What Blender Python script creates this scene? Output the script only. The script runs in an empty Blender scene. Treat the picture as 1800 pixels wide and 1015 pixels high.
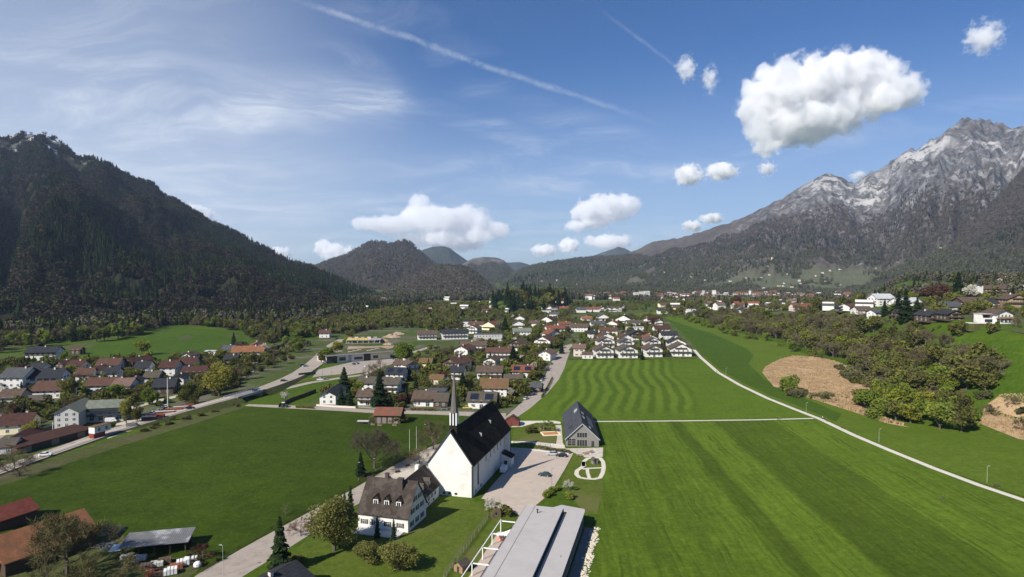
import bpy, bmesh, math, random
import numpy as np
from mathutils import Vector, Matrix, noise as mnoise
from mathutils.geometry import delaunay_2d_cdt

C = bpy.context.scene.collection
sc = bpy.context.scene
R = math.radians
rnd = random.Random(7)

# ------------------------------------------------------------------ camera
FPX, CAMH = 1100.0, 70.0
TILT = math.atan(27.5 / FPX)
cam_d = bpy.data.cameras.new('camera')
cam_d.sensor_width = 36.0
cam_d.lens = 36.0 * FPX / 1800.0
cam_d.clip_start = 0.5
cam_d.clip_end = 60000
cam = bpy.data.objects.new('camera', cam_d)
C.objects.link(cam)
cam.location = (0, 0, CAMH)
cam.rotation_euler = (R(90) - TILT, 0, 0)
sc.camera = cam

# ------------------------------------------------------------------ light
SUN_EL, SUN_DIR = R(38), Vector((-0.70, -0.714, 0)).normalized()   # towards the sun, seen from above
to_sun = Vector((SUN_DIR.x * math.cos(SUN_EL), SUN_DIR.y * math.cos(SUN_EL), math.sin(SUN_EL)))
sun_d = bpy.data.lights.new('sun', 'SUN')
sun_d.energy = 4.9
sun_d.angle = R(0.5)
sun_d.color = (1.0, 0.93, 0.83)
sun = bpy.data.objects.new('sun', sun_d)
C.objects.link(sun)
sun.rotation_euler = to_sun.to_track_quat('Z', 'Y').to_euler()
sun.location = (-300, -300, 400)

sc.view_settings.view_transform = 'Standard'
sc.view_settings.look = 'None'
sc.view_settings.gamma = 1.0
sc.view_settings.exposure = 0.55
sc.cycles.max_bounces = 10
sc.cycles.diffuse_bounces = 2
sc.cycles.glossy_bounces = 2
sc.cycles.transmission_bounces = 3
sc.cycles.volume_bounces = 14
sc.cycles.transparent_max_bounces = 8
sc.cycles.use_denoising = True
sc.cycles.sample_clamp_indirect = 6
sc.cycles.caustics_reflective = False
sc.cycles.caustics_refractive = False


class NT:
 """small helper that builds node trees"""
 def __init__(self, nt):
  self.t = nt

 def n(self, typ, **kw):
  nd = self.t.nodes.new(typ)
  for k, v in kw.items():
   if k.startswith('i_'):
    key = k[2:].replace('_', ' ')
    nd.inputs[int(key) if key.isdigit() else key].default_value = v
   else:
    setattr(nd, k, v)
  return nd

 def l(self, a, b):
  self.t.links.new(a, b)

 def val(self, sock, x):
  if hasattr(x, 'links'):
   self.l(x, sock)
  else:
   sock.default_value = x

 def m(self, op, a, b=0.0, c=0.0, clamp=False):
  nd = self.n('ShaderNodeMath', operation=op, use_clamp=clamp)
  for s, x in zip(nd.inputs, (a, b, c)):
   self.val(s, x)
  return nd.outputs[0]

 def v(self, op, a, b=(0, 0, 0), out=0):
  nd = self.n('ShaderNodeVectorMath', operation=op)
  self.val(nd.inputs[0], a)
  self.val(nd.inputs[1], b)
  return nd.outputs[out]

 def ss(self, x, lo, hi):
  nd = self.n('ShaderNodeMapRange', interpolation_type='SMOOTHSTEP')
  self.val(nd.inputs[0], x)
  self.val(nd.inputs[1], lo)
  self.val(nd.inputs[2], hi)
  return nd.outputs[0]

 def noise(self, vec, scale, detail=4, rough=0.55, dist=0.0, out='Fac'):
  nd = self.n('ShaderNodeTexNoise', i_Scale=scale, i_Detail=detail, i_Roughness=rough, i_Distortion=dist)
  if vec is not None:
   self.l(vec, nd.inputs['Vector'])
  return nd.outputs[out]

 def mix(self, f, a, b, blend='MIX'):
  nd = self.n('ShaderNodeMix', data_type='RGBA', blend_type=blend)
  self.val(nd.inputs[0], f)
  for s, x in ((nd.inputs[6], a), (nd.inputs[7], b)):
   if hasattr(x, 'links'):
    self.l(x, s)
   else:
    s.default_value = (*x[:3], 1)
  return nd.outputs[2]

 def ramp(self, f, stops, interp='LINEAR'):
  nd = self.n('ShaderNodeValToRGB')
  cr = nd.color_ramp
  cr.interpolation = interp
  while len(cr.elements) < len(stops):
   cr.elements.new(0.5)
  for e, (p, c) in zip(cr.elements, stops):
   e.position = p
   e.color = (*c, 1) if len(c) == 3 else c
  self.l(f, nd.inputs[0])
  return nd.outputs[0]

 def xyz(self, vec):
  nd = self.n('ShaderNodeSeparateXYZ')
  self.l(vec, nd.inputs[0])
  return nd.outputs

 def comb(self, x, y, z):
  nd = self.n('ShaderNodeCombineXYZ')
  for s, a in zip(nd.inputs, (x, y, z)):
   self.val(s, a)
  return nd.outputs[0]


def px_dir(px, py):
 a, b = px - 900.0, 507.5 - py
 ct, st = math.cos(TILT), math.sin(TILT)
 return Vector((a, FPX * ct + b * st, -FPX * st + b * ct))


# ------------------------------------------------------------------ world: clear sky, cirrus, vapour trail
world = bpy.data.worlds.new('World')
sc.world = world
world.use_nodes = True
w = NT(world.node_tree)
for nd in list(w.t.nodes):
 w.t.nodes.remove(nd)
sky = w.n('ShaderNodeTexSky', sky_type='NISHITA', sun_disc=False, sun_elevation=SUN_EL,
   sun_rotation=math.atan2(SUN_DIR.x, SUN_DIR.y), altitude=500, air_density=1.0, dust_density=0.9, ozone_density=2.2)
tc = w.n('ShaderNodeTexCoord')
dirv = tc.outputs['Generated']
X, Y, Z = w.xyz(dirv)
zc = w.m('MAXIMUM', Z, 0.03)
plane = w.comb(w.m('DIVIDE', X, w.m('ADD', zc, 0.18)), w.m('DIVIDE', Y, w.m('ADD', zc, 0.18)), 0.0)
strk = w.n('ShaderNodeMapping')
strk.inputs['Rotation'].default_value = (0, 0, R(-24))
strk.inputs['Scale'].default_value = (0.9, 1.9, 1)
w.l(plane, strk.inputs[0])
warp = w.noise(plane, 1.1, 3, 0.5, out='Color')
wv = w.v('ADD', strk.outputs[0], w.v('MULTIPLY', warp, (1.6, 1.8, 0)))
cir = w.noise(wv, 2.0, 12, 0.66)
broad = w.noise(plane, 0.55, 4, 0.5)


def dir_blob(px, py, rx, ry, rot=0.0):
 """soft patch of sky round a fixed direction (ellipse in angle)"""
 d = px_dir(px, py).normalized()
 rt = Vector((d.y, -d.x, 0)).normalized()
 up = rt.cross(d)
 c, s = math.cos(rot), math.sin(rot)
 e1, e2 = rt * c + up * s, up * c - rt * s
 a = w.v('DOT_PRODUCT', dirv, tuple(e1), out=1)
 b = w.v('DOT_PRODUCT', dirv, tuple(e2), out=1)
 q = w.m('ADD', w.m('POWER', w.m('ABSOLUTE', w.m('DIVIDE', a, rx / FPX)), 2.0),
   w.m('POWER', w.m('ABSOLUTE', w.m('DIVIDE', b, ry / FPX)), 2.0))
 front = w.m('GREATER_THAN', w.v('DOT_PRODUCT', dirv, tuple(d), out=1), 0.0)
 return w.m('MULTIPLY', w.m('SUBTRACT', 1.0, w.ss(q, 0.0, 1.0)), front)


def addall(xs):
 r = xs[0]
 for x in xs[1:]:
  r = w.m('ADD', r, x)
 return r


patches = addall([w.m('MULTIPLY', dir_blob(*p), k) for p, k in (
 ((40, 170, 480, 330), 0.22), ((300, 215, 300, 100, -0.1), 0.24), ((565, 178, 170, 40, 0.09), 0.46), ((640, 150, 120, 60, -0.5), 0.40),
 ((440, 195, 60, 40, 0.3), 0.42), ((860, 225, 240, 26, -0.3), 0.3), ((820, 120, 95, 60, -0.25), 0.4), ((1040, 230, 170, 40, -0.35), 0.3),
 ((560, 350, 420, 40), 0.3), ((900, 300, 420, 50), 0.22), ((1150, 300, 300, 40, 0.1), 0.3), ((820, 410, 500, 60), 0.42),
 ((1560, 225, 260, 26, 0.12), 0.25), ((1660, 20, 120, 30), 0.0), ((690, 30, 120, 40), 0.2))])
cirrus = w.m('MULTIPLY', w.ss(cir, 0.38, 0.80), w.m('ADD', patches, w.m('MULTIPLY', w.ss(broad, 0.45, 0.8), 0.10)))
smooth_veil = w.m('ADD', w.m('MULTIPLY', dir_blob(-60, 150, 640, 420), 0.36), w.m('MULTIPLY', dir_blob(560, 172, 190, 62), 0.10))


def trail(p, q, width, strength, fray):
 a, b = px_dir(*p).normalized(), px_dir(*q).normalized()
 nrm = a.cross(b).normalized()
 e = nrm.cross(a).normalized()
 ang = a.angle(b)
 off = w.m('ABSOLUTE', w.m('ADD', w.v('DOT_PRODUCT', dirv, tuple(nrm), out=1),
        w.m('ADD', w.m('MULTIPLY', w.m('SUBTRACT', w.noise(dirv, 38, 4, 0.6), 0.5), fray), w.m('MULTIPLY', w.m('SUBTRACT', w.noise(dirv, 3.0, 2, 0.5), 0.5), fray * 2.4))))
 t = w.m('ARCTAN2', w.v('DOT_PRODUCT', dirv, tuple(e), out=1), w.v('DOT_PRODUCT', dirv, tuple(a), out=1))
 ins = w.m('MULTIPLY', w.ss(t, -0.02, 0.08), w.m('SUBTRACT', 1.0, w.ss(t, ang - 0.22, ang)))
 line = w.m('SUBTRACT', 1.0, w.ss(off, 0.0, width))
 return w.m('MULTIPLY', w.m('MULTIPLY', line, ins), w.m('MULTIPLY', w.ss(w.noise(dirv, 55, 5, 0.6), 0.2, 0.62), strength))


trails = addall([trail((505, -4), (1200, 232), 0.0064, 0.26, 0.010), trail((1060, 20), (1310, 205), 0.004, 0.16, 0.004)])
low = w.m('MULTIPLY', w.m('SUBTRACT', 1.0, w.ss(Z, 0.0, 0.34)), 0.40)
cover = w.m('MINIMUM', addall([cirrus, smooth_veil, trails, low]), 0.85)
tint = w.mix(1.0, sky.outputs[0], (0.36, 0.69, 1.10), 'MULTIPLY')
veiled = w.mix(cover, tint, (9.0, 9.6, 10.6))
bg = w.n('ShaderNodeBackground', i_Strength=0.062)
w.l(veiled, bg.inputs[0])
out = w.n('ShaderNodeOutputWorld')
w.l(bg.outputs[0], out.inputs[0])

# ------------------------------------------------------------------ materials
MATS = {}


def bsdf_mat(name):
 m = bpy.data.materials.new(name)
 m.use_nodes = True
 t = NT(m.node_tree)
 b = t.t.nodes['Principled BSDF']
 b.inputs['Specular IOR Level'].default_value = 0.25
 return m, t, b


def plain(name, col, rough=0.8, var=0.25, scale=1.5, bump=0.0, metal=0.0, spec=0.25, dirt=None):
 """painted or mineral surface with uneven colour, wear and fine relief"""
 if name in MATS:
  return MATS[name]
 m, t, b = bsdf_mat(name)
 co = t.n('ShaderNodeTexCoord').outputs['Object']
 n1 = t.noise(co, scale, 6, 0.6)
 n2 = t.noise(co, scale * 0.13, 3, 0.5)
 f = t.m('ADD', t.m('MULTIPLY', n1, 0.6), t.m('MULTIPLY', n2, 0.4))
 lo = tuple(c * (1 - var) for c in col)
 hi = tuple(min(0.95, c * (1 + var)) for c in col)
 c = t.ramp(f, [(0.28, lo), (0.72, hi)])
 if dirt:
  c = t.mix(t.ss(t.noise(co, scale * 0.45, 7, 0.65), 0.5, 0.68), c, dirt)
 t.l(c, b.inputs['Base Color'])
 b.inputs['Roughness'].default_value = rough
 b.inputs['Metallic'].default_value = metal
 b.inputs['Specular IOR Level'].default_value = spec
 if bump:
  bp = t.n('ShaderNodeBump', i_Strength=bump, i_Distance=0.1)
  t.l(n1, bp.inputs['Height'])
  t.l(bp.outputs[0], b.inputs['Normal'])
 MATS[name] = m
 return m


def foliage(name, stops, transl=0.3, clump=0.35, nscale=0.5):
 """leaf colour: differs from tree to tree and from clump to clump"""
 m = bpy.data.materials.new(name)
 m.use_nodes = True
 t = NT(m.node_tree)
 for nd in list(t.t.nodes):
  t.t.nodes.remove(nd)
 oi = t.n('ShaderNodeObjectInfo')
 co = t.n('ShaderNodeTexCoord').outputs['Object']
 c = t.ramp(oi.outputs['Random'], stops)
 nz = t.noise(co, nscale, 3, 0.6)
 c = t.mix(1.0, c, t.ramp(nz, [(0.3, (1 - clump,) * 3), (0.7, (1 + clump,) * 3)]), 'MULTIPLY')
 d = t.n('ShaderNodeBsdfDiffuse')
 tr = t.n('ShaderNodeBsdfTranslucent')
 mx = t.n('ShaderNodeMixShader', i_0=transl)
 t.l(c, d.inputs[0])
 t.l(c, tr.inputs[0])
 t.l(d.outputs[0], mx.inputs[1])
 t.l(tr.outputs[0], mx.inputs[2])
 o = t.n('ShaderNodeOutputMaterial')
 t.l(mx.outputs[0], o.inputs[0])
 MATS[name] = m
 return m


# ------------------------------------------------------------------ objects
def tag(o, label=None, cat=None, group=None, kind=None):
 if label: o['label'] = label
 if cat: o['category'] = cat
 if group: o['group'] = group
 if kind: o['kind'] = kind
 return o


def mesh_np(name, V, F, mats=None, smooth=False, midx=None):
 """V (n,3); F (m,k) array or list of faces"""
 me = bpy.data.meshes.new(name)
 V = np.asarray(V, dtype=np.float32)
 me.vertices.add(len(V))
 me.vertices.foreach_set('co', V.ravel())
 if isinstance(F, np.ndarray):
  k = F.shape[1]
  me.loops.add(F.size)
  me.loops.foreach_set('vertex_index', F.astype(np.int32).ravel())
  me.polygons.add(len(F))
  me.polygons.foreach_set('loop_start', np.arange(0, F.size, k, dtype=np.int32))
 else:
  idx = [i for f in F for i in f]
  st, s = [], 0
  for f in F:
   st.append(s)
   s += len(f)
  me.loops.add(len(idx))
  me.loops.foreach_set('vertex_index', np.array(idx, dtype=np.int32))
  me.polygons.add(len(F))
  me.polygons.foreach_set('loop_start', np.array(st, dtype=np.int32))
 for m in (mats or []):
  me.materials.append(m)
 if midx is not None:
  me.polygons.foreach_set('material_index', np.asarray(midx, dtype=np.int32))
 me.update(calc_edges=True)
 me.validate()
 me.polygons.foreach_set('use_smooth', np.full(len(me.polygons), smooth, dtype=bool))
 return me


def link(name, me, parent=None, loc=None, rz=0.0, scale=None):
 o = bpy.data.objects.new(name, me)
 C.objects.link(o)
 if parent is not None:
  o.parent = parent
 if loc is not None:
  o.location = loc
 if rz:
  o.rotation_euler = (0, 0, rz)
 if scale is not None:
  o.scale = scale if hasattr(scale, '__len__') else (scale,) * 3
 return o


def empty(name, loc, rz=0.0, label=None, cat=None, group=None):
 o = bpy.data.objects.new(name, None)
 o.empty_display_size = 0.5
 C.objects.link(o)
 o.location = loc
 o.rotation_euler = (0, 0, rz)
 return tag(o, label, cat, group)


class MB:
 """collects boxes, bars, prisms and tubes into one mesh"""
 def __init__(self):
  self.v, self.f, self.mi = [], [], []

 def add(self, vs, fs, mi=0):
  b = len(self.v)
  self.v += [tuple(p) for p in vs]
  self.f += [tuple(b + i for i in f) for f in fs]
  self.mi += [mi] * len(fs)
  return self

 def box(self, x0, x1, y0, y1, z0, z1, mi=0):
  vs = [(x, y, z) for z in (z0, z1) for (x, y) in ((x0, y0), (x1, y0), (x1, y1), (x0, y1))]
  return self.add(vs, [(3, 2, 1, 0), (4, 5, 6, 7), (0, 1, 5, 4), (1, 2, 6, 5), (2, 3, 7, 6), (3, 0, 4, 7)], mi)

 def bar(self, p, q, wd, ht, mi=0, up=(0, 0, 1)):
  p, q = Vector(p), Vector(q)
  d = (q - p).normalized()
  u = Vector(up)
  if abs(d.dot(u)) > 0.98:
   u = Vector((1, 0, 0))
  s = d.cross(u).normalized() * (wd / 2)
  t = s.cross(d).normalized() * (ht / 2)
  vs = [a + s * i + t * j for a in (p, q) for (i, j) in ((-1, -1), (1, -1), (1, 1), (-1, 1))]
  return self.add(vs, [(3, 2, 1, 0), (4, 5, 6, 7), (0, 1, 5, 4), (1, 2, 6, 5), (2, 3, 7, 6), (3, 0, 4, 7)], mi)

 def tube(self, p, q, r0, r1, n=8, mi=0, cap=True):
  p, q = Vector(p), Vector(q)
  d = (q - p).normalized()
  u = Vector((1, 0, 0)) if abs(d.x) < 0.9 else Vector((0, 1, 0))
  s = d.cross(u).normalized()
  t = d.cross(s)
  vs = []
  for a, r in ((p, r0), (q, r1)):
   for i in range(n):
    an = 2 * math.pi * i / n
    vs.append(a + s * (r * math.cos(an)) + t * (r * math.sin(an)))
  fs = [(i, (i + 1) % n, n + (i + 1) % n, n + i) for i in range(n)]
  if cap:
   fs += [tuple(range(n))[::-1], tuple(range(n, 2 * n))]
  return self.add(vs, fs, mi)

 def prism(self, prof, axis_from, axis_to, mi=0):
  """profile list of (x,z) extruded along y"""
  n = len(prof)
  vs = [(x, axis_from, z) for x, z in prof] + [(x, axis_to, z) for x, z in prof]
  fs = [tuple(range(n)), tuple(range(2 * n - 1, n - 1, -1))]
  fs += [(i, n + i, n + (i + 1) % n, (i + 1) % n) for i in range(n)]
  return self.add(vs, fs, mi)

 def lathe(self, prof, n=12, c=(0, 0, 0), mi=0):
  b = []
  for r, z in prof:
   b += [(c[0] + r * math.cos(2 * math.pi * i / n), c[1] + r * math.sin(2 * math.pi * i / n), c[2] + z) for i in range(n)]
  fs = []
  for k in range(len(prof) - 1):
   fs += [(k * n + i, k * n + (i + 1) % n, (k + 1) * n + (i + 1) % n, (k + 1) * n + i) for i in range(n)]
  fs += [tuple(range(n))[::-1], tuple(range((len(prof) - 1) * n, len(prof) * n))]
  return self.add(b, fs, mi)

 def mesh(self, name, mats, smooth=False):
  return mesh_np(name, self.v, self.f, mats if isinstance(mats, list) else [mats], smooth, self.mi)

 def obj(self, name, mats, parent=None, loc=None, rz=0.0, smooth=False):
  return link(name, self.mesh(name, mats, smooth), parent, loc, rz)


# ------------------------------------------------------------------ terrain
_FY = [0, 302, 350, 416, 513, 642, 770, 895, 962, 1100, 3000]
_FX = [250, 232, 232, 244, 275, 303, 308, 285, 245, 215, 215]
_HY = [0, 200, 420, 560, 660, 750, 900, 1100, 1500, 3000]
_HH = [30, 38, 38, 38, 36, 24, 15, 10, 0, 0]


def sstep(t):
 t = np.clip(t, 0, 1)
 return t * t * (3 - 2 * t)


def T(x, y):
 """ground height: flat valley floor, a terrace on the right, a wooded knoll, a swelling meadow on the left"""
 x = np.asarray(x, dtype=float)
 y = np.asarray(y, dtype=float)
 xf = np.interp(y, _FY, _FX)
 hh = np.interp(y, _HY, _HH)
 hh = hh + np.maximum(0, 37 - hh) * sstep((x / np.maximum(y, 50) - 0.55) / 0.09) * sstep((1500 - y) / 400)
 z = hh * sstep((x - xf) / 62.0) + np.clip(x - xf - 62, 0, 260) * 0.085 * hh / 38
 z = z + 25 * np.exp(-(((x - 35) / 85) ** 2 + ((y - 1190) / 80) ** 2))
 z = z + 7 * np.exp(-(((x + 385) / 90) ** 2 + ((y - 720) / 110) ** 2))
 return z


def Tz(x, y):
 return float(T(x, y))


def G(px, py):
 """point of the ground seen along a direction of the photograph"""
 d = px_dir(px, py)
 d = d / d.y
 ys = np.concatenate([np.arange(60, 1200, 4.0), np.arange(1200, 6000, 15.0)])
 zz = CAMH + d.z * ys - T(d.x * ys, ys)
 below = np.where(zz < 0)[0]
 if len(below) == 0:
  yv = 5000.0
 else:
  k = below[0]
  a, b = (ys[k - 1] if k else 30.0), ys[k]
  for _ in range(30):
   mdl = (a + b) / 2
   if CAMH + d.z * mdl - Tz(d.x * mdl, mdl) < 0:
    b = mdl
   else:
    a = mdl
  yv = b
 return Vector((d.x * yv, yv, Tz(d.x * yv, yv)))


def atY(px, py, yv):
 d = px_dir(px, py)
 d = d / d.y
 return Vector((d.x * yv, yv, CAMH + d.z * yv))


def onz(px, py, z=0.0):
 d = px_dir(px, py)
 t = (z - CAMH) / d.z
 return Vector((d.x * t, d.y * t, z))


def ground_grid():
 xs = np.unique(np.concatenate([np.arange(-5200, -700, 150), np.arange(-700, 200, 30), np.arange(200, 900, 9), np.arange(900, 6500, 150)]))
 ys = np.unique(np.concatenate([np.arange(-600, 100, 100), np.arange(100, 1340, 14), np.arange(1340, 11000, 200)]))
 gx, gy = np.meshgrid(xs, ys)
 V = np.stack([gx.ravel(), gy.ravel(), T(gx, gy).ravel()], 1)
 nx, ny = len(xs), len(ys)
 i = (np.arange(ny - 1)[:, None] * nx + np.arange(nx - 1)[None, :]).ravel()
 return V, np.stack([i, i + 1, i + 1 + nx, i + nx], 1)


def grass_mat(name, lo, hi, fleck=None, stripes=None, patch=None, rough_scale=0.9):
 m, t, b = bsdf_mat(name)
 co = t.n('ShaderNodeNewGeometry').outputs['Position']
 big = t.noise(co, 0.012, 5, 0.6)
 mid = t.noise(co, 0.09, 6, 0.65)
 fine = t.noise(co, rough_scale, 6, 0.7)
 f = t.m('ADD', t.m('ADD', t.m('MULTIPLY', big, 0.4), t.m('MULTIPLY', mid, 0.35)), t.m('MULTIPLY', fine, 0.35))
 c = t.ramp(f, [(0.40, lo), (0.68, hi)])
 tuft = t.noise(co, 0.42, 9, 0.82)
 c = t.mix(1.0, c, t.ramp(tuft, [(0.36, (0.70, 0.74, 0.7)), (0.64, (1.28, 1.22, 1.25))]), 'MULTIPLY')
 if stripes:
  c = t.mix(1.0, c, stripes(t, co), 'MULTIPLY')
 if patch:
  c = t.mix(t.ss(t.noise(co, 0.03, 6, 0.6), 0.5, 0.66), c, patch)
 if fleck:
  c = t.mix(t.m('MULTIPLY', t.ss(t.noise(co, 0.9, 3, 0.5), 0.66, 0.74), 0.55), c, fleck)
 t.l(c, b.inputs['Base Color'])
 b.inputs['Roughness'].default_value = 0.95
 b.inputs['Specular IOR Level'].default_value = 0.08
 bp = t.n('ShaderNodeBump', i_Strength=0.55, i_Distance=0.35)
 t.l(t.m('ADD', fine, t.m('MULTIPLY', mid, 1.6)), bp.inputs['Height'])
 t.l(bp.outputs[0], b.inputs['Normal'])
 MATS[name] = m
 return m


grass_mat('meadow_grass', (0.034, 0.066, 0.005), (0.074, 0.120, 0.010), fleck=(0.15, 0.18, 0.05))


def inside(poly, pts):
 """points (n,2) in polygon"""
 pts = np.asarray(pts)
 x, y = pts[:, 0], pts[:, 1]
 res = np.zeros(len(pts), bool)
 n = len(poly)
 for i in range(n):
  x0, y0 = poly[i][0], poly[i][1]
  x1, y1 = poly[(i + 1) % n][0], poly[(i + 1) % n][1]
  cond = ((y0 > y) != (y1 > y))
  with np.errstate(divide='ignore', invalid='ignore'):
   xi = (x1 - x0) * (y - y0) / (y1 - y0 + 1e-12) + x0
  res ^= cond & (x < xi)
 return res


def sheet(name, pts, lift, m, step=None, label=None, kind='structure', world_pts=False):
 """a patch of surface laid over the ground, following it; pts are seen directions of its outline"""
 P = [Vector((p[0], p[1], 0)) for p in pts] if world_pts else [G(*p) for p in pts]
 outl = [(p.x, p.y) for p in P]
 if step:
  dens = []
  for i, a in enumerate(outl):
   b = outl[(i + 1) % len(outl)]
   k = max(1, int(math.hypot(b[0] - a[0], b[1] - a[1]) / step))
   dens += [(a[0] + (b[0] - a[0]) * j / k, a[1] + (b[1] - a[1]) * j / k) for j in range(k)]
  outl2 = dens
  xs = np.arange(min(p[0] for p in outl), max(p[0] for p in outl), step)
  ys = np.arange(min(p[1] for p in outl), max(p[1] for p in outl), step)
  gx, gy = np.meshgrid(xs, ys)
  gp = np.stack([gx.ravel(), gy.ravel()], 1)
  gp = gp[inside(outl, gp)]
  pts2 = [Vector(p) for p in outl2] + [Vector((float(a), float(b))) for a, b in gp]
 else:
  outl2 = outl
  pts2 = [Vector(p) for p in outl2]
 n = len(outl2)
 vs, _, fs, _, _, _ = delaunay_2d_cdt(pts2, [], [list(range(n))], 1, 1e-4)
 V = [(p.x, p.y, Tz(p.x, p.y) + lift) for p in vs]
 FF = []
 for f in fs:
  a, b, c = [Vector(V[i]) for i in f[:3]]
  FF.append(tuple(f) if (b - a).cross(c - a).z > 0 else tuple(reversed(f)))
 o = link(name, mesh_np(name, V, FF, [m]))
 if kind:
  o['kind'] = kind
 if label:
  o['label'] = label
 return o


def ribbon(name, pts, width, lift, m, world_pts=False, kind='structure', sub=1):
 P = [Vector((p[0], p[1], 0)) for p in pts] if world_pts else [G(*p) for p in pts]
 Q = []
 for a, b in zip(P[:-1], P[1:]):
  Q += [a.lerp(b, k / sub) for k in range(sub)]
 Q.append(P[-1])
 V, F = [], []
 for i, p in enumerate(Q):
  d = (Q[min(i + 1, len(Q) - 1)] - Q[max(i - 1, 0)])
  d.z = 0
  d.normalize()
  nrm = Vector((d.y, -d.x, 0))
  wd = width[min(i // sub, len(width) - 1)] if hasattr(width, '__len__') else width
  for s in (-0.5, 0.5):
   q = p + nrm * (wd * s)
   V.append((q.x, q.y, Tz(q.x, q.y) + lift))
 for i in range(len(Q) - 1):
  F.append((2 * i, 2 * i + 1, 2 * i + 3, 2 * i + 2))
 o = link(name, mesh_np(name, V, F, [m]))
 if kind:
  o['kind'] = kind
 return o


gv, gf = ground_grid()
tag(link('ground', mesh_np('ground', gv, gf, [MATS['meadow_grass']], smooth=True)), kind='structure')

# ------------------------------------------------------------------ mountains
rs = np.random.RandomState(11)


def lattice_noise(seed, n=64):
 return np.random.RandomState(seed).rand(n, n)


def vnoise(x, y, seed):
 g = lattice_noise(seed)
 n = g.shape[0]
 xi, yi = np.floor(x).astype(int), np.floor(y).astype(int)
 xf, yf = x - xi, y - yi
 xf, yf = xf * xf * (3 - 2 * xf), yf * yf * (3 - 2 * yf)
 a = g[xi % n, yi % n]
 b = g[(xi + 1) % n, yi % n]
 c = g[xi % n, (yi + 1) % n]
 d = g[(xi + 1) % n, (yi + 1) % n]
 return (a * (1 - xf) + b * xf) * (1 - yf) + (c * (1 - xf) + d * xf) * yf


def fbm(x, y, seed, octv=5, ridged=False, gain=0.5):
 s, amp, tot = 0, 1.0, 0
 for k in range(octv):
  v = vnoise(x * 2 ** k + 13.7 * k, y * 2 ** k + 7.1 * k, seed + k)
  if ridged:
   v = 1 - np.abs(2 * v - 1)
  s = s + amp * v
  tot += amp
  amp *= gain
 return s / tot


class Loft:
 pass


def mountain(name, ridge, foot, mat_, nu=220, nv=110, power=1.5, gully=0.10, seed=1, gu=14.0, back=1500, rough=0.035, crag=0.45):
 """slope lofted from a valley foot line up to a crest line, broken by ridges and gullies, with a far side"""
 L = Loft()
 rw = np.array([atY(*p) for p in ridge])
 fw = np.array([G(*p) if len(p) == 2 else atY(*p) for p in foot])
 ru = np.array([p[0] for p in ridge], float)
 fu = np.array([p[0] for p in foot], float)
 u0, u1 = ru[0], ru[-1]
 us = np.linspace(0, 1, nu)
 rp = np.stack([np.interp(u0 + us * (u1 - u0), ru, rw[:, k]) for k in range(3)], 1)
 fp = np.stack([np.interp(fu[0] + us * (fu[-1] - fu[0]), fu, fw[:, k]) for k in range(3)], 1)
 fp[:, 2] = -8
 vs = np.linspace(0, 1, nv)
 U, Vv = np.meshgrid(us, vs, indexing='ij')
 base = fp[:, None, :] * (1 - Vv[..., None]) + rp[:, None, :] * Vv[..., None]
 hgt = rp[:, None, 2] - fp[:, None, 2]
 z = fp[:, None, 2] + hgt * Vv ** power
 wob = (fbm(U * 3, Vv * 2, seed + 40, 3) - 0.5) * 0.6
 rg = fbm(U * gu + wob, Vv * 2.2, seed, 5, True)
 fine = fbm(U * gu * 5, Vv * 16, seed + 20, 4, True)
 env = np.sin(np.pi * np.clip(Vv, 0, 1) ** 0.8) ** 0.7 * sstep((Vv - 0.05) * 3.2)
 z = z + hgt * (gully * (rg - 0.62) * 2 * env + rough * (fine - 0.55) * (env * 0.8 + crag * Vv ** 4))
 P = base.copy()
 P[..., 2] = z
 # the far side falls away behind the crest
 nb = 14
 bk = np.zeros((nu, nb, 3))
 for k in range(nb):
  t = (k + 1) / nb
  bk[:, k, 0] = P[:, -1, 0] * (1 + t * back / np.maximum(rp[:, 1], 1))
  bk[:, k, 1] = P[:, -1, 1] + t * back
  bk[:, k, 2] = P[:, -1, 2] * (1 - t ** 1.1) - 30 * t
 A = np.concatenate([P, bk], 1)
 nt = nv + nb
 i = (np.arange(nu - 1)[:, None] * nt + np.arange(nt - 1)[None, :]).ravel()
 F = np.stack([i, i + nt, i + nt + 1, i + 1], 1)
 o = link(name, mesh_np(name, A.reshape(-1, 3), F, [mat_], smooth=True))
 o['kind'] = 'structure'
 L.P, L.nu, L.nv, L.o = P, nu, nv, o
 return L


def on_loft(L, n, seed, vmin=0.0, vmax=1.0, keep=None, umin=0.0, umax=1.0):
 """random points spread evenly over a slope"""
 r = np.random.RandomState(seed)
 P = L.P
 dU = P[1:, :-1] - P[:-1, :-1]
 dV = P[:-1, 1:] - P[:-1, :-1]
 ar = np.linalg.norm(np.cross(dU, dV), axis=2)
 iu = np.arange(L.nu - 1) / (L.nu - 1)
 iv = np.arange(L.nv - 1) / (L.nv - 1)
 ar = ar * ((iv >= vmin) & (iv <= vmax))[None, :] * ((iu >= umin) & (iu <= umax))[:, None]
 cdf = np.cumsum(ar.ravel())
 k = np.searchsorted(cdf, r.rand(n) * cdf[-1])
 k = np.clip(k, 0, ar.size - 1)
 a, b = np.divmod(k, L.nv - 1)
 s, t = r.rand(n), r.rand(n)
 p = P[a, b] + dU[a, b] * s[:, None] + dV[a, b] * t[:, None]
 uu, vv = (a + s) / (L.nu - 1), (b + t) / (L.nv - 1)
 if keep is not None:
  m = keep(uu, vv, p, r)
  p = p[m]
 return p


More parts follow.
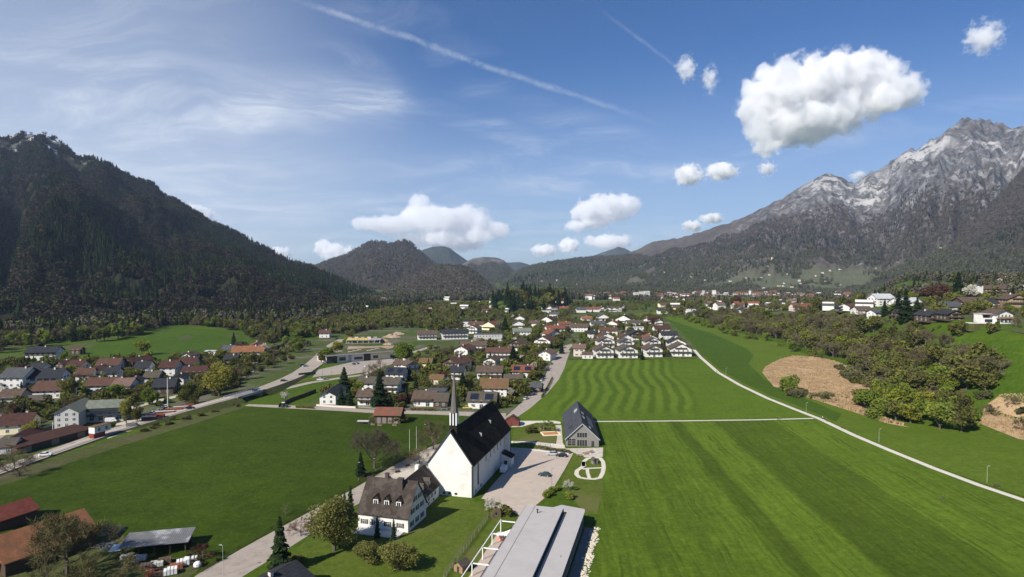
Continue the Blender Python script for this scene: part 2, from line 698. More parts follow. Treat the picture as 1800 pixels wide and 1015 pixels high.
def slope_mat(name, woods, rock, rock_from, rock_to, pale=(0.5, 0.49, 0.46), rockbias=0.0, green=None, green_to=0, speck=0.0, fs=0.02, snow=None, scree=()):
 """mountain side: leafless and evergreen woods, meadows low down, bare limestone high up and on steep ground"""
 m, t, b = bsdf_mat(name)
 geo = t.n('ShaderNodeNewGeometry')
 co = geo.outputs['Position']
 px_, py_, pz = t.xyz(co)
 steep = t.m('SUBTRACT', 1.0, t.xyz(geo.outputs['Normal'])[2])
 n1 = t.noise(co, 0.0035, 7, 0.65)
 n2 = t.noise(co, fs, 6, 0.7)
 n3 = t.noise(co, 0.0011, 4, 0.55)
 c = t.ramp(t.m('ADD', t.m('MULTIPLY', n1, 0.55), t.m('MULTIPLY', n2, 0.45)), [(0.34 + 0.3 * i / max(1, len(woods) - 1), x) for i, x in enumerate(woods)])
 if green:
  g = t.m('MULTIPLY', t.m('SUBTRACT', 1.0, t.ss(t.m('ADD', pz, t.m('MULTIPLY', n1, 120.0)), green_to * 0.5, green_to)), t.ss(n3, 0.36, 0.54))
  c = t.mix(g, c, t.mix(n2, green, tuple(x * 1.7 for x in green)))
 alt = t.m('ADD', pz, t.m('MULTIPLY', t.m('SUBTRACT', n1, 0.5), (rock_to - rock_from) * 2.4))
 rmask = t.ss(t.m('ADD', t.m('ADD', alt, t.m('MULTIPLY', t.m('SUBTRACT', steep, 0.35), (rock_to - rock_from) * 1.6)), rockbias), rock_from, rock_to)
 rmask = t.m('MULTIPLY', rmask, t.ss(t.m('ADD', n2, t.m('MULTIPLY', rmask, 0.45)), 0.45, 0.62))
 strat = t.noise(t.v('MULTIPLY', co, (0.016, 0.016, 0.011)), 1.0, 9, 0.74, 0.6)
 rc = t.ramp(strat, [(0.40, tuple(x * 0.35 for x in rock)), (0.50, rock), (0.62, pale)])
 veg = t.m('MULTIPLY', t.ss(t.noise(co, 0.010, 9, 0.75), 0.5, 0.58), 0.8)
 c = t.mix(t.m('MULTIPLY', rmask, t.m('SUBTRACT', 1.0, veg)), c, rc)
 if speck:
  sp = t.m('MULTIPLY', t.ss(t.noise(co, 0.006, 8, 0.72), 0.64, 0.70), speck)
  c = t.mix(sp, c, pale)
 if snow:
  c = t.mix(t.m('MULTIPLY', t.ss(pz, snow, snow + 60), t.ss(t.noise(co, 0.013, 7, 0.7), 0.52, 0.57)), c, (0.55, 0.55, 0.55))
 for (sx, sy, sr, thr) in scree:
  dd = t.v('LENGTH', t.v('SUBTRACT', t.comb(px_, py_, 0.0), (sx, sy, 0)), out=1)
  c = t.mix(t.m('MULTIPLY', t.m('SUBTRACT', 1.0, t.ss(dd, sr * 0.5, sr)), t.ss(t.noise(co, 0.009, 8, 0.74), thr, thr + 0.05)), c, tuple(x * 1.35 for x in pale))
 t.l(c, b.inputs['Base Color'])
 b.inputs['Roughness'].default_value = 0.95
 b.inputs['Specular IOR Level'].default_value = 0.1
 bp = t.n('ShaderNodeBump', i_Strength=0.9, i_Distance=14.0)
 t.l(t.m('ADD', t.noise(co, fs * 1.5, 7, 0.7), t.m('MULTIPLY', strat, 1.5)), bp.inputs['Height'])
 t.l(bp.outputs[0], b.inputs['Normal'])
 MATS[name] = m
 return m


dark_woods = [(0.012, 0.018, 0.007), (0.022, 0.025, 0.012), (0.036, 0.030, 0.020)]
hazed_brown_woods = [(0.055, 0.050, 0.042), (0.098, 0.083, 0.074), (0.135, 0.112, 0.098)]  # leafless brown, paler and more purple: distance haze put into the colour
slope_mat('left_slope', dark_woods, (0.10, 0.10, 0.105), 420, 620, pale=(0.5, 0.5, 0.49), speck=0.6, snow=500)
slope_mat('right_slope', hazed_brown_woods, (0.125, 0.125, 0.13), 230, 500, pale=(0.32, 0.315, 0.31), green=(0.085, 0.092, 0.052), green_to=190, speck=0.75, scree=((2380, 4450, 420, 0.49), (2850, 4380, 240, 0.44), (3150, 4000, 300, 0.54)))
slope_mat('spur_slope', [(0.028, 0.026, 0.018), (0.050, 0.042, 0.030), (0.070, 0.058, 0.042)], (0.24, 0.23, 0.22), 700, 1000, green=(0.055, 0.075, 0.025), green_to=110, speck=0.15)
slope_mat('hill_slope', hazed_brown_woods, (0.20, 0.18, 0.17), 360, 700, pale=(0.38, 0.36, 0.34), speck=0.5)
slope_mat('cliff_slope', hazed_brown_woods, (0.27, 0.25, 0.23), 90, 330, rockbias=60, speck=0.6, green=(0.05, 0.075, 0.025), green_to=70)
slope_mat('far_slope', [(0.03, 0.04, 0.03), (0.06, 0.06, 0.05)], (0.3, 0.3, 0.3), 500, 900, speck=0.4)

LM = mountain('left_mountain',
 [(-260, 150, 2300), (-120, 205, 2400), (-40, 234, 2500), (0, 239, 2550), (30, 236, 2600), (75, 238, 2600), (95, 246, 2600), (115, 258, 2590),
  (130, 271, 2580), (150, 281, 2550), (182, 285, 2520), (215, 303, 2500), (250, 318, 2480), (268, 323, 2470), (285, 345, 2450), (303, 352, 2430),
  (335, 373, 2400), (370, 391, 2360), (410, 409, 2320), (450, 430, 2280), (490, 452, 2240), (520, 466, 2200), (545, 472, 2160), (580, 489, 2120),
  (620, 507, 2060), (660, 523, 2000), (700, 539, 1940), (740, 552, 1880)],
 [(-260, 600), (0, 598), (120, 592), (250, 577), (310, 569), (420, 573), (500, 569), (560, 563), (620, 556), (680, 548), (740, 543)],
 MATS['left_slope'], nu=360, nv=160, power=1.45, gully=0.22, seed=3, gu=8, rough=0.07, crag=0.5)
HB = mountain('wooded_peak',
 [(500, 486, 4600), (560, 466, 4500), (580, 458, 4500), (610, 448, 4450), (640, 431, 4400), (652, 425, 4400), (672, 425, 4400), (682, 430, 4400),
  (700, 426, 4400), (712, 422, 4400), (722, 427, 4400), (735, 440, 4350), (752, 455, 4300), (775, 470, 4200), (800, 479, 4100), (840, 493, 4000), (880, 510, 3900)],
 [(500, 515, 2500), (880, 515, 2700)], MATS['hill_slope'], nu=200, nv=90, power=1.25, gully=0.20, seed=21, gu=7, rough=0.06)
HB2 = mountain('wooded_hump',
 [(640, 540, 2300), (665, 526, 2500), (700, 502, 2700), (740, 482, 2800), (770, 471, 2850), (800, 469, 2850), (825, 475, 2850), (845, 490, 2800), (862, 508, 2700), (885, 525, 2500)],
 [(620, 545, 1700), (900, 535, 1800)], MATS['hill_slope'], nu=150, nv=80, power=1.1, gully=0.15, seed=31, gu=6, back=700)
HC = mountain('blue_mountain',
 [(700, 480, 7600), (728, 452, 7500), (742, 440, 7500), (760, 434, 7500), (780, 433, 7500), (790, 436, 7500), (805, 447, 7500), (822, 459, 7500), (860, 485, 7500)],
 [(700, 505, 5500), (860, 505, 5500)], MATS['far_slope'], nu=110, nv=60, seed=41, gu=6)
HD = mountain('cliff_mountain',
 [(790, 490, 6000), (815, 463, 6000), (830, 455, 6000), (850, 452, 6000), (872, 453, 6000), (886, 458, 5950), (900, 471, 5900), (920, 489, 5800), (945, 508, 5700)],
 [(790, 512, 4200), (945, 512, 4200)], MATS['cliff_slope'], nu=120, nv=70, power=1.1, gully=0.15, seed=51, gu=6)
HE = mountain('rock_bluff_hills',
 [(880, 500, 5000), (905, 478, 5000), (935, 466, 5000), (965, 461, 5000), (1000, 456, 5000), (1040, 451, 4950), (1080, 450, 4900), (1125, 447, 4800),
  (1165, 458, 4700), (1210, 470, 4500), (1260, 490, 4300)],
 [(880, 508, 3100), (1260, 507, 2900)], MATS['cliff_slope'], nu=200, nv=80, power=1.0, gully=0.14, seed=61, gu=9)
HF = mountain('far_low_ridge', [(850, 475, 9000), (885, 462, 9000), (915, 461, 9000), (935, 467, 9000), (980, 480, 9000)],
 [(850, 500, 7600), (980, 500, 7600)], MATS['far_slope'], nu=60, nv=40, seed=71, gu=4)
HG = mountain('pale_far_peak', [(1000, 470, 9500), (1040, 451, 9500), (1062, 443, 9500), (1078, 438, 9500), (1086, 434, 9500), (1098, 437, 9500), (1112, 444, 9500), (1150, 462, 9500)],
 [(1000, 500, 8000), (1150, 500, 8000)], MATS['far_slope'], nu=90, nv=50, seed=81, gu=5)
RM = mountain('rocky_massif',
 [(1020, 474, 5300), (1085, 455, 5250), (1115, 441, 5200), (1150, 425, 5200), (1200, 417, 5100), (1250, 403, 5000), (1300, 386, 4900), (1340, 367, 4850),
  (1380, 347, 4800), (1400, 335, 4800), (1425, 319, 4780), (1450, 307, 4760), (1470, 307, 4750), (1488, 318, 4740), (1503, 321, 4730), (1530, 304, 4700),
  (1560, 290, 4650), (1590, 266, 4600), (1610, 262, 4580), (1640, 245, 4550), (1665, 232, 4520), (1683, 218, 4500), (1700, 208, 4500), (1716, 207, 4500),
  (1735, 213, 4500), (1752, 211, 4500), (1766, 222, 4480), (1780, 229, 4450), (1800, 222, 4450), (1850, 214, 4400), (1950, 232, 4300), (2150, 260, 4200)],
 [(1020, 508, 2700), (1150, 508, 2500), (1300, 508, 2350), (1500, 508, 2250), (1700, 508, 2100), (2150, 508, 2000)],
 MATS['right_slope'], nu=440, nv=210, power=1.4, gully=0.22, seed=91, gu=13, rough=0.11, crag=0.5)
RS = mountain('wooded_shoulder',
 [(1480, 512, 2300), (1530, 496, 2500), (1570, 476, 2650), (1610, 455, 2800), (1650, 432, 2900), (1700, 396, 3000), (1740, 362, 3080), (1775, 326, 3150), (1800, 296, 3200),
  (1860, 255, 3300), (1960, 225, 3400), (2150, 240, 3400)],
 [(1480, 512, 1900), (1700, 512, 1750), (2150, 512, 1650)], MATS['spur_slope'], nu=200, nv=110, power=1.3, gully=0.15, seed=101, gu=8, rough=0.05)
# ------------------------------------------------------------------ trees
def quads(cent, a, b):
 """(n,3) centres, half axes a and b -> quad soup"""
 V = np.stack([cent - a - b, cent + a - b, cent + a + b, cent - a + b], 1).reshape(-1, 3)
 return V, np.arange(len(V)).reshape(-1, 4)


def rand_unit(r, n):
 v = r.normal(size=(n, 3))
 return v / np.linalg.norm(v, axis=1)[:, None]


def leaf_quads(r, cent, size, flat=0.35, aspect=0.75):
 n = len(cent)
 nrm = rand_unit(r, n) + np.array([0, 0, flat])
 nrm /= np.linalg.norm(nrm, axis=1)[:, None]
 h = rand_unit(r, n)
 a = np.cross(nrm, h)
 a /= np.linalg.norm(a, axis=1)[:, None] + 1e-9
 b = np.cross(nrm, a)
 s = size * r.uniform(0.6, 1.35, n)[:, None]
 return quads(cent, a * s, b * s * aspect)


def broad_crown(seed, n=700, lobes=11, rad=1.0, hgt=1.1, leaf=0.09, zc=1.0, hollow=0.55):
 """leaf clumps spread through several overlapping lobes; unit crown about 1 radius, sitting round z=zc"""
 r = np.random.RandomState(seed)
 lc = rand_unit(r, lobes) * r.uniform(0.35, 0.72, lobes)[:, None]
 lc[:, 2] = lc[:, 2] * hgt * 0.9
 lr = r.uniform(0.28, 0.48, lobes)
 k = r.choice(lobes, n, p=lr ** 2 / (lr ** 2).sum())
 rr = (hollow + (1 - hollow) * r.rand(n)) ** 0.7
 p = lc[k] + rand_unit(r, n) * (lr[k] * rr)[:, None] * np.array([1, 1, 0.85])
 p = p * np.array([rad, rad, 1.0])
 p[:, 2] += zc
 return leaf_quads(r, p, leaf)


def grow(r, p, d, length, rad, depth, segs, out, spread=0.6, kids=3, curve=0.25, lift=0.1):
 """recursive limb skeleton"""
 q = p
 dd = d.copy()
 for s in range(2):
  dd = dd + r.normal(size=3) * curve * 0.5 + np.array([0, 0, lift * 0.5])
  dd /= np.linalg.norm(dd)
  q2 = q + dd * length / 2
  out.append((q, q2, rad * (1 - 0.25 * s), rad * (0.75 - 0.2 * s), depth))
  q = q2
 if depth <= 0:
  return
 for i in range(kids):
  nd = dd + rand_unit(r, 1)[0] * spread * 1.25
  nd[2] += lift * .5
  nd /= np.linalg.norm(nd)
  grow(r, q if i else q - dd * length * 0.12, nd, length * r.uniform(0.62, 0.82), rad * 0.56, depth - 1, segs, out, spread, kids, curve, lift)


def limb_mesh(segs, sides=5):
 mb = MB()
 for p, q, r0, r1, dep in segs:
  mb.tube(p, q, r0, r1, sides if dep > 1 else 3, cap=False)
 return mb


def bare_tree(seed, depth=5, kids=3, h=1.0, twig=0.0035, spread=0.62, fuzz=900, tl=0.05, lift=0.14):
 """winter tree: trunk and limbs (returned as MB), fine twigs as thin slivers (V,F)"""
 r = np.random.RandomState(seed)
 segs = []
 d0 = np.array([0, 0, 1.0])
 segs.append((np.array([0, 0, -0.02]), d0 * 0.24 * h, 0.030 * h, 0.024 * h, depth))
 for i in range(6):
  an = i * 1.05 + r.rand()
  dn = np.array([math.cos(an) * spread * 1.15, math.sin(an) * spread * 1.15, r.uniform(-0.1, 0.8)])
  if i == 0: dn = d0 + r.normal(size=3) * 0.08
  dn /= np.linalg.norm(dn)
  grow(r, d0 * h * r.uniform(0.13, 0.27), dn, 0.27 * h * r.uniform(.85, 1.1), 0.015 * h, depth - 1, None, segs, spread, kids, 0.35, lift)
 mb = limb_mesh([s for s in segs if s[4] > 1])
 fine = [s for s in segs if s[4] <= depth - 2]
 tips = np.array([s[1] for s in fine])
 bas = np.array([s[0] for s in fine])
 wt = np.array([1.0 if s[4] <= 2 else 3.0 for s in fine])
 k = r.choice(len(tips), fuzz, p=wt / wt.sum())
 t = r.rand(fuzz)[:, None]
 c = bas[k] * (1 - t) + tips[k] * t + r.normal(size=(fuzz, 3)) * 0.022 * h
 dirn = (tips[k] - bas[k])
 dirn = dirn / (np.linalg.norm(dirn, axis=1)[:, None] + 1e-9) + rand_unit(r, fuzz) * 0.7
 dirn /= np.linalg.norm(dirn, axis=1)[:, None]
 sd = np.cross(dirn, rand_unit(r, fuzz))
 sd /= np.linalg.norm(sd, axis=1)[:, None] + 1e-9
 V, F = quads(c, dirn * tl * h * r.uniform(0.5, 1.3, fuzz)[:, None], sd * twig * h)
 return mb, V, F


def conifer_crown(seed, n=900, rad=0.2, leaf=0.03, base=0.08, power=0.9, layers=16):
 """spruce of height 1: whorls of drooping sprays that shorten to the tip"""
 r = np.random.RandomState(seed)
 t = np.sort(r.rand(n)) ** 0.85
 lay = (np.floor(t * layers) + r.uniform(0.1, 0.9, n) * 0.75) / layers
 z = base + (1 - base) * lay
 env = rad * (1 - lay) ** power * (0.82 + 0.3 * np.sin(np.floor(t * layers) * 2.4 + seed))
 an = r.rand(n) * 2 * math.pi
 rr = env * np.sqrt(r.uniform(0.12, 1.0, n))
 out = np.stack([np.cos(an), np.sin(an), np.zeros(n)], 1)
 c = out * rr[:, None]
 c[:, 2] = z - rr * 0.28
 ax = out + np.array([0, 0, -0.45]) + r.normal(size=(n, 3)) * 0.25
 ax /= np.linalg.norm(ax, axis=1)[:, None]
 sd = np.stack([-np.sin(an), np.cos(an), r.normal(size=n) * 0.4], 1)
 s = leaf * (0.5 + 0.9 * (1 - lay)) * r.uniform(0.7, 1.3, n)
 return quads(c, ax * s[:, None] * 1.25, sd * (s * 0.62)[:, None])


def trunk_mb(h, r0, seed, crown_r=0.0, limbs=5, zfrom=0.45):
 r = np.random.RandomState(seed)
 mb = MB()
 p = Vector((0, 0, -0.3))
 d = Vector((0, 0, 1))
 for k in range(4):
  q = p + (d + Vector((r.normal() * 0.05, r.normal() * 0.05, 0))) * ((h + 0.3) / 4)
  mb.tube(p, q, r0 * (1 - 0.2 * k), r0 * (0.8 - 0.2 * k), 7, cap=False)
  if k >= 1 and crown_r:
   for j in range(limbs // 2 + 1):
    a = r.rand() * 6.28
    mb.tube(p.lerp(q, r.rand()), p.lerp(q, 0.6) + Vector((math.cos(a) * crown_r * 0.65, math.sin(a) * crown_r * 0.65, crown_r * r.uniform(0.3, 0.8))), r0 * 0.38, r0 * 0.1, 5, cap=False)
  p = q
 return mb


foliage('spruce_needles', [(0.0, (0.0144, 0.0288, 0.012)), (0.5, (0.0216, 0.0408, 0.0156)), (1.0, (0.0336, 0.0528, 0.0192))], 0.12, 0.4)
foliage('forest_mixed', [(0.0, (0.012, 0.022, 0.009)), (0.45, (0.020, 0.034, 0.012)), (0.62, (0.036, 0.048, 0.016)), (0.78, (0.060, 0.050, 0.030)), (1.0, (0.070, 0.085, 0.022))], 0.15, 0.4)
foliage('fresh_leaves', [(0.0, (0.125, 0.168, 0.028)), (0.5, (0.175, 0.225, 0.037)), (1.0, (0.23, 0.265, 0.048))], 0.35, 0.4)
foliage('olive_leaves', [(0.0, (0.095, 0.098, 0.028)), (0.5, (0.135, 0.138, 0.036)), (1.0, (0.172, 0.172, 0.046))], 0.3, 0.4)
foliage('brown_twigs', [(0.0, (0.12, 0.098, 0.058)), (0.5, (0.15, 0.126, 0.07)), (1.0, (0.165, 0.15, 0.075))], 0.15, 0.3)
foliage('yellow_leaves', [(0.0, (0.1755, 0.2093, 0.027)), (1.0, (0.243, 0.243, 0.0378))], 0.35, 0.35)
foliage('copper_leaves', [(0.0, (0.085, 0.045, 0.032)), (1.0, (0.125, 0.066, 0.045))], 0.25, 0.35)
foliage('olive_twigs', [(0.0, (0.088, 0.08, 0.0384)), (1.0, (0.136, 0.12, 0.0544))], 0.15, 0.3)
foliage('copper_twigs', [(0.0, (0.14, 0.07, 0.056)), (1.0, (0.168, 0.084, 0.07))], 0.15, 0.3)
foliage('yellow_olive', [(0.0, (0.22, 0.215, 0.045)), (1.0, (0.26, 0.25, 0.052))], 0.35, 0.4)
foliage('blossom', [(0.0, (0.42, 0.40, 0.32)), (1.0, (0.62, 0.58, 0.50))], 0.3, 0.3)
foliage('autumn_gold', [(0.0, (0.20, 0.11, 0.02)), (1.0, (0.30, 0.17, 0.03))], 0.3, 0.3)
foliage('dull_scrub', [(0.0, (0.096, 0.0992, 0.0448)), (0.5, (0.136, 0.128, 0.0608)), (1.0, (0.176, 0.168, 0.072))], 0.25, 0.4)
foliage('budding_leaves', [(0.0, (0.18, 0.178, 0.052)), (1.0, (0.22, 0.215, 0.062))], 0.35, 0.35)
foliage('dark_twigs', [(0.0, (0.08, 0.076, 0.048)), (1.0, (0.095, 0.088, 0.054))], 0.1, 0.3)
plain('bark', (0.11, 0.09, 0.07), 0.95, 0.4, 3.0, 0.5)
plain('pale_bark', (0.17, 0.15, 0.12), 0.95, 0.4, 3.0, 0.5)

KIND = {}   # kind -> list of (crown mesh, trunk mesh), built at the size of a 1 m crown radius or 1 m height


def add_kind(kind, crown_me, trunk_me):
 KIND.setdefault(kind, []).append((crown_me, trunk_me))


def crown_mesh(V, F, m):
 return mesh_np('crown', V, F, [m])


for s in range(3):
 for kind, m in (('green', 'fresh_leaves'), ('olive', 'olive_leaves'), ('yellow', 'yellow_leaves'), ('copper', 'copper_leaves')):
  V, F = broad_crown(100 + s * 7 + len(m), 1000, 14, 1.0, 1.1, 0.068, 1.2)
  add_kind(kind, crown_mesh(V, F, MATS[m]), trunk_mb(1.2, 0.08, s, 1.0).mesh('trunk', MATS['bark']))
 V, F = broad_crown(300 + s, 620, 10, 1.0, 1.0, 0.06, 1.35, 0.3)
 add_kind('blossom_tree', crown_mesh(V, F, MATS['blossom']), trunk_mb(1.3, 0.07, s, 1.0).mesh('trunk', MATS['bark']))
 V, F = broad_crown(330 + s, 700, 9, 1.0, 0.75, 0.085, 0.55, 0.5)
 for kind, m in (('shrub', 'olive_leaves'), ('scrub', 'dull_scrub'), ('green_shrub', 'fresh_leaves'), ('gold_shrub', 'autumn_gold')):
  add_kind(kind, crown_mesh(V, F, MATS[m]), trunk_mb(0.5, 0.05, s, 0.6).mesh('trunk', MATS['bark']))
 V, F = conifer_crown(400 + s, 1500, 0.19, 0.028, 0.05)
 mb = MB(); mb.tube((0, 0, -0.02), (0, 0, 0.9), 0.018, 0.003, 6)
 add_kind('spruce', crown_mesh(V, F, MATS['spruce_needles']), mb.mesh('trunk', MATS['bark']))
 V, F = conifer_crown(440 + s, 900, 0.11, 0.026, 0.02, 0.5)
 mb = MB(); mb.tube((0, 0, -0.02), (0, 0, 0.85), 0.02, 0.004, 6)
 add_kind('cypress', crown_mesh(V, F, MATS['spruce_needles']), mb.mesh('trunk', MATS['bark']))
 mb, V, F = bare_tree(500 + s, 4, 3, 1.0, 0.0036, 0.62, 2200, 0.045)
 add_kind('bare', crown_mesh(V, F, MATS['brown_twigs']), mb.mesh('trunk', MATS['bark']))


def tree(kind, x, y, size, label, cat='tree', group=None, var=None, name=None, wide=1.0, z=None):
 """one tree or shrub as a thing: trunk and crown; size is its height in metres"""
 vs = KIND[kind]
 cm, tm = vs[(rnd.randrange(len(vs)) if var is None else var) % len(vs)]
 hgt = {'green': 2.15, 'olive': 2.15, 'yellow': 2.15, 'copper': 2.15, 'blossom_tree': 2.2, 'shrub': 1.15, 'scrub': 1.15, 'green_shrub': 1.15, 'gold_shrub': 1.15, 'bare': 0.95}.get(kind, 1.0)
 s = size / hgt
 nm = name or {'spruce': 'spruce_tree', 'cypress': 'cypress_tree', 'bare': 'bare_tree', 'blossom_tree': 'blossom_tree', 'copper': 'copper_beech', 'shrub': 'shrub', 'scrub': 'shrub', 'green_shrub': 'shrub', 'gold_shrub': 'shrub'}.get(kind, 'broadleaf_tree')
 e = empty(nm, (x, y, Tz(x, y) if z is None else z), rnd.uniform(0, 6.28), label, cat, group)
 e.scale = (s * wide, s * wide, s)
 link('trunk', tm, e)
 link('crown', cm, e)
 return e


# --- woods far off: one object each, a cloud of points that carries small trees
def far_conifer(seed, m):
 r = np.random.RandomState(seed)
 V, F = [], []
 for k in range(6):
  z0, z1 = 0.06 + k * 0.145, 0.06 + k * 0.145 + 0.30
  rad = 0.175 * (1 - k / 6.3) * r.uniform(0.85, 1.15)
  n = 8
  b = len(V)
  V.append((0, 0, min(z1, 1.0)))
  for i in range(n):
   a = 2 * math.pi * i / n + k
   q = rad * r.uniform(0.65, 1.25)
   V.append((q * math.cos(a), q * math.sin(a), z0 + r.uniform(-0.03, 0.03)))
  F += [(b, b + 1 + i, b + 1 + (i + 1) % n) for i in range(n)]
 return mesh_np('woodland_conifer', V, F, [m])


def far_broad(seed, m, n=70, leaf=0.13):
 V, F = broad_crown(seed, n, 8, 0.42, 0.42, leaf * 0.55, 0.58, 0.7)
 V[:, 2] = 0.12 + (V[:, 2] - 0.12) * 1.0
 return mesh_np('woodland_broadleaf', V, F, [m])


foliage('far_spruce', [(0.0, (0.007, 0.013, 0.006)), (0.6, (0.014, 0.022, 0.009)), (1.0, (0.024, 0.033, 0.014))], 0.1, 0.2, 1.0)
foliage('far_hazed_brown', [(0.0, (0.075, 0.061, 0.053)), (0.6, (0.115, 0.095, 0.081)), (1.0, (0.14, 0.121, 0.093))], 0.15, 0.3, 2.0)  # brown twigs brightened towards purple, so far haze is partly in the albedo
foliage('far_green', [(0.0, (0.065, 0.075, 0.025)), (0.6, (0.085, 0.1, 0.03)), (1.0, (0.115, 0.125, 0.038))], 0.2, 0.3, 2.0)
foliage('far_grey', [(0.0, (0.1, 0.105, 0.072)), (0.6, (0.13, 0.132, 0.09)), (1.0, (0.155, 0.15, 0.105))], 0.15, 0.3, 2.0)
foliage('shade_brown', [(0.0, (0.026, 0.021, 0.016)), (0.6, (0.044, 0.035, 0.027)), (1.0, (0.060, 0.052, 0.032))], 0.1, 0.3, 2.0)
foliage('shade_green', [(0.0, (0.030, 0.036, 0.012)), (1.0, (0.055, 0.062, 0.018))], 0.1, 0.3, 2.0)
src = []
for i, me in enumerate([far_conifer(1, MATS['far_spruce']), far_conifer(2, MATS['far_spruce']), far_broad(3, MATS['far_hazed_brown']), far_broad(4, MATS['far_green']), far_broad(5, MATS['far_grey'])]):
 src.append(bpy.data.objects.new(me.name, me))

for kd, hh in (('green', 2.15), ('olive', 2.15), ('bare', .95), ('spruce', 1.0), ('shrub', 1.15)):
 cm, tm_ = KIND[kd][0]
 bm = bmesh.new(); bm.from_mesh(cm); bm.from_mesh(tm_)
 n0 = len(cm.polygons)
 bm.faces.ensure_lookup_table()
 for f in bm.faces[n0:]: f.material_index = 1
 bmesh.ops.scale(bm, vec=(1 / hh,) * 3, verts=bm.verts)
 me = bpy.data.meshes.new('woodland_' + kd); bm.to_mesh(me); bm.free()
 me.materials.append(cm.materials[0]); me.materials.append(tm_.materials[0])
 src.append(bpy.data.objects.new(me.name, me))
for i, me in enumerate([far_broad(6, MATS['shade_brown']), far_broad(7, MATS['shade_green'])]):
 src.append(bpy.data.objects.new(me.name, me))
NG = None


def instancer():
 global NG
 if NG:
  return NG
 ng = bpy.data.node_groups.new('woodland', 'GeometryNodeTree')
 ng.interface.new_socket('Geometry', in_out='INPUT', socket_type='NodeSocketGeometry')
 ng.interface.new_socket('Geometry', in_out='OUTPUT', socket_type='NodeSocketGeometry')
 gi, go = ng.nodes.new('NodeGroupInput'), ng.nodes.new('NodeGroupOutput')
 join = ng.nodes.new('GeometryNodeJoinGeometry')

 def attr(nm, typ):
  a = ng.nodes.new('GeometryNodeInputNamedAttribute')
  a.data_type = typ
  a.inputs['Name'].default_value = nm
  return a.outputs['Attribute']
 sc_, rz_, kd_ = attr('size', 'FLOAT_VECTOR'), attr('turn', 'FLOAT_VECTOR'), attr('sort', 'INT')
 for i, o in enumerate(src):
  oi = ng.nodes.new('GeometryNodeObjectInfo')
  oi.inputs['Object'].default_value = o
  oi.inputs['As Instance'].default_value = True
  cmpn = ng.nodes.new('FunctionNodeCompare')
  cmpn.data_type = 'INT'
  cmpn.operation = 'EQUAL'
  ng.links.new(kd_, cmpn.inputs[2])
  cmpn.inputs[3].default_value = i
  ip = ng.nodes.new('GeometryNodeInstanceOnPoints')
  ng.links.new(gi.outputs[0], ip.inputs['Points'])
  ng.links.new(cmpn.outputs[0], ip.inputs['Selection'])
  ng.links.new(oi.outputs['Geometry'], ip.inputs['Instance'])
  ng.links.new(rz_, ip.inputs['Rotation'])
  ng.links.new(sc_, ip.inputs['Scale'])
  ng.links.new(ip.outputs[0], join.inputs[0])
 ng.links.new(join.outputs[0], go.inputs[0])
 NG = ng
 return ng


def woods(name, P, label, probs, hmin, hmax, seed=0, sink=0.5):
 """probs: spruce, slim spruce, brown, green, grey"""
 r = np.random.RandomState(seed)
 P = np.asarray(P, float).copy()
 n = len(P)
 P[:, 2] -= sink
 me = bpy.data.meshes.new(name)
 me.vertices.add(n)
 me.vertices.foreach_set('co', P.astype(np.float32).ravel())
 if callable(probs):
  sort = probs(P, r)
 else:
  pr = np.array(list(probs) + [0] * (len(src) - len(probs)), float)
  sort = r.choice(len(src), n, p=pr / pr.sum())
 h = r.uniform(hmin, hmax, n)
 h = np.where((sort >= 2) & (sort != 8), h * 0.8, h)
 wd = h * r.uniform(0.8, 1.25, n)
 for nm, typ, dat in (('size', 'FLOAT_VECTOR', np.stack([wd, wd, h], 1)), ('turn', 'FLOAT_VECTOR', np.stack([np.zeros(n), np.zeros(n), r.rand(n) * 6.28], 1))):
  a = me.attributes.new(nm, typ, 'POINT')
  a.data.foreach_set('vector', dat.astype(np.float32).ravel())
 a = me.attributes.new('sort', 'INT', 'POINT')
 a.data.foreach_set('value', sort.astype(np.int32))
 o = link(name, me)
 md = o.modifiers.new('woodland', 'NODES')
 md.node_group = instancer()
 return tag(o, label, 'woodland', kind='stuff')


def clumpy(scale, seed, thr):
 def f(u, v, p, r):
  q = fbm(p[:, 0] / scale, p[:, 1] / scale, seed, 4)
  return q > thr + r.normal(size=len(p)) * 0.06
 return f


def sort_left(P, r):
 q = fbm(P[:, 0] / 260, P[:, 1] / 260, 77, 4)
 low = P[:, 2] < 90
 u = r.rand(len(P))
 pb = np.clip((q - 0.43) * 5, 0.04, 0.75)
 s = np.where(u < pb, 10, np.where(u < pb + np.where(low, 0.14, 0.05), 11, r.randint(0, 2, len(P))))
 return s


def sort_right(P, r):
 q = fbm(P[:, 0] / 330, P[:, 1] / 330, 78, 4)
 u = r.rand(len(P))
 hi = np.clip((P[:, 2] - 90) / 160, 0, 1)
 pc = np.clip((q - 0.5) * 3, 0.04, 0.7)
 s = np.where(u < pc, r.randint(0, 2, len(P)), np.where(r.rand(len(P)) < hi * 0.9 + 0.08, 2, np.where(r.rand(len(P)) < 0.4, 3, 4)))
 return s


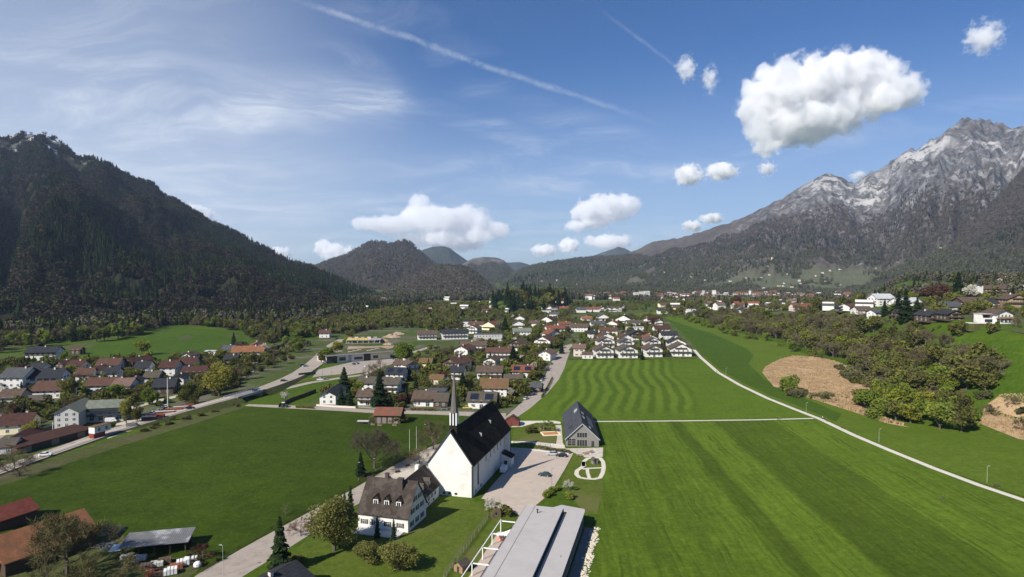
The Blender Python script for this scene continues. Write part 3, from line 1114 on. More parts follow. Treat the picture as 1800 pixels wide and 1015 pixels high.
woods('mountain_forest', on_loft(LM, 34000, 5, 0.0, 0.985, lambda u, v, p, r: ((p[:, 2] < 450 + r.normal(size=len(p)) * 60) | (fbm(p[:, 0] / 60, p[:, 1] / 60, 91, 3) > 0.52)) & (fbm(p[:, 0] / 110, p[:, 1] / 110, 92, 4) < 0.66) & (p[:, 1] < 3000)),
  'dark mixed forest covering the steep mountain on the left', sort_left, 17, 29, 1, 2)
woods('peak_forest', np.concatenate([on_loft(HB, 9000, 6), on_loft(HB2, 7000, 7)]), 'leafless forest on the twin peaks behind the valley', (0.07, 0.05, 0.68, 0.06, 0.14), 16, 26, 2, 2)
woods('bluff_forest', np.concatenate([on_loft(HE, 9000, 8, 0, 0.95), on_loft(HD, 3500, 9, 0, 0.7)]), 'patchy woods on the low rocky bluffs across the valley', sort_right, 14, 24, 3, 2)
woods('massif_forest', on_loft(RM, 52000, 10, 0.0, 0.72, lambda u, v, p, r: (p[:, 2] < 430 + r.normal(size=len(p)) * 90) & ((p[:, 2] > 130) | (fbm(p[:, 0] / 150, p[:, 1] / 150, 55, 4) > 0.40))),
  'brown leafless woods and hedged meadows below the rocky massif', sort_right, 13, 23, 4, 2)
woods('shoulder_forest', on_loft(RS, 22000, 11, 0.0, 1.0, lambda u, v, p, r: (p[:, 2] > 70) | (fbm(p[:, 0] / 150, p[:, 1] / 150, 56, 3) > 0.5)),
  'brown woods on the dark shoulder in front of the massif', sort_right, 14, 24, 5, 2)
# ------------------------------------------------------------------ fields, roads and yards
def stripes_right(t, co):
 x, y, z = t.xyz(co)
 s = t.m('ADD', t.m('SUBTRACT', x, t.m('MULTIPLY', y, 0.05)), t.m('MULTIPLY', t.m('SUBTRACT', t.noise(co, 0.05, 3), 0.5), 4.0))
 f = t.m('DIVIDE', t.m('SUBTRACT', s, 10.0), 140.0)
 def g(v): return (v, v, v)
 st = [(0.0, 0.96), (0.07, 0.90), (0.09, 1.0), (0.15, 0.9), (0.17, 1.05), (0.23, 0.86), (0.245, 1.02), (0.30, 1.06), (0.335, 1.10), (0.355, 0.72), (0.385, 0.74),
   (0.395, 1.16), (0.49, 1.10), (0.505, 0.70), (0.60, 0.78), (0.70, 0.80), (0.715, 1.12), (0.90, 1.02), (1.0, 0.95)]
 st = [(p, g(v)) for p, v in st]
 a = t.ramp(f, st)
 streak = t.noise(t.comb(t.m('MULTIPLY', s, 0.8), t.m('MULTIPLY', y, 0.03), 0.0), 1.0, 5, 0.6)
 fr = t.m('FRACT', t.m('DIVIDE', s, 13.0))
 trk = t.m('MINIMUM', t.m('ABSOLUTE', t.m('SUBTRACT', fr, 0.42)), t.m('ABSOLUTE', t.m('SUBTRACT', fr, 0.57)))
 a = t.mix(t.m('MULTIPLY', t.m('SUBTRACT', 1.0, t.ss(trk, 0.012, 0.035)), t.ss(t.noise(co, 0.06, 4), 0.4, 0.6)), a, (0.70, 0.74, 0.70))
 return t.mix(1.0, a, t.ramp(streak, [(0.3, g(0.76)), (0.7, g(1.24))]), 'MULTIPLY')


def stripes_mid(t, co):
 x, y, z = t.xyz(co)
 ph = t.m('MULTIPLY', t.m('SUBTRACT', y, 336.0), 2 * math.pi / 128.0)
 s = t.m('SUBTRACT', t.m('SUBTRACT', x, t.m('MULTIPLY', t.m('SUBTRACT', y, 325.0), 0.16)), t.m('MULTIPLY', t.m('SINE', ph), 2.3))
 s = t.m('ADD', s, t.m('MULTIPLY', t.m('SUBTRACT', t.noise(co, 0.035, 3), 0.5), 6.0))
 wv = t.m('SINE', t.m('MULTIPLY', s, 2 * math.pi / 7.6))
 wv = t.m('ADD', wv, t.m('MULTIPLY', t.m('SUBTRACT', t.noise(co, 0.25, 5), 0.5), 1.1))
 band = t.m('MULTIPLY', t.ss(s, 12.0, 32.0), t.m('SUBTRACT', 1.0, t.ss(s, 88.0, 104.0)))
 band = t.m('MULTIPLY', band, t.ss(y, 298.0, 330.0))
 f = t.m('ADD', 0.5, t.m('MULTIPLY', t.m('MULTIPLY', wv, band), 0.5))
 return t.ramp(f, [(0.18, (0.74, 0.78, 0.74)), (0.5, (0.97, 0.97, 0.97)), (0.82, (1.22, 1.16, 1.3))])


grass_mat('mown_right', (0.054, 0.092, 0.007), (0.092, 0.142, 0.012), fleck=(0.14, 0.2, 0.05), stripes=stripes_right)
grass_mat('mown_mid', (0.060, 0.104, 0.008), (0.094, 0.148, 0.013), stripes=stripes_mid)
grass_mat('left_grass', (0.016, 0.033, 0.002), (0.048, 0.078, 0.005), fleck=(0.12, 0.15, 0.035))
grass_mat('dark_grass', (0.036, 0.071, 0.006), (0.058, 0.102, 0.009))
grass_mat('light_grass', (0.066, 0.106, 0.009), (0.096, 0.142, 0.015))
grass_mat('lawn', (0.058, 0.088, 0.010), (0.092, 0.124, 0.018), patch=(0.11, 0.115, 0.035))
grass_mat('rough_verge', (0.045, 0.055, 0.018), (0.085, 0.095, 0.030), patch=(0.09, 0.075, 0.045), rough_scale=0.5)
grass_mat('garden_ground', (0.040, 0.060, 0.016), (0.085, 0.110, 0.030), patch=(0.13, 0.115, 0.09), rough_scale=0.25)
grass_mat('valley_ground', (0.050, 0.070, 0.020), (0.085, 0.105, 0.034), patch=(0.075, 0.075, 0.04), rough_scale=0.1)
plain('asphalt_pale', (0.33, 0.285, 0.24), 0.95, 0.16, 0.5, 0.15, dirt=(0.26, 0.22, 0.18))
plain('asphalt', (0.20, 0.19, 0.18), 0.92, 0.2, 0.5, 0.15)
plain('gravel', (0.47, 0.43, 0.36), 0.95, 0.22, 0.8, 0.3, dirt=(0.36, 0.31, 0.25))
plain('path_gravel', (0.56, 0.52, 0.43), 0.95, 0.15, 0.8, 0.2)
plain('paving', (0.43, 0.36, 0.30), 0.95, 0.10, 0.4, 0.1, dirt=(0.38, 0.315, 0.26))
plain('earth', (0.30, 0.22, 0.15), 0.95, 0.3, 0.4, 0.5, dirt=(0.40, 0.33, 0.24))
plain('reed_ground', (0.39, 0.275, 0.155), 0.95, 0.18, 0.35, 0.3, dirt=(0.38, 0.27, 0.15))
plain('line_paint', (0.75, 0.75, 0.72), 0.8, 0.1, 2)
plain('kerb_dark', (0.045, 0.045, 0.042), 0.9, 0.3, 1)

sheet('garden_ground', [(-200, 705), (20, 640), (120, 628), (330, 640), (470, 600), (560, 596), (575, 575), (700, 556), (850, 545), (1010, 552), (1165, 556), (1240, 627), (1000, 633),
      (992, 610), (985, 640), (955, 690), (905, 722), (885, 729), (700, 722), (520, 712), (575, 700), (660, 660), (620, 625), (560, 632), (520, 652), (440, 686), (300, 725), (120, 780), (-60, 840), (-300, 900)],
  0.03, MATS['garden_ground'])
sheet('valley_ground', [(-400, 590), (60, 582), (260, 560), (480, 556), (640, 540), (700, 533), (900, 527), (1165, 527), (1180, 555), (1010, 551), (850, 544), (700, 555), (575, 574), (480, 596), (330, 600), (60, 626), (-400, 660)], 0.02, MATS['valley_ground'], 60)
sheet('town_ground', [(-520, 1500), (-700, 2500), (1500, 2500), (1300, 1500)], 0.06, MATS['valley_ground'], world_pts=True)
sheet('terrace_ground', [(282, 330), (300, 420), (315, 513), (338, 642), (330, 770), (300, 895), (262, 962), (250, 1150), (900, 1150), (900, 330)], 0.05, MATS['valley_ground'], 10, world_pts=True)
sheet('mown_meadow', [(903, 741), (934, 716), (964, 690), (984, 665), (993, 643), (999, 632), (1240, 629), (1262, 654), (1300, 676), (1350, 700), (1400, 720), (1436, 735), (1060, 740), (985, 741)], 0.03, MATS['mown_mid'])
sheet('striped_meadow', [(1058, 743), (1436, 738), (1505, 768), (1565, 793), (1650, 828), (1800, 885), (2050, 975), (2050, 1120), (1030, 1120), (1046, 1000), (1052, 905), (1060, 850), (1066, 800), (1064, 765)], 0.03, MATS['mown_right'])
sheet('upper_meadow', [(1170, 558), (1215, 560), (1290, 583), (1360, 600), (1420, 625), (1480, 660), (1800, 752), (2000, 790), (2050, 965), (1800, 873), (1640, 819), (1500, 762), (1440, 733), (1400, 718), (1350, 698),
      (1300, 674), (1262, 652), (1232, 626), (1192, 583)], 0.025, MATS['light_grass'], 12)
sheet('unmown_strip', [(1172, 561), (1205, 572), (1260, 590), (1312, 613), (1325, 625), (1316, 640), (1345, 668), (1400, 695), (1480, 728), (1470, 742), (1400, 713), (1350, 694), (1300, 670), (1265, 650), (1235, 624), (1194, 582)], 0.055, MATS['dark_grass'])
sheet('left_hill_meadow', [(95, 622), (150, 606), (225, 607), (265, 590), (292, 573), (345, 577), (400, 583), (475, 591), (478, 603), (430, 609), (340, 622), (300, 641), (150, 634)], 0.06, MATS['dark_grass'], 14)
sheet('hillside_meadow', [(1690, 596), (1760, 600), (1900, 602), (1950, 700), (1800, 697), (1735, 695), (1712, 668)], 0.10, MATS['dark_grass'], 9)
sheet('knoll_meadow', [(800, 555), (830, 549), (858, 545), (870, 551), (840, 560), (810, 563)], 0.09, MATS['light_grass'], 20)
sheet('green_strip', [(1008, 562), (1012, 555), (1050, 553), (1110, 551), (1165, 549), (1168, 556), (1100, 557), (1040, 562)], 0.09, MATS['light_grass'])
sheet('site_meadow', [(690, 622), (705, 592), (722, 578), (740, 577), (742, 600), (722, 615)], 0.08, MATS['dark_grass'])
sheet('left_meadow', [(-300, 960), (-80, 866), (0, 846), (60, 826), (120, 806), (200, 780), (300, 751), (370, 730), (428, 715), (520, 719.5), (600, 723.5), (660, 727.5), (740, 729), (810, 731.5), (880, 738), (820, 761), (757, 785), (690, 819), (618, 861), (560, 891), (480, 934), (420, 967), (345, 1011), (300, 1050), (-300, 1100)], 0.02, MATS['left_grass'])
sheet('rectory_lawn', [(700, 905), (752, 868), (800, 872), (836, 884), (880, 888), (862, 905), (838, 935), (800, 985), (780, 1030), (480, 1030), (520, 965), (560, 935), (630, 925)], 0.035, MATS['lawn'])
sheet('hall_lawn', [(862, 906), (905, 907), (920, 895), (870, 990), (840, 1060), (765, 1060), (800, 990), (838, 938)], 0.036, MATS['lawn'])
sheet('kindergarten_lawn', [(904, 745), (985, 742), (990, 790), (960, 792), (925, 780), (900, 778)], 0.036, MATS['lawn'])
sheet('playground_lawn', [(1012, 790), (1062, 800), (1062, 850), (1050, 905), (1030, 905), (1000, 868), (985, 850)], 0.036, MATS['lawn'])

# church street, lane, and the paths over the meadows
sheet('church_street', [(300, 1050), (345, 1012), (420, 968), (480, 935), (560, 892), (618, 862), (690, 820), (757, 786), (820, 762), (884, 737), (905, 719), (935, 691), (955, 668), (966, 645), (973, 628), (985, 613), (1000, 603), (1010, 604), (1003, 616),
      (997, 632), (992, 648), (982, 668), (962, 692), (932, 718), (903, 738), (860, 762), (800, 800), (750, 838), (715, 852), (660, 872), (622, 890), (600, 905), (545, 940), (490, 975), (425, 1015), (380, 1050)], 0.05, MATS['asphalt_pale'])
sheet('church_lane', [(437, 711), (520, 713.5), (600, 717), (660, 721), (740, 722.5), (810, 724), (890, 727), (888, 736), (810, 731), (740, 728.5), (660, 727), (600, 723), (520, 719), (430, 714)], 0.055, MATS['asphalt_pale'])
sheet('church_plaza', [(668, 850), (700, 828), (757, 795), (775, 790), (790, 800), (765, 822), (752, 838), (740, 850), (700, 858)], 0.07, MATS['gravel'])
sheet('car_park', [(894, 787), (950, 790), (1008, 797), (993, 825), (973, 858), (956, 877), (938, 892), (913, 907), (890, 893), (878, 884), (846, 877), (868, 850), (900, 815)], 0.05, MATS['paving'])
ribbon('field_path', [(1158, 572), (1176, 577), (1192, 585), (1212, 606), (1232, 629), (1262, 655), (1300, 677), (1350, 701), (1400, 721), (1440, 736.5), (1500, 765), (1560, 790.5), (1640, 823), (1720, 853), (1800, 880), (1900, 915), (2050, 968)], 2.7, 0.07, MATS['path_gravel'], sub=4)
ribbon('cross_path', [(1040, 741.5), (1120, 741), (1200, 740.3), (1330, 738.5), (1430, 736)], 1.7, 0.065, MATS['path_gravel'], sub=3)
ribbon('hill_lane', [(640, 661), (660, 648), (700, 631), (722, 621), (770, 606), (830, 597), (885, 589), (935, 584), (955, 574)], [4, 4, 4.5, 5, 5, 6, 6, 6], 0.06, MATS['asphalt_pale'], sub=3)
ribbon('side_road', [(498, 684), (545, 673), (600, 664.5), (640, 659), (665, 652)], 5.5, 0.05, MATS['asphalt_pale'], sub=3)
ribbon('valley_road', [(440, 640), (470, 632), (500, 625), (520, 622)], 4, 0.06, MATS['asphalt_pale'], sub=2)
ribbon('village_street', [(1000, 606), (1015, 588), (1005, 570), (990, 562)], 5, 0.06, MATS['asphalt_pale'], sub=2)
ribbon('railway_bed', [(-60, 815), (0, 790), (80, 765), (160, 738), (250, 712), (330, 692), (400, 672)], 5.0, 0.05, MATS['gravel'], sub=2)
ribbon('station_road', [(-60, 800), (0, 776), (80, 751), (170, 722), (230, 706)], 3.0, 0.055, MATS['asphalt_pale'], sub=2)
sheet('forecourt', [(545, 668), (560, 650), (605, 640), (640, 632), (690, 628), (690, 640), (640, 655), (600, 661)], 0.045, MATS['asphalt_pale'])
sheet('works_yard', [(188, 772), (205, 745), (240, 735), (290, 722), (330, 712), (342, 716), (280, 738), (232, 757)], 0.06, MATS['gravel'])
sheet('hotel_car_park', [(-40, 760), (0, 725), (45, 722), (60, 735), (30, 752), (0, 772)], 0.06, MATS['asphalt_pale'])
sheet('building_site', [(610, 615), (618, 596), (650, 588), (690, 578), (720, 577), (712, 590), (700, 600), (690, 612), (660, 617)], 0.07, MATS['earth'])
sheet('farm_yard', [(-60, 1060), (-60, 960), (0, 950), (60, 960), (160, 920), (215, 935), (235, 985), (330, 980), (352, 1000), (280, 1060)], 0.05, MATS['rough_verge'])
ribbon('rough_bank', [(-80, 866), (0, 846), (60, 826), (120, 806), (200, 780), (300, 751), (370, 730), (425, 714)], [11, 11, 11, 12, 12, 11, 9, 6], 0.045, MATS['rough_verge'], sub=3)
sheet('junction_green', [(505, 677), (520, 669), (560, 662), (600, 658), (600, 662), (545, 669)], 0.07, MATS['lawn'])


def road3(name, pts, width, m, skirt=None, thick=0.25):
 """road on its own bank; pts are (px, py, height above the ground)"""
 P = [onz(*p) for p in pts]
 V, F, mi = [], [], []
 for i, p in enumerate(P):
  d = P[min(i + 1, len(P) - 1)] - P[max(i - 1, 0)]
  d.z = 0
  d.normalize()
  nr = Vector((d.y, -d.x, 0))
  wd = width[i] if hasattr(width, '__len__') else width
  out = wd / 2 + 0.4 + max(0.3, p.z * 1.6)
  for s, z in ((-out, -0.1), (-wd / 2 - 0.4, p.z - 0.04), (-wd / 2, p.z), (wd / 2, p.z), (wd / 2 + 0.4, p.z - 0.04), (out, -0.1)):
   q = p + nr * s
   V.append((q.x, q.y, z))
 for i in range(len(P) - 1):
  for k in range(5):
   F.append((6 * i + k, 6 * i + k + 1, 6 * i + 6 + k + 1, 6 * i + 6 + k))
   mi.append(0 if k == 2 else 1)
 o = link(name, mesh_np(name, V, F, [m, skirt or MATS['rough_verge']], midx=mi))
 o['kind'] = 'structure'
 return P


RW = [(-120, 868, .35), (-60, 849, .35), (0, 827, .35), (60, 806, .35), (120, 785, .4), (200, 757, .6), (300, 727.5, 1.4), (360, 711, 2.4), (412, 697, 3.0)]
road3('main_road', RW, [7.5, 7.5, 7.5, 7.5, 7.5, 8, 8, 8, 8], MATS['asphalt_pale'])
road3('main_road', [(449, 686.5, 3.0), (475, 678, 2.6), (505, 666.5, 1.6), (530, 655, 0.8), (552, 640, 0.3), (566, 626, 0.15), (577, 613, 0.12), (590, 603, 0.12), (612, 592, 0.12)], [8, 8.5, 10, 12, 13, 12, 11, 9, 8], MATS['asphalt_pale'])


def edge_line(name, pts, width, side, lift, m):
 P = [onz(*p) for p in pts]
 V, F = [], []
 for i, p in enumerate(P):
  d = P[min(i + 1, len(P) - 1)] - P[max(i - 1, 0)]
  d.z = 0
  d.normalize()
  nr = Vector((d.y, -d.x, 0))
  for s in (side - width / 2, side + width / 2):
   q = p + nr * s
   V.append((q.x, q.y, p.z + lift))
 for i in range(len(P) - 1):
  F.append((2 * i, 2 * i + 1, 2 * i + 3, 2 * i + 2))
 o = link(name, mesh_np(name, V, F, [m]))
 o['kind'] = 'structure'


edge_line('verge_gap', RW, 0.55, 2.2, 0.01, MATS['kerb_dark'])
edge_line('road_line', RW, 0.25, -0.5, 0.01, MATS['line_paint'])
edge_line('kerb_strip', RW, 0.6, 3.9, 0.012, MATS['kerb_dark'])

# bridge over the lane
def bridge():
 a, b = onz(412, 697, 3.0), onz(449, 686.5, 3.0)
 d = (b - a)
 d.z = 0
 L_ = d.length
 rz = math.atan2(d.y, d.x)
 e = empty('road_bridge', (a.x, a.y, 0), rz, 'grey concrete road bridge over the lane at the edge of the left meadow', 'bridge')
 mc = plain('concrete', (0.30, 0.29, 0.27), 0.9, 0.25, 0.8, 0.2, dirt=(0.14, 0.13, 0.12))
 mb = MB(); mb.box(-1.5, L_ + 1.5, -4.2, 4.2, 2.35, 2.96); mb.obj('deck', mc, e)
 mb = MB(); mb.box(-1.5, L_ + 1.5, -3.9, 3.9, 2.962, 2.99); mb.obj('carriageway', MATS['asphalt'], e)
 for s in (-4.35, 4.1):
  mb = MB(); mb.box(-3, L_ + 3, s, s + 0.25, 2.2, 3.5); mb.obj('parapet', plain('parapet', (0.42, 0.41, 0.38), 0.9, 0.15), e)
 for x0, x1 in ((-5.0, 1.2), (L_ - 1.2, L_ + 5)):
  mb = MB(); mb.box(x0, x1, -4.1, 4.1, -0.2, 2.34); mb.obj('abutment', mc, e)


bridge()

# reed beds
def reed_bed(name, poly, n, label, hmin=1.3, hmax=2.4, seed=0):
 P = [G(*p) for p in poly]
 out_ = [(p.x, p.y) for p in P]
 r = np.random.RandomState(seed)
 xs = r.uniform(min(p[0] for p in out_), max(p[0] for p in out_), n * 4)
 ys = r.uniform(min(p[1] for p in out_), max(p[1] for p in out_), n * 4)
 q = np.stack([xs, ys], 1)
 q = q[inside(out_, q)]
 q = q[fbm(q[:, 0] / 6, q[:, 1] / 6, seed + 3, 3) > 0.36][:n]
 k = len(q)
 z = T(q[:, 0], q[:, 1])
 h = r.uniform(hmin, hmax, k)
 c = np.stack([q[:, 0], q[:, 1], z + h / 2], 1)
 an = r.rand(k) * 6.28
 a = np.stack([np.cos(an), np.sin(an), np.zeros(k)], 1) * r.uniform(0.12, 0.4, k)[:, None]
 b = np.stack([r.normal(size=k) * 0.18, r.normal(size=k) * 0.18, np.ones(k)], 1) * (h / 2)[:, None]
 V, F = quads(c, a, b)
 me = mesh_np(name, V, F, [MATS['reed']])
 o = link(name, me)
 tag(o, label, 'reeds', kind='stuff')


foliage('reed', [(0.0, (0.46, 0.335, 0.195)), (1.0, (0.46, 0.335, 0.195))], 0.4, 0.16, 0.12)
POND = [(1340, 655), (1345, 645), (1372, 632), (1395, 626), (1440, 628), (1470, 636), (1505, 650), (1525, 665), (1530, 690), (1505, 702), (1480, 692), (1440, 690), (1400, 690), (1360, 680)]
sheet('reed_ground', POND, 0.09, MATS['reed_ground'], 12)
reed_bed('reed_bed', POND, 15000, 'large tan bed of dry reeds beside the wood', .35, .8, seed=4)
SHORE = [(1400, 693), (1440, 692), (1480, 694), (1520, 706), (1545, 735), (1600, 752), (1560, 745), (1510, 728), (1460, 712)]
sheet('reed_ground', SHORE, 0.085, MATS['reed_ground'], 12)
reed_bed('reed_fringe', SHORE, 5000, 'pale ragged reed fringe along the edge of the path meadow', 0.8, 1.6, seed=5)
LOW = [(1722, 745), (1730, 715), (1760, 694), (1800, 692), (1950, 700), (1990, 800), (1860, 785), (1790, 772)]
sheet('reed_ground', LOW, 0.085, MATS['reed_ground'], 12)
reed_bed('reed_marsh', LOW, 7000, 'tan marsh of flattened reeds at the right edge', 0.4, 0.9, seed=6)
# ------------------------------------------------------------------ building materials
plain('glass', (0.025, 0.03, 0.038), 0.15, 0.2, 0.5, spec=0.6)
plain('white_wall', (0.68, 0.66, 0.62), 0.9, 0.07, 0.5, 0.06, dirt=(0.60, 0.575, 0.53))
plain('cream_wall', (0.72, 0.64, 0.44), 0.9, 0.07, 0.5)
plain('grey_wall', (0.46, 0.45, 0.43), 0.9, 0.08, 0.5)
plain('pink_wall', (0.62, 0.52, 0.47), 0.9, 0.08, 0.5)
plain('wood_dark', (0.075, 0.050, 0.034), 0.85, 0.35, 2.0, 0.3)
plain('wood_tan', (0.28, 0.18, 0.10), 0.85, 0.3, 2.0, 0.3)
plain('wood_grey', (0.20, 0.18, 0.155), 0.9, 0.3, 2.0, 0.3)
plain('white_paint', (0.80, 0.80, 0.78), 0.6, 0.05, 2)
plain('metal_dark', (0.04, 0.042, 0.045), 0.5, 0.2, 2)
plain('metal_grey', (0.35, 0.36, 0.37), 0.5, 0.15, 2)
plain('zinc', (0.41, 0.385, 0.365), 0.7, 0.05, 0.35, dirt=(0.385, 0.36, 0.34), spec=0.15)
plain('shutter', (0.10, 0.075, 0.05), 0.8, 0.2, 2)
plain('solar', (0.016, 0.020, 0.035), 0.2, 0.2, 2, spec=0.6)


def roof_mat(name, col, moss=None):
 """tiled roof: courses, tile-to-tile differences, weathered patches"""
 m, t, b = bsdf_mat(name)
 co = t.n('ShaderNodeTexCoord').outputs['Object']
 x, y, z = t.xyz(co)
 n1 = t.noise(co, 0.55, 6, 0.65)
 n2 = t.noise(co, 3.2, 4, 0.7)
 c = t.ramp(t.m('ADD', t.m('MULTIPLY', n1, 0.5), t.m('MULTIPLY', n2, 0.5)), [(0.32, tuple(k * 0.62 for k in col)), (0.52, col), (0.70, tuple(min(0.9, k * 1.4) for k in col))])
 if moss:
  c = t.mix(t.ss(t.noise(co, 0.3, 6, 0.65), 0.46, 0.62), c, moss)
 t.l(c, b.inputs['Base Color'])
 b.inputs['Roughness'].default_value = 0.9
 b.inputs['Specular IOR Level'].default_value = 0.08
 wv = t.m('SINE', t.m('MULTIPLY', z, 18.0))
 wx = t.m('SINE', t.m('MULTIPLY', t.m('ADD', x, y), 20.0))
 bp = t.n('ShaderNodeBump', i_Strength=0.5, i_Distance=0.06)
 t.l(t.m('ADD', t.m('ADD', wv, wx), t.m('MULTIPLY', n2, 2.0)), bp.inputs['Height'])
 t.l(bp.outputs[0], b.inputs['Normal'])
 MATS['roof_' + name] = m
 return m


for nm, col, moss in (('red', (0.185, 0.075, 0.050), None), ('redbrown', (0.105, 0.058, 0.044), None), ('brown', (0.105, 0.076, 0.058), None), ('greybrown', (0.095, 0.082, 0.070), (0.085, 0.072, 0.045)),
      ('grey', (0.080, 0.084, 0.088), None), ('dark', (0.036, 0.038, 0.043), None), ('orange', (0.25, 0.115, 0.060), (0.19, 0.095, 0.055)), ('moss', (0.17, 0.095, 0.055), (0.115, 0.095, 0.036)),
      ('pink', (0.165, 0.105, 0.086), None), ('light', (0.45, 0.46, 0.47), None), ('greengrey', (0.165, 0.18, 0.145), None), ('church', (0.018, 0.016, 0.013), (0.028, 0.023, 0.014)),
      ('slate', (0.060, 0.064, 0.075), None), ('shingle', (0.052, 0.041, 0.035), (0.085, 0.070, 0.060)), ('darkred', (0.072, 0.037, 0.030), None), ('turf', (0.085, 0.085, 0.03), (0.13, 0.12, 0.06))):
 roof_mat(nm, col, moss)
WALLS = {'w': 'white_wall', 'c': 'cream_wall', 'g': 'grey_wall', 'p': 'pink_wall', 'd': 'wood_dark', 't': 'wood_tan'}

# ------------------------------------------------------------------ shared window meshes (hung on every wall)
def window_me(wd, ht, shut=False, bars=True):
 mb = MB()
 mb.box(-wd / 2 - 0.09, wd / 2 + 0.09, -0.05, 0.0, -0.09, ht + 0.09, 1)
 mb.box(-wd / 2, wd / 2, -0.07, -0.05, 0, ht, 0)
 if bars:
  mb.box(-0.04, 0.04, -0.085, -0.07, 0, ht, 1)
  mb.box(-wd / 2, -0.04, -0.085, -0.07, ht * 0.62, ht * 0.62 + 0.05, 1)
  mb.box(0.04, wd / 2, -0.085, -0.07, ht * 0.62, ht * 0.62 + 0.05, 1)
 if shut:
  for s in (-1, 1):
   a, b = sorted((s * (wd / 2 + 0.1), s * (wd / 2 + 0.62)))
   mb.box(a, b, -0.09, -0.01, -0.03, ht + 0.03, 2)
 return mb.mesh('window', [MATS['glass'], MATS['white_paint'], MATS['shutter']])


WIN = {'n': window_me(1.15, 1.3), 's': window_me(1.0, 1.25, True), 'd': window_me(1.9, 2.1), 'l': window_me(0.9, 0.7, False, False), 't': window_me(1.2, 5.5), 'x': window_me(2.6, 1.5)}
FOOT = []   # footprints that trees keep clear of: x, y, radius


def hang(parent, me, x, y, z, side, name='window'):
 """fix a window on a wall; side: 0 front, 1 right, 2 back, 3 left"""
 return link(name, me, parent, (x, y, z), (0, math.pi / 2, math.pi, -math.pi / 2)[side])


def gable_roof(mb, w, d, eave, rise, ov=0.8, ovg=1.0, th=0.22, mi=0):
 """two slopes, ridge along y, over a body w wide and d deep"""
 hw = w / 2
 k = rise / hw
 for s in (-1, 1):
  x0, x1 = s * (hw + ov), 0.0
  z0, z1 = eave - k * ov, eave + rise
  vs = []
  for y in (-d / 2 - ovg, d / 2 + ovg):
   vs += [(x0, y, z0 + 0.02), (x1, y, z1 + 0.02), (x1, y, z1 + th + 0.04), (x0, y, z0 + th)]
  fs = [(0, 1, 2, 3), (7, 6, 5, 4), (0, 4, 5, 1), (3, 2, 6, 7), (0, 3, 7, 4)]
  if s > 0:
   fs = [tuple(reversed(f)) for f in fs]
  mb.add(vs, fs, mi)
 return mb


def gable_body(mb, w, d, eave, rise, mi=0):
 hw = w / 2
 return mb.prism([(-hw, -0.3), (hw, -0.3), (hw, eave), (0, eave + rise), (-hw, eave)], -d / 2, d / 2, mi)


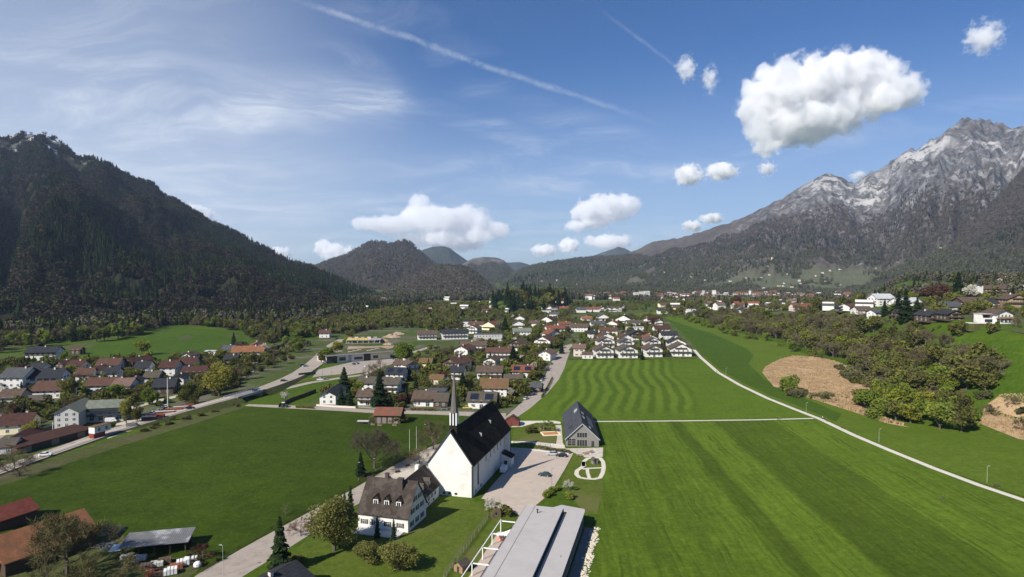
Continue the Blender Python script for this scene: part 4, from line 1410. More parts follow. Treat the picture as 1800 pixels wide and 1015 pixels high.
def house(px, py, w, d, kind, rot, eave, roof, wall, opt, label, rise=None, z=None, name='house', cat='house', group=None, pos=None):
 """px, py: where the middle of its front meets the ground; kind G shows its gable in front, E its eaves"""
 P = pos if pos is not None else (G(px, py) if z is None else onz(px, py, z))
 rz = R(rot)
 fx, fy = math.sin(rz), -math.cos(rz)
 cx, cy = P.x - fx * d / 2, P.y - fy * d / 2
 zz = min(Tz(cx, cy), P.z + 0.6) if z is None else z
 e = empty(name, (cx, cy, zz), rz, label, cat, group)
 FOOT.append((cx, cy, max(w, d) * 0.5, P.x, P.y))
 far = P.y > 760
 gw, gd = (w, d) if kind == 'G' else (d, w)         # gable frame: ridge along local y
 if rise is None:
  rise = gw * 0.5 * (0.5 if P.y > 200 else 0.45)
 turn = 0.0 if kind == 'G' else math.pi / 2
 mb = gable_body(MB(), gw, gd, eave, rise)
 wo = mb.obj('wall', MATS[WALLS[wall]], e, (0, 0, 0), turn)
 ov = 0.45 if 'k' in opt else 0.9
 mb = gable_roof(MB(), gw, gd, eave, rise, ov, 0.4 if 'k' in opt else 1.1)
 ro = mb.obj('roof', MATS['roof_' + roof], e, (0, 0, 0), turn)
 r = random.Random(int(px * 7 + py * 13))
 if 'q' not in opt and not ('f' in opt):
  cb = MB(); cb.box(-0.4, 0.4, -0.4, 0.4, eave + rise * 0.55, eave + rise + 1.0, 0); cb.box(-0.5, 0.5, -0.5, 0.5, eave + rise + 1.0, eave + rise + 1.12, 1)
  c = cb.obj('chimney', [MATS['white_wall'] if r.random() < .6 else MATS['pink_wall'], MATS['metal_dark']], ro, (r.uniform(-.2, .2) * gw * .5, r.uniform(-.3, .3) * gd, 0))
 if far and 'W' not in opt:
  if kind == 'G':
   bb = MB(); bb.box(-w * .42, w * .42, -d / 2 - 0.9, -d / 2 - 0.03, eave * .48, eave * .48 + 1.0); bb.obj('balcony', MATS['wood_dark'], e)
  return e
 floors = 1 if eave < 3.9 else (2 if eave < 7.5 else 3)
 fh = eave / floors if floors > 1 else 2.6
 me = WIN['s' if 'h' in opt else 'n']
 nfr = max(2, int(w / 3.6))
 for f in range(floors):
  for i in range(nfr):
   xx = (i - (nfr - 1) / 2) * (w * 0.86 / nfr)
   hang(e, WIN['d'] if (f == 0 and i == nfr // 2 and 'g' in opt) else me, xx, -d / 2, f * fh + (0.25 if (f == 0 and i == nfr // 2 and 'g' in opt) else 0.95), 0)
 if kind == 'G' and rise > 1.9 and 'b' not in opt:
  hang(e, WIN['l'], 0, -d / 2, eave + rise * 0.32, 0)
 nsd = max(1, int(d / 4.5))
 for s in ((1,) if P.x < 0 else (3,)):
  for f in range(floors):
   for i in range(nsd):
    yy = (i - (nsd - 1) / 2) * (d * 0.85 / nsd)
    hang(e, me, w / 2 if s == 1 else -w / 2, yy, f * fh + 0.95, s)
 if 'b' in opt:    # timber balcony across the front
  zb = fh if floors > 1 else eave
  bb = MB()
  bb.box(-w * .46, w * .46, -d / 2 - 1.25, -d / 2 - 0.02, zb - 0.08, zb + 0.08)
  bb.box(-w * .46, w * .46, -d / 2 - 1.27, -d / 2 - 1.18, zb + 0.1, zb + 0.95)
  for s in (-1, 1):
   a, b_ = sorted((s * w * .46, s * (w * .46 - .09)))
   bb.box(a, b_, -d / 2 - 1.17, -d / 2 - 0.02, zb + 0.1, zb + 0.95)
  bb.obj('balcony', MATS['wood_dark'], e)
  if floors > 1 and kind == 'G' and rise > 1.5:
   b2 = MB()
   zb2 = eave + 0.05
   b2.box(-w * .28, w * .28, -d / 2 - 1.0, -d / 2 - 0.02, zb2 - 0.08, zb2 + 0.06)
   b2.box(-w * .28, w * .28, -d / 2 - 1.02, -d / 2 - 0.94, zb2 + 0.08, zb2 + 0.8)
   b2.obj('balcony', MATS['wood_dark'], e)
   hang(e, WIN['n'], 0, -d / 2, eave + 0.3, 0)
 if 'u' in opt:    # dark boarded upper storey
  cb = MB()
  if kind == 'G':
   hw = w / 2
   z0 = eave * 0.55
   cb.prism([(-hw - .03, z0), (hw + .03, z0), (hw + .03, eave), (0, eave + rise), (-hw - .03, eave)], -d / 2 - 0.04, -d / 2 + 0.3)
  else:
   cb.box(-w / 2 - .03, w / 2 + .03, -d / 2 - .04, -d / 2 + .3, eave * .55, eave)
  cb.obj('cladding', MATS['wood_dark'], e)
 if 's' in opt:    # solar panels on the near slope
  n = 2
  hw = gw / 2
  k = rise / hw
  for j in range(n):
   sb = MB()
   u0, u1 = hw * 0.25, hw * 0.92
   y0 = -gd / 2 + gd * (0.06 + 0.56 * j)
   y1 = y0 + gd * 0.32
   nx, ny = 3, 5
   for a in range(nx):
    for b_ in range(ny):
     ua, ub = u0 + (u1 - u0) * (a + .04) / nx, u0 + (u1 - u0) * (a + .96) / nx
     ya, yb = y0 + (y1 - y0) * (b_ + .04) / ny, y0 + (y1 - y0) * (b_ + .96) / ny
     za, zb = eave + rise - k * ua + .30, eave + rise - k * ub + .30
     sg = -1
     sb.add([(sg * ua, ya, za), (sg * ub, ya, zb), (sg * ub, yb, zb), (sg * ua, yb, za), (sg * ua, ya, za + .05), (sg * ub, ya, zb + .05), (sg * ub, yb, zb + .05), (sg * ua, yb, za + .05)],
       [(4, 7, 6, 5), (0, 1, 2, 3), (0, 4, 5, 1), (2, 6, 7, 3), (1, 5, 6, 2), (0, 3, 7, 4)])
   po = sb.obj('solar_panel', MATS['solar'], ro)
 return e


# ------------------------------------------------------------------ the church
def lattice(parent, name, pts, m, wd=0.1):
 mb = MB()
 for p, q in pts:
  mb.bar(p, q, wd, wd)
 return mb.obj(name, m, parent)


CH = R(-14.2)
def church():
 a = Vector((-0.969, 0.245, 0))
 b = Vector((0.245, 0.969, 0))
 c = Vector((-12.3, 193.0, 0))
 W, D, E, RI = 14.6, 47.4, 10.2, 10.1
 o = c + a * (W / 2) + b * (D / 2)
 e = empty('church', o, CH, 'tall white church with a steep black roof and a needle spire', 'church')
 FOOT.append((o.x, o.y, 26, c.x, c.y))
 gable_body(MB(), W, D, E, RI).obj('wall', MATS['white_wall'], e)
 ro = gable_roof(MB(), W, D, E, RI, 0.35, 0.25, 0.25).obj('roof', MATS['roof_church'], e)
 cp = MB(); cp.box(-0.18, 0.18, -D / 2 - .3, D / 2 + .3, E + RI + 0.2, E + RI + 0.42); cp.obj('ridge_cap', MATS['metal_dark'], ro)
 for s in (-1, 1):
  g = MB(); g.box(min(s * (W / 2 + .36), s * (W / 2 + .55)), max(s * (W / 2 + .36), s * (W / 2 + .55)), -D / 2 - .2, D / 2 + .2, E - .42, E - .26); g.obj('gutter', MATS['metal_dark'], ro)
 for t_ in (0.25, D - 0.4):
  dp = MB(); dp.tube((W / 2 + .12, -D / 2 + t_, 0), (W / 2 + .12, -D / 2 + t_, E - .4), .09, .09, 6); dp.obj('downpipe', MATS['metal_dark'], e)
 dp = MB(); dp.tube((W / 2 - .15, -D / 2 - .12, 0), (W / 2 - .15, -D / 2 - .12, E - .3), .1, .1, 6); dp.obj('downpipe', MATS['metal_dark'], e)
 for s in (-1, 1):   # dark verge along the gable
  v = MB(); v.bar((s * (W / 2 + .2), -D / 2 - .3, E - .1), (0, -D / 2 - .3, E + RI + .1), .12, .35); v.obj('verge_board', MATS['metal_dark'], ro)
 # tall nave window and the row of small high windows
 def strip(t_, wd, z0, z1, n):
  mb = MB()
  mb.box(W / 2 - .05, W / 2 + .03, -D / 2 + t_ - wd / 2, -D / 2 + t_ + wd / 2, z0, z1, 0)
  for i in range(1, n):
   zc = z0 + (z1 - z0) * i / n
   mb.box(W / 2 + .03, W / 2 + .05, -D / 2 + t_ - wd / 2, -D / 2 + t_ + wd / 2, zc - .04, zc + .04, 1)
  mb.box(W / 2 + .03, W / 2 + .055, -D / 2 + t_ - .04, -D / 2 + t_ + .04, z0, z1, 1)
  mb.box(W / 2 - .02, W / 2 + .08, -D / 2 + t_ - wd / 2 - .1, -D / 2 + t_ + wd / 2 + .1, z0 - .14, z0, 2)
  mb.obj('window', [MATS['glass'], MATS['metal_grey'], MATS['grey_wall']], e)
 strip(6.0, 1.5, 2.4, 9.3, 8)
 for t_ in (14.8, 20.0, 24.6, 29.0, 33.6):
  strip(t_, 1.05, 7.3, 9.4, 3)
 for t_ in (3.5, 9.0):
  strip(t_, 1.1, 0.7, 1.5, 1)
 for x in (-2.0, -0.2, 1.9):
  hang(e, WIN['l'], x, -D / 2, 0.5, 0)
 for t_ in (38.5, 41.0, 43.5):
  mb = MB(); mb.box(W / 2 + .01, W / 2 + .45, -D / 2 + t_ - .35, -D / 2 + t_ + .35, -.2, E - .4); mb.obj('pilaster', MATS['white_wall'], e)
 for t_ in (39.75, 42.25):
  strip(t_, 1.2, 2.0, 9.0, 6)
 # side porch
 y0 = -D / 2 + 36
 mb = MB(); mb.prism([(W / 2 + .02, -.2), (W / 2 + 4.0, -.2), (W / 2 + 4.0, 3.3), (W / 2 + .02, 4.8)], y0 - 3.0, y0 + 1.2); pw = mb.obj('porch', MATS['white_wall'], e)
 mb = MB(); mb.prism([(W / 2 + .5, 4.75), (W / 2 + 4.4, 3.2), (W / 2 + 4.4, 3.4), (W / 2 + .5, 4.98)], y0 - 3.4, y0 + 1.6); mb.obj('porch_roof', MATS['roof_church'], pw)
 mb = MB(); mb.box(W / 2 + 1.4, W / 2 + 2.6, y0 - 3.06, y0 - 3.0, 0, 2.2); mb.obj('door', MATS['wood_dark'], pw)
 # two little roof vents on the right slope
 for t_, dx in ((19, 4.0), (33, 3.2)):
  k = RI / (W / 2)
  z_ = E + RI - k * dx + .2
  vb = MB()
  vb.add([(dx - .5, -D / 2 + t_, z_ + .5 * k), (dx + .6, -D / 2 + t_ - .4, z_ - .6 * k + .1), (dx + .6, -D / 2 + t_ + .4, z_ - .6 * k + .1), (dx + .6, -D / 2 + t_, z_ + .45)], [(0, 1, 3), (0, 3, 2), (1, 2, 3)])
  vb.obj('roof_vent', plain('lead', (.2, .2, .2), .7, .2), ro)
 # lantern and spire
 s = -D / 2 + 3.9
 zb = E + RI
 bs = MB(); bs.box(-1.3, 1.3, s - 1.3, s + 1.3, zb - 1.6, zb + 1.3); sp = bs.obj('spire_base', MATS['roof_church'], e)
 ln = MB()
 for i in range(4):
  for j in (-1, 1):
   pass
 for (x, y) in [(-1.0, -1.0), (0, -1.0), (1.0, -1.0), (-1, 0), (1, 0), (-1, 1), (0, 1), (1, 1)]:
  ln.box(x - .16, x + .16, s + y - .16, s + y + .16, zb + 1.3, zb + 5.2)
 ln.obj('lantern', MATS['white_paint'], sp)
 lv = MB(); lv.box(-.82, .82, s - .82, s + .82, zb + 1.3, zb + 5.2); lv.obj('louvre', MATS['metal_dark'], sp)
 cone = MB()
 prof = [(1.28, 0), (1.18, .25), (.82, 4.2), (.48, 8.6), (.16, 12.6), (.05, 13.2)]
 cone.lathe([(r_ * 1.08, z_ + zb + 5.2) for r_, z_ in prof], 8, (0, s, 0))
 cone.obj('spire', plain('spire_shingle', (0.12, 0.108, 0.098), 0.9, 0.3, 1.5, 0.4), sp)
 cr = MB(); cr.tube((0, s, zb + 18.3), (0, s, zb + 19.6), .05, .04, 5); cr.bar((-.35, s, zb + 19.2), (.35, s, zb + 19.2), .07, .07); cr.obj('cross', MATS['metal_dark'], sp)


church()


# ------------------------------------------------------------------ rectory and its wing
def dormer(parent, x, y, z, w, h, depth, rz, roof, win=True):
 d = link('dormer', None, parent, (x, y, z), rz)
 d = parent if d is None else d
 return d


def gable_dormer(parent, x, y, z, w, h, dep, rz, roofm):
 """small gabled dormer as one part with roof and window as sub-parts"""
 mb = MB()
 mb.prism([(-w / 2, -1.2), (w / 2, -1.2), (w / 2, h), (0, h + w * .62), (-w / 2, h)], 0, dep)
 o = link('dormer', mb.mesh('dormer', [roofm]), parent, (x, y, z), rz)
 rb = MB()
 for s in (-1, 1):
  rb.bar((s * (w / 2 + .12), dep / 2 - .1, h - .08), (0, dep / 2 - .1, h + w * .62 + .06), dep + .4, .12)
 link('dormer_roof', rb.mesh('dormer_roof', [roofm]), o)
 wb = MB()
 wb.box(-w * .38, w * .38, -.05, -.005, .02, h * .95, 1)
 wb.box(-w * .28, w * .28, -.07, -.05, .12, h * .85, 0)
 wb.box(-.03, .03, -.085, -.07, .12, h * .85, 1)
 link('window', wb.mesh('window', [MATS['glass'], MATS['white_paint']]), o)
 return o


def rectory():
 rz = R(-16)
 ax, ay = Vector((math.cos(rz), math.sin(rz), 0)), Vector((-math.sin(rz), math.cos(rz), 0))
 W, D, E, RI = 15.0, 12.0, 4.3, 7.6
 cor = Vector((-28.0, 166.8, 0))
 o = cor - ax * (W / 2) + ay * (D / 2)
 e = empty('rectory', o, rz, 'white rectory with a steep mottled shingle roof and three pointed dormers', 'house')
 FOOT.append((o.x, o.y, 10, cor.x, cor.y))
 gable_body(MB(), D, W, E, RI).obj('wall', MATS['white_wall'], e, (0, 0, 0), math.pi / 2)
 ro = gable_roof(MB(), D, W, E, RI, 0.5, 0.35, 0.25).obj('roof', MATS['roof_shingle'], e, (0, 0, 0), math.pi / 2)
 k = RI / (D / 2)
 for x in (-2.9, 0.4, 4.0):
  y = -4.5
  gable_dormer(e, x, y, E + (D / 2 + y) * k - .1, 1.9, 1.5, 3.0, 0, MATS['roof_shingle'])
 for (x, y, w_, d_, z1, m) in ((3.2, -1.4, 1.5, 1.2, E + RI + 1.0, 'metal_dark'), (-2.2, 1.0, 1.0, 0.8, E + RI + 1.2, 'metal_dark')):
  cb = MB(); cb.box(x - w_ / 2, x + w_ / 2, y - d_ / 2, y + d_ / 2, E + RI * .6, z1); cb.box(x - w_ / 2 - .1, x + w_ / 2 + .1, y - d_ / 2 - .1, y + d_ / 2 + .1, z1, z1 + .15)
  cb.obj('chimney', plain('chimney_brick', (0.07, 0.055, 0.05), .9, .3, 3), e)
 for x in (-5.6, -2.2, 1.4, 5.2):
  hang(e, WIN['s'], x, -D / 2, 1.1, 0)
 for zz, ys in ((1.0, (-3.6, -0.2, 3.2)), (4.2, (-3.0, 0.0, 3.0)), (7.1, (-1.5, 1.5))):
  for y in ys:
   hang(e, WIN['s'], W / 2, y, zz, 1)
 t = MB(); t.box(-7.2, 6.4, -D / 2 - 4.4, -D / 2 - .02, -.05, .22); t.obj('terrace', MATS['grey_wall'], e)
 # wing to the church
 rz2 = CH
 bx, by = Vector((math.cos(rz2), math.sin(rz2), 0)), Vector((-math.sin(rz2), math.cos(rz2), 0))
 W2, D2, E2, R2 = 9.6, 17.0, 3.9, 5.6
 cor2 = Vector((-26.6, 180.0, 0)) - by * 2.0
 o2 = cor2 - bx * (W2 / 2) + by * (D2 / 2)
 e2 = empty('church_wing', o2, rz2, 'low white wing with a dark steep roof joining the rectory to the church', 'house')
 FOOT.append((o2.x, o2.y, 9, cor2.x, cor2.y))
 gable_body(MB(), W2, D2, E2, R2).obj('wall', MATS['white_wall'], e2)
 r2 = gable_roof(MB(), W2, D2, E2, R2, .4, -0.05, .22).obj('roof', MATS['roof_shingle'], e2)
 k2 = R2 / (W2 / 2)
 for y in (-2.6, 2.6):
  x = 2.9
  gable_dormer(e2, x + 1.1, y, E2 + R2 - k2 * (x + 1.1) + .9, 1.4, 1.0, 2.0, math.pi / 2, MATS['roof_greybrown'])
 for zz in (0.8,):
  for y in (-5.2, -2.6, 0, 2.6, 5.2):
   hang(e2, WIN['n'], W2 / 2, y, 1.7, 1)
 for y in (-4, 0, 4):
  hang(e2, WIN['l'], W2 / 2, y, .35, 1)
 cb = MB(); cb.box(-1.6, -.4, 4.4, 5.6, E2 + R2 * .6, E2 + R2 + 1.0); cb.obj('chimney', MATS['white_wall'], e2)


rectory()


# ------------------------------------------------------------------ slate kindergarten
def kindergarten():
 rz = R(-3.2)
 W, D, E, RI = 13.2, 44.0, 3.1, 6.1
 P = Vector((28.4, 250.8, 0))
 by = Vector((-math.sin(rz), math.cos(rz), 0))
 o = P + by * (D / 2)
 e = empty('slate_hall', o, rz, 'dark slate roofed hall with grey boarded gable at the car park', 'building')
 FOOT.append((o.x, o.y, 22, P.x, P.y))
 gm = plain('grey_boards', (0.20, 0.195, 0.18), .9, .12, 1.0, .1)
 gable_body(MB(), W, D, E, RI).obj('wall', gm, e)
 ro = gable_roof(MB(), W, D, E, RI, .45, .5, .22).obj('roof', MATS['roof_slate'], e)
 for s in (-1, 1):
  v = MB(); v.bar((s * (W / 2 + .45), -D / 2 - .56, E - .35), (0, -D / 2 - .56, E + RI + .06), .1, .32); v.obj('verge_board', MATS['metal_grey'], ro)
 k = RI / (W / 2)

 def patch_(x0, x1, y0, y1, m, nm, lift=.30):
  mb = MB()
  z = lambda x: E + RI - k * abs(x) + lift
  vs = [(x0, y0, z(x0)), (x1, y0, z(x1)), (x1, y1, z(x1)), (x0, y1, z(x0))]
  vs += [(a, b, c - .2) for a, b, c in vs]
  mb.add(vs, [(0, 1, 2, 3), (0, 4, 5, 1), (1, 5, 6, 2), (2, 6, 7, 3), (3, 7, 4, 0)])
  mb.obj(nm, m, ro)
 h = D / 2
 patch_(-2.3, -1.0, -h + 23, -h + 26, MATS['glass'], 'skylight', .55)
 patch_(-2.2, -.9, -h + 26.5, -h + 30, MATS['metal_grey'], 'skylight', .65)
 patch_(.8, 1.8, -h + 22, -h + 24.5, MATS['metal_grey'], 'skylight', .5)
 patch_(.8, 1.8, -h + 14, -h + 17, MATS['metal_grey'], 'skylight', .5)
 patch_(3.2, 5.4, -h + 12, -h + 26, plain('roof_panel', (0.10, 0.105, 0.12), .4, .2, 1), 'solar_panel', .36)
 patch_(3.0, 3.8, -h + 5, -h + 7, MATS['light_pane'] if 'light_pane' in MATS else plain('light_pane', (0.45, 0.47, 0.5), .3, .1), 'skylight', .4)
 patch_(-5.2, -3.9, -h + 8, -h + 10.4, plain('roof_vent_dark', (0.03, 0.03, 0.035), .7, .1), 'roof_vent', .5)
 for y in (12, 14, 16, 18):
  patch_(-5.4, -5.1, -h + y, -h + y + .5, MATS['metal_dark'], 'roof_vent', .4)
 sb = MB(); sb.bar((-3.6, -h, E + RI - k * 3.6 + .3), (-3.6, h, E + RI - k * 3.6 + .3), .12, .1); sb.obj('seam', MATS['metal_dark'], ro)

 def pane(x0, x1, z0, z1, nx, nz):
  mb = MB()
  mb.box(x0, x1, -h - .03, -h + .02, z0, z1, 0)
  for i in range(nx + 1):
   x = x0 + (x1 - x0) * i / nx
   mb.box(x - .05, x + .05, -h - .09, -h - .03, z0 - .05, z1 + .05, 1)
  for i in range(nz + 1):
   z = z0 + (z1 - z0) * i / nz
   mb.box(x0, x1, -h - .085, -h - .032, z - .05, z + .05, 1)
  mb.obj('window', [MATS['glass'], plain('timber_frame', (0.32, 0.29, 0.25), .8, .1)], e)
 pane(-2.2, 1.9, 3.6, 5.6, 4, 1)
 pane(-2.2, 1.9, .15, 2.7, 4, 1)
 pane(-6.0, -2.7, .3, 3.1, 2, 3)
 mb = MB(); mb.box(3.6, 4.7, -h - .05, -h + .01, 0, 2.2); mb.obj('door', MATS['metal_dark'], e)
 # canopy posts before the door
 return e


kindergarten()


# ------------------------------------------------------------------ flat roofed hall in front
def flat_hall():
 rz = R(-14.1)
 b = Vector((0.2436, 0.97, 0))
 a = Vector((0.97, -0.2436, 0))
 o = Vector((4.0, 175.0, 0))            # far left roof corner
 e = empty('sports_hall', o, rz, 'long flat roofed hall with pale grey metal roof and a dark rooflight slot', 'building')
 for k in (-8, -25, -42):
  p = o + b * k + a * 8
  FOOT.append((p.x, p.y, 11, p.x, p.y))
 L_, zr = -64.0, 4.5
 wm = plain('hall_cladding', (0.22, 0.22, 0.215), .8, .15, 1)
 mb = MB(); mb.box(0.35, 10.2, L_, -.35, -.3, zr - .31); mb.box(12.0, 16.2, L_, -.3, -.3, zr - .52); mb.box(10.2, 12.0, L_, -.5, -.3, zr - .9); mb.obj('wall', wm, e)
 rb = MB(); rb.box(0, 10.6, L_ - .4, 0, zr - .3, zr); main = rb.obj('roof', MATS['zinc'], e)
 r2 = MB(); r2.box(11.9, 16.6, L_ - .4, .35, zr - .5, zr - .22); r2.box(10.65, 11.88, -1.0, .35, zr - .5, zr - .22); r2.obj('side_roof', MATS['zinc'], e)
 r3 = MB(); r3.add([(5.6, .42, 3.6), (16.5, .42, 3.6), (16.1, 3.4, 3.6), (9.2, 5.0, 3.6)] + [(5.6, .42, 3.4), (16.5, .42, 3.4), (16.1, 3.4, 3.4), (9.2, 5.0, 3.4)], [(0, 1, 2, 3), (4, 7, 6, 5), (0, 4, 5, 1), (1, 5, 6, 2), (2, 6, 7, 3), (3, 7, 4, 0)]); r3.obj('porch_roof', MATS['zinc'], e)
 for x, y in ((9.4, 4.6), (15.8, 3.2)):
  p = MB(); p.tube((x, y, 0), (x, y, 3.4), .1, .1, 6); p.obj('post', MATS['metal_grey'], e)
 gl = MB(); gl.box(10.62, 11.88, L_, -1.02, zr - .89, zr - .75); gl.obj('rooflight', MATS['glass'], e)
 up = MB(); up.box(10.45, 10.62, L_, -.9, zr + .004, zr + .16); up.obj('upstand', MATS['metal_grey'], main)
 sm = MB(); sm.box(2.55, 2.70, L_, -.05, zr + .002, zr + .05); sm.obj('seam', plain('seam', (.22, .22, .22), .6, .1), main)
 for y in range(-4, -64, -6):
  s = MB(); s.box(2.71, 10.44, y - .03, y + .03, zr + .001, zr + .02); s.obj('seam', plain('seam_pale', (.33, .31, .295), .7, .1), main)
 for s in (-.02,):
  ed = MB(); ed.box(-.06, .0, L_ - .4, .05, zr - .32, zr + .06); ed.box(0, 10.6, .002, .06, zr - .32, zr + .06); ed.obj('roof_edge', MATS['metal_grey'], main)
 v = MB(); v.tube((4.3, -5.0, zr), (4.3, -5.0, zr + .9), .18, .18, 8); v.tube((4.3, -5, zr + .9), (4.3, -5, zr + 1.1), .3, .3, 8); v.obj('vent_pipe', MATS['metal_dark'], main)
 v = MB(); v.tube((14.6, -29, zr - .2), (14.6, -29, zr + .25), .12, .12, 8);  v.obj('vent_pipe', MATS['metal_grey'], main)
 for i in range(14):
  y = -4.0 - 4.3 * i
  wb = MB(); wb.box(16.2, 16.24, y - 1.7, y + 1.7, .9, 3.2, 0)
  for q in (-1.7, -.57, .57, 1.7):
   wb.box(16.24, 16.28, y + q - .05, y + q + .05, .85, 3.25, 1)
  wb.obj('window', [MATS['glass'], MATS['metal_grey']], e)
 # white pergola frames along the garden side
 pe = empty('pergola', o, rz, 'white steel frames standing along the garden side of the flat hall', 'pergola')
 for y in (-9.0, -17.5, -26.0, -34.4, -43):
  f = MB(); f.bar((-5.0, y, 3.0), (-.1, y, 3.0), .2, .22); f.obj('crossbeam', MATS['white_paint'], pe)
  f = MB(); f.bar((-5.0, y, -.1), (-5.0, y, 2.84), .18, .18); f.obj('post', MATS['white_paint'], pe)
 f = MB(); f.bar((-5.0, -8.8, 3.28), (-5.0, -43.2, 3.28), .18, .18); f.obj('long_beam', MATS['white_paint'], pe)
 sail = MB()
 n = 8
 vs = []
 for i in range(n + 1):
  for j in range(3):
   t = i / n
   vs.append((-4.8 + 4.5 * t, -10.5 - (1 - t) * 5.5 - j * 1.1 * (0.4 + t), 2.7 - 1.2 * math.sin(math.pi * t) * .5 - j * .1))
 fs = [(3 * i + j, 3 * i + j + 1, 3 * i + 4 + j, 3 * i + 3 + j) for i in range(n) for j in range(2)]
 so = sail.add(vs, fs).obj('sun_sail', MATS['white_paint'])
 md = so.modifiers.new('thick', 'SOLIDIFY'); md.thickness = .03
 so.location = o; so.rotation_euler = (0, 0, rz)
 tag(so, 'white curved sun sail slung in the first pergola frame', 'sun sail')
 ps = MB(); ps.box(-5.6, -.6, -46, -9, -.05, .07); t = ps.obj('terrace', MATS['paving']); t.location = o; t.rotation_euler = (0, 0, rz); t['kind'] = 'structure'
 st = MB()
 r = random.Random(3)
 for i in range(700):
  y = -r.random() * 60
  x = 19.6 + r.gauss(0, .55) - y * 0.02
  s = r.uniform(.12, .42)
  st.lathe([(s * .6, -.1), (s, s * .25), (s * .7, s * .65), (s * .15, s * .8)], 5, (x, y, 0))
 t = st.obj('boulders', plain('limestone', (0.52, 0.47, 0.38), .95, .25, 1.5, .4)); t.location = o; t.rotation_euler = (0, 0, rz)
 tag(t, 'strip of loose pale stones along the shaded side of the hall', 'stones', kind='stuff')
 sh = MB(); sh.box(16.7, 19.2, -62, -.5, -.05, .045); t = sh.obj('side_path', MATS['asphalt']); t.location = o; t.rotation_euler = (0, 0, rz); t['kind'] = 'structure'


flat_hall()
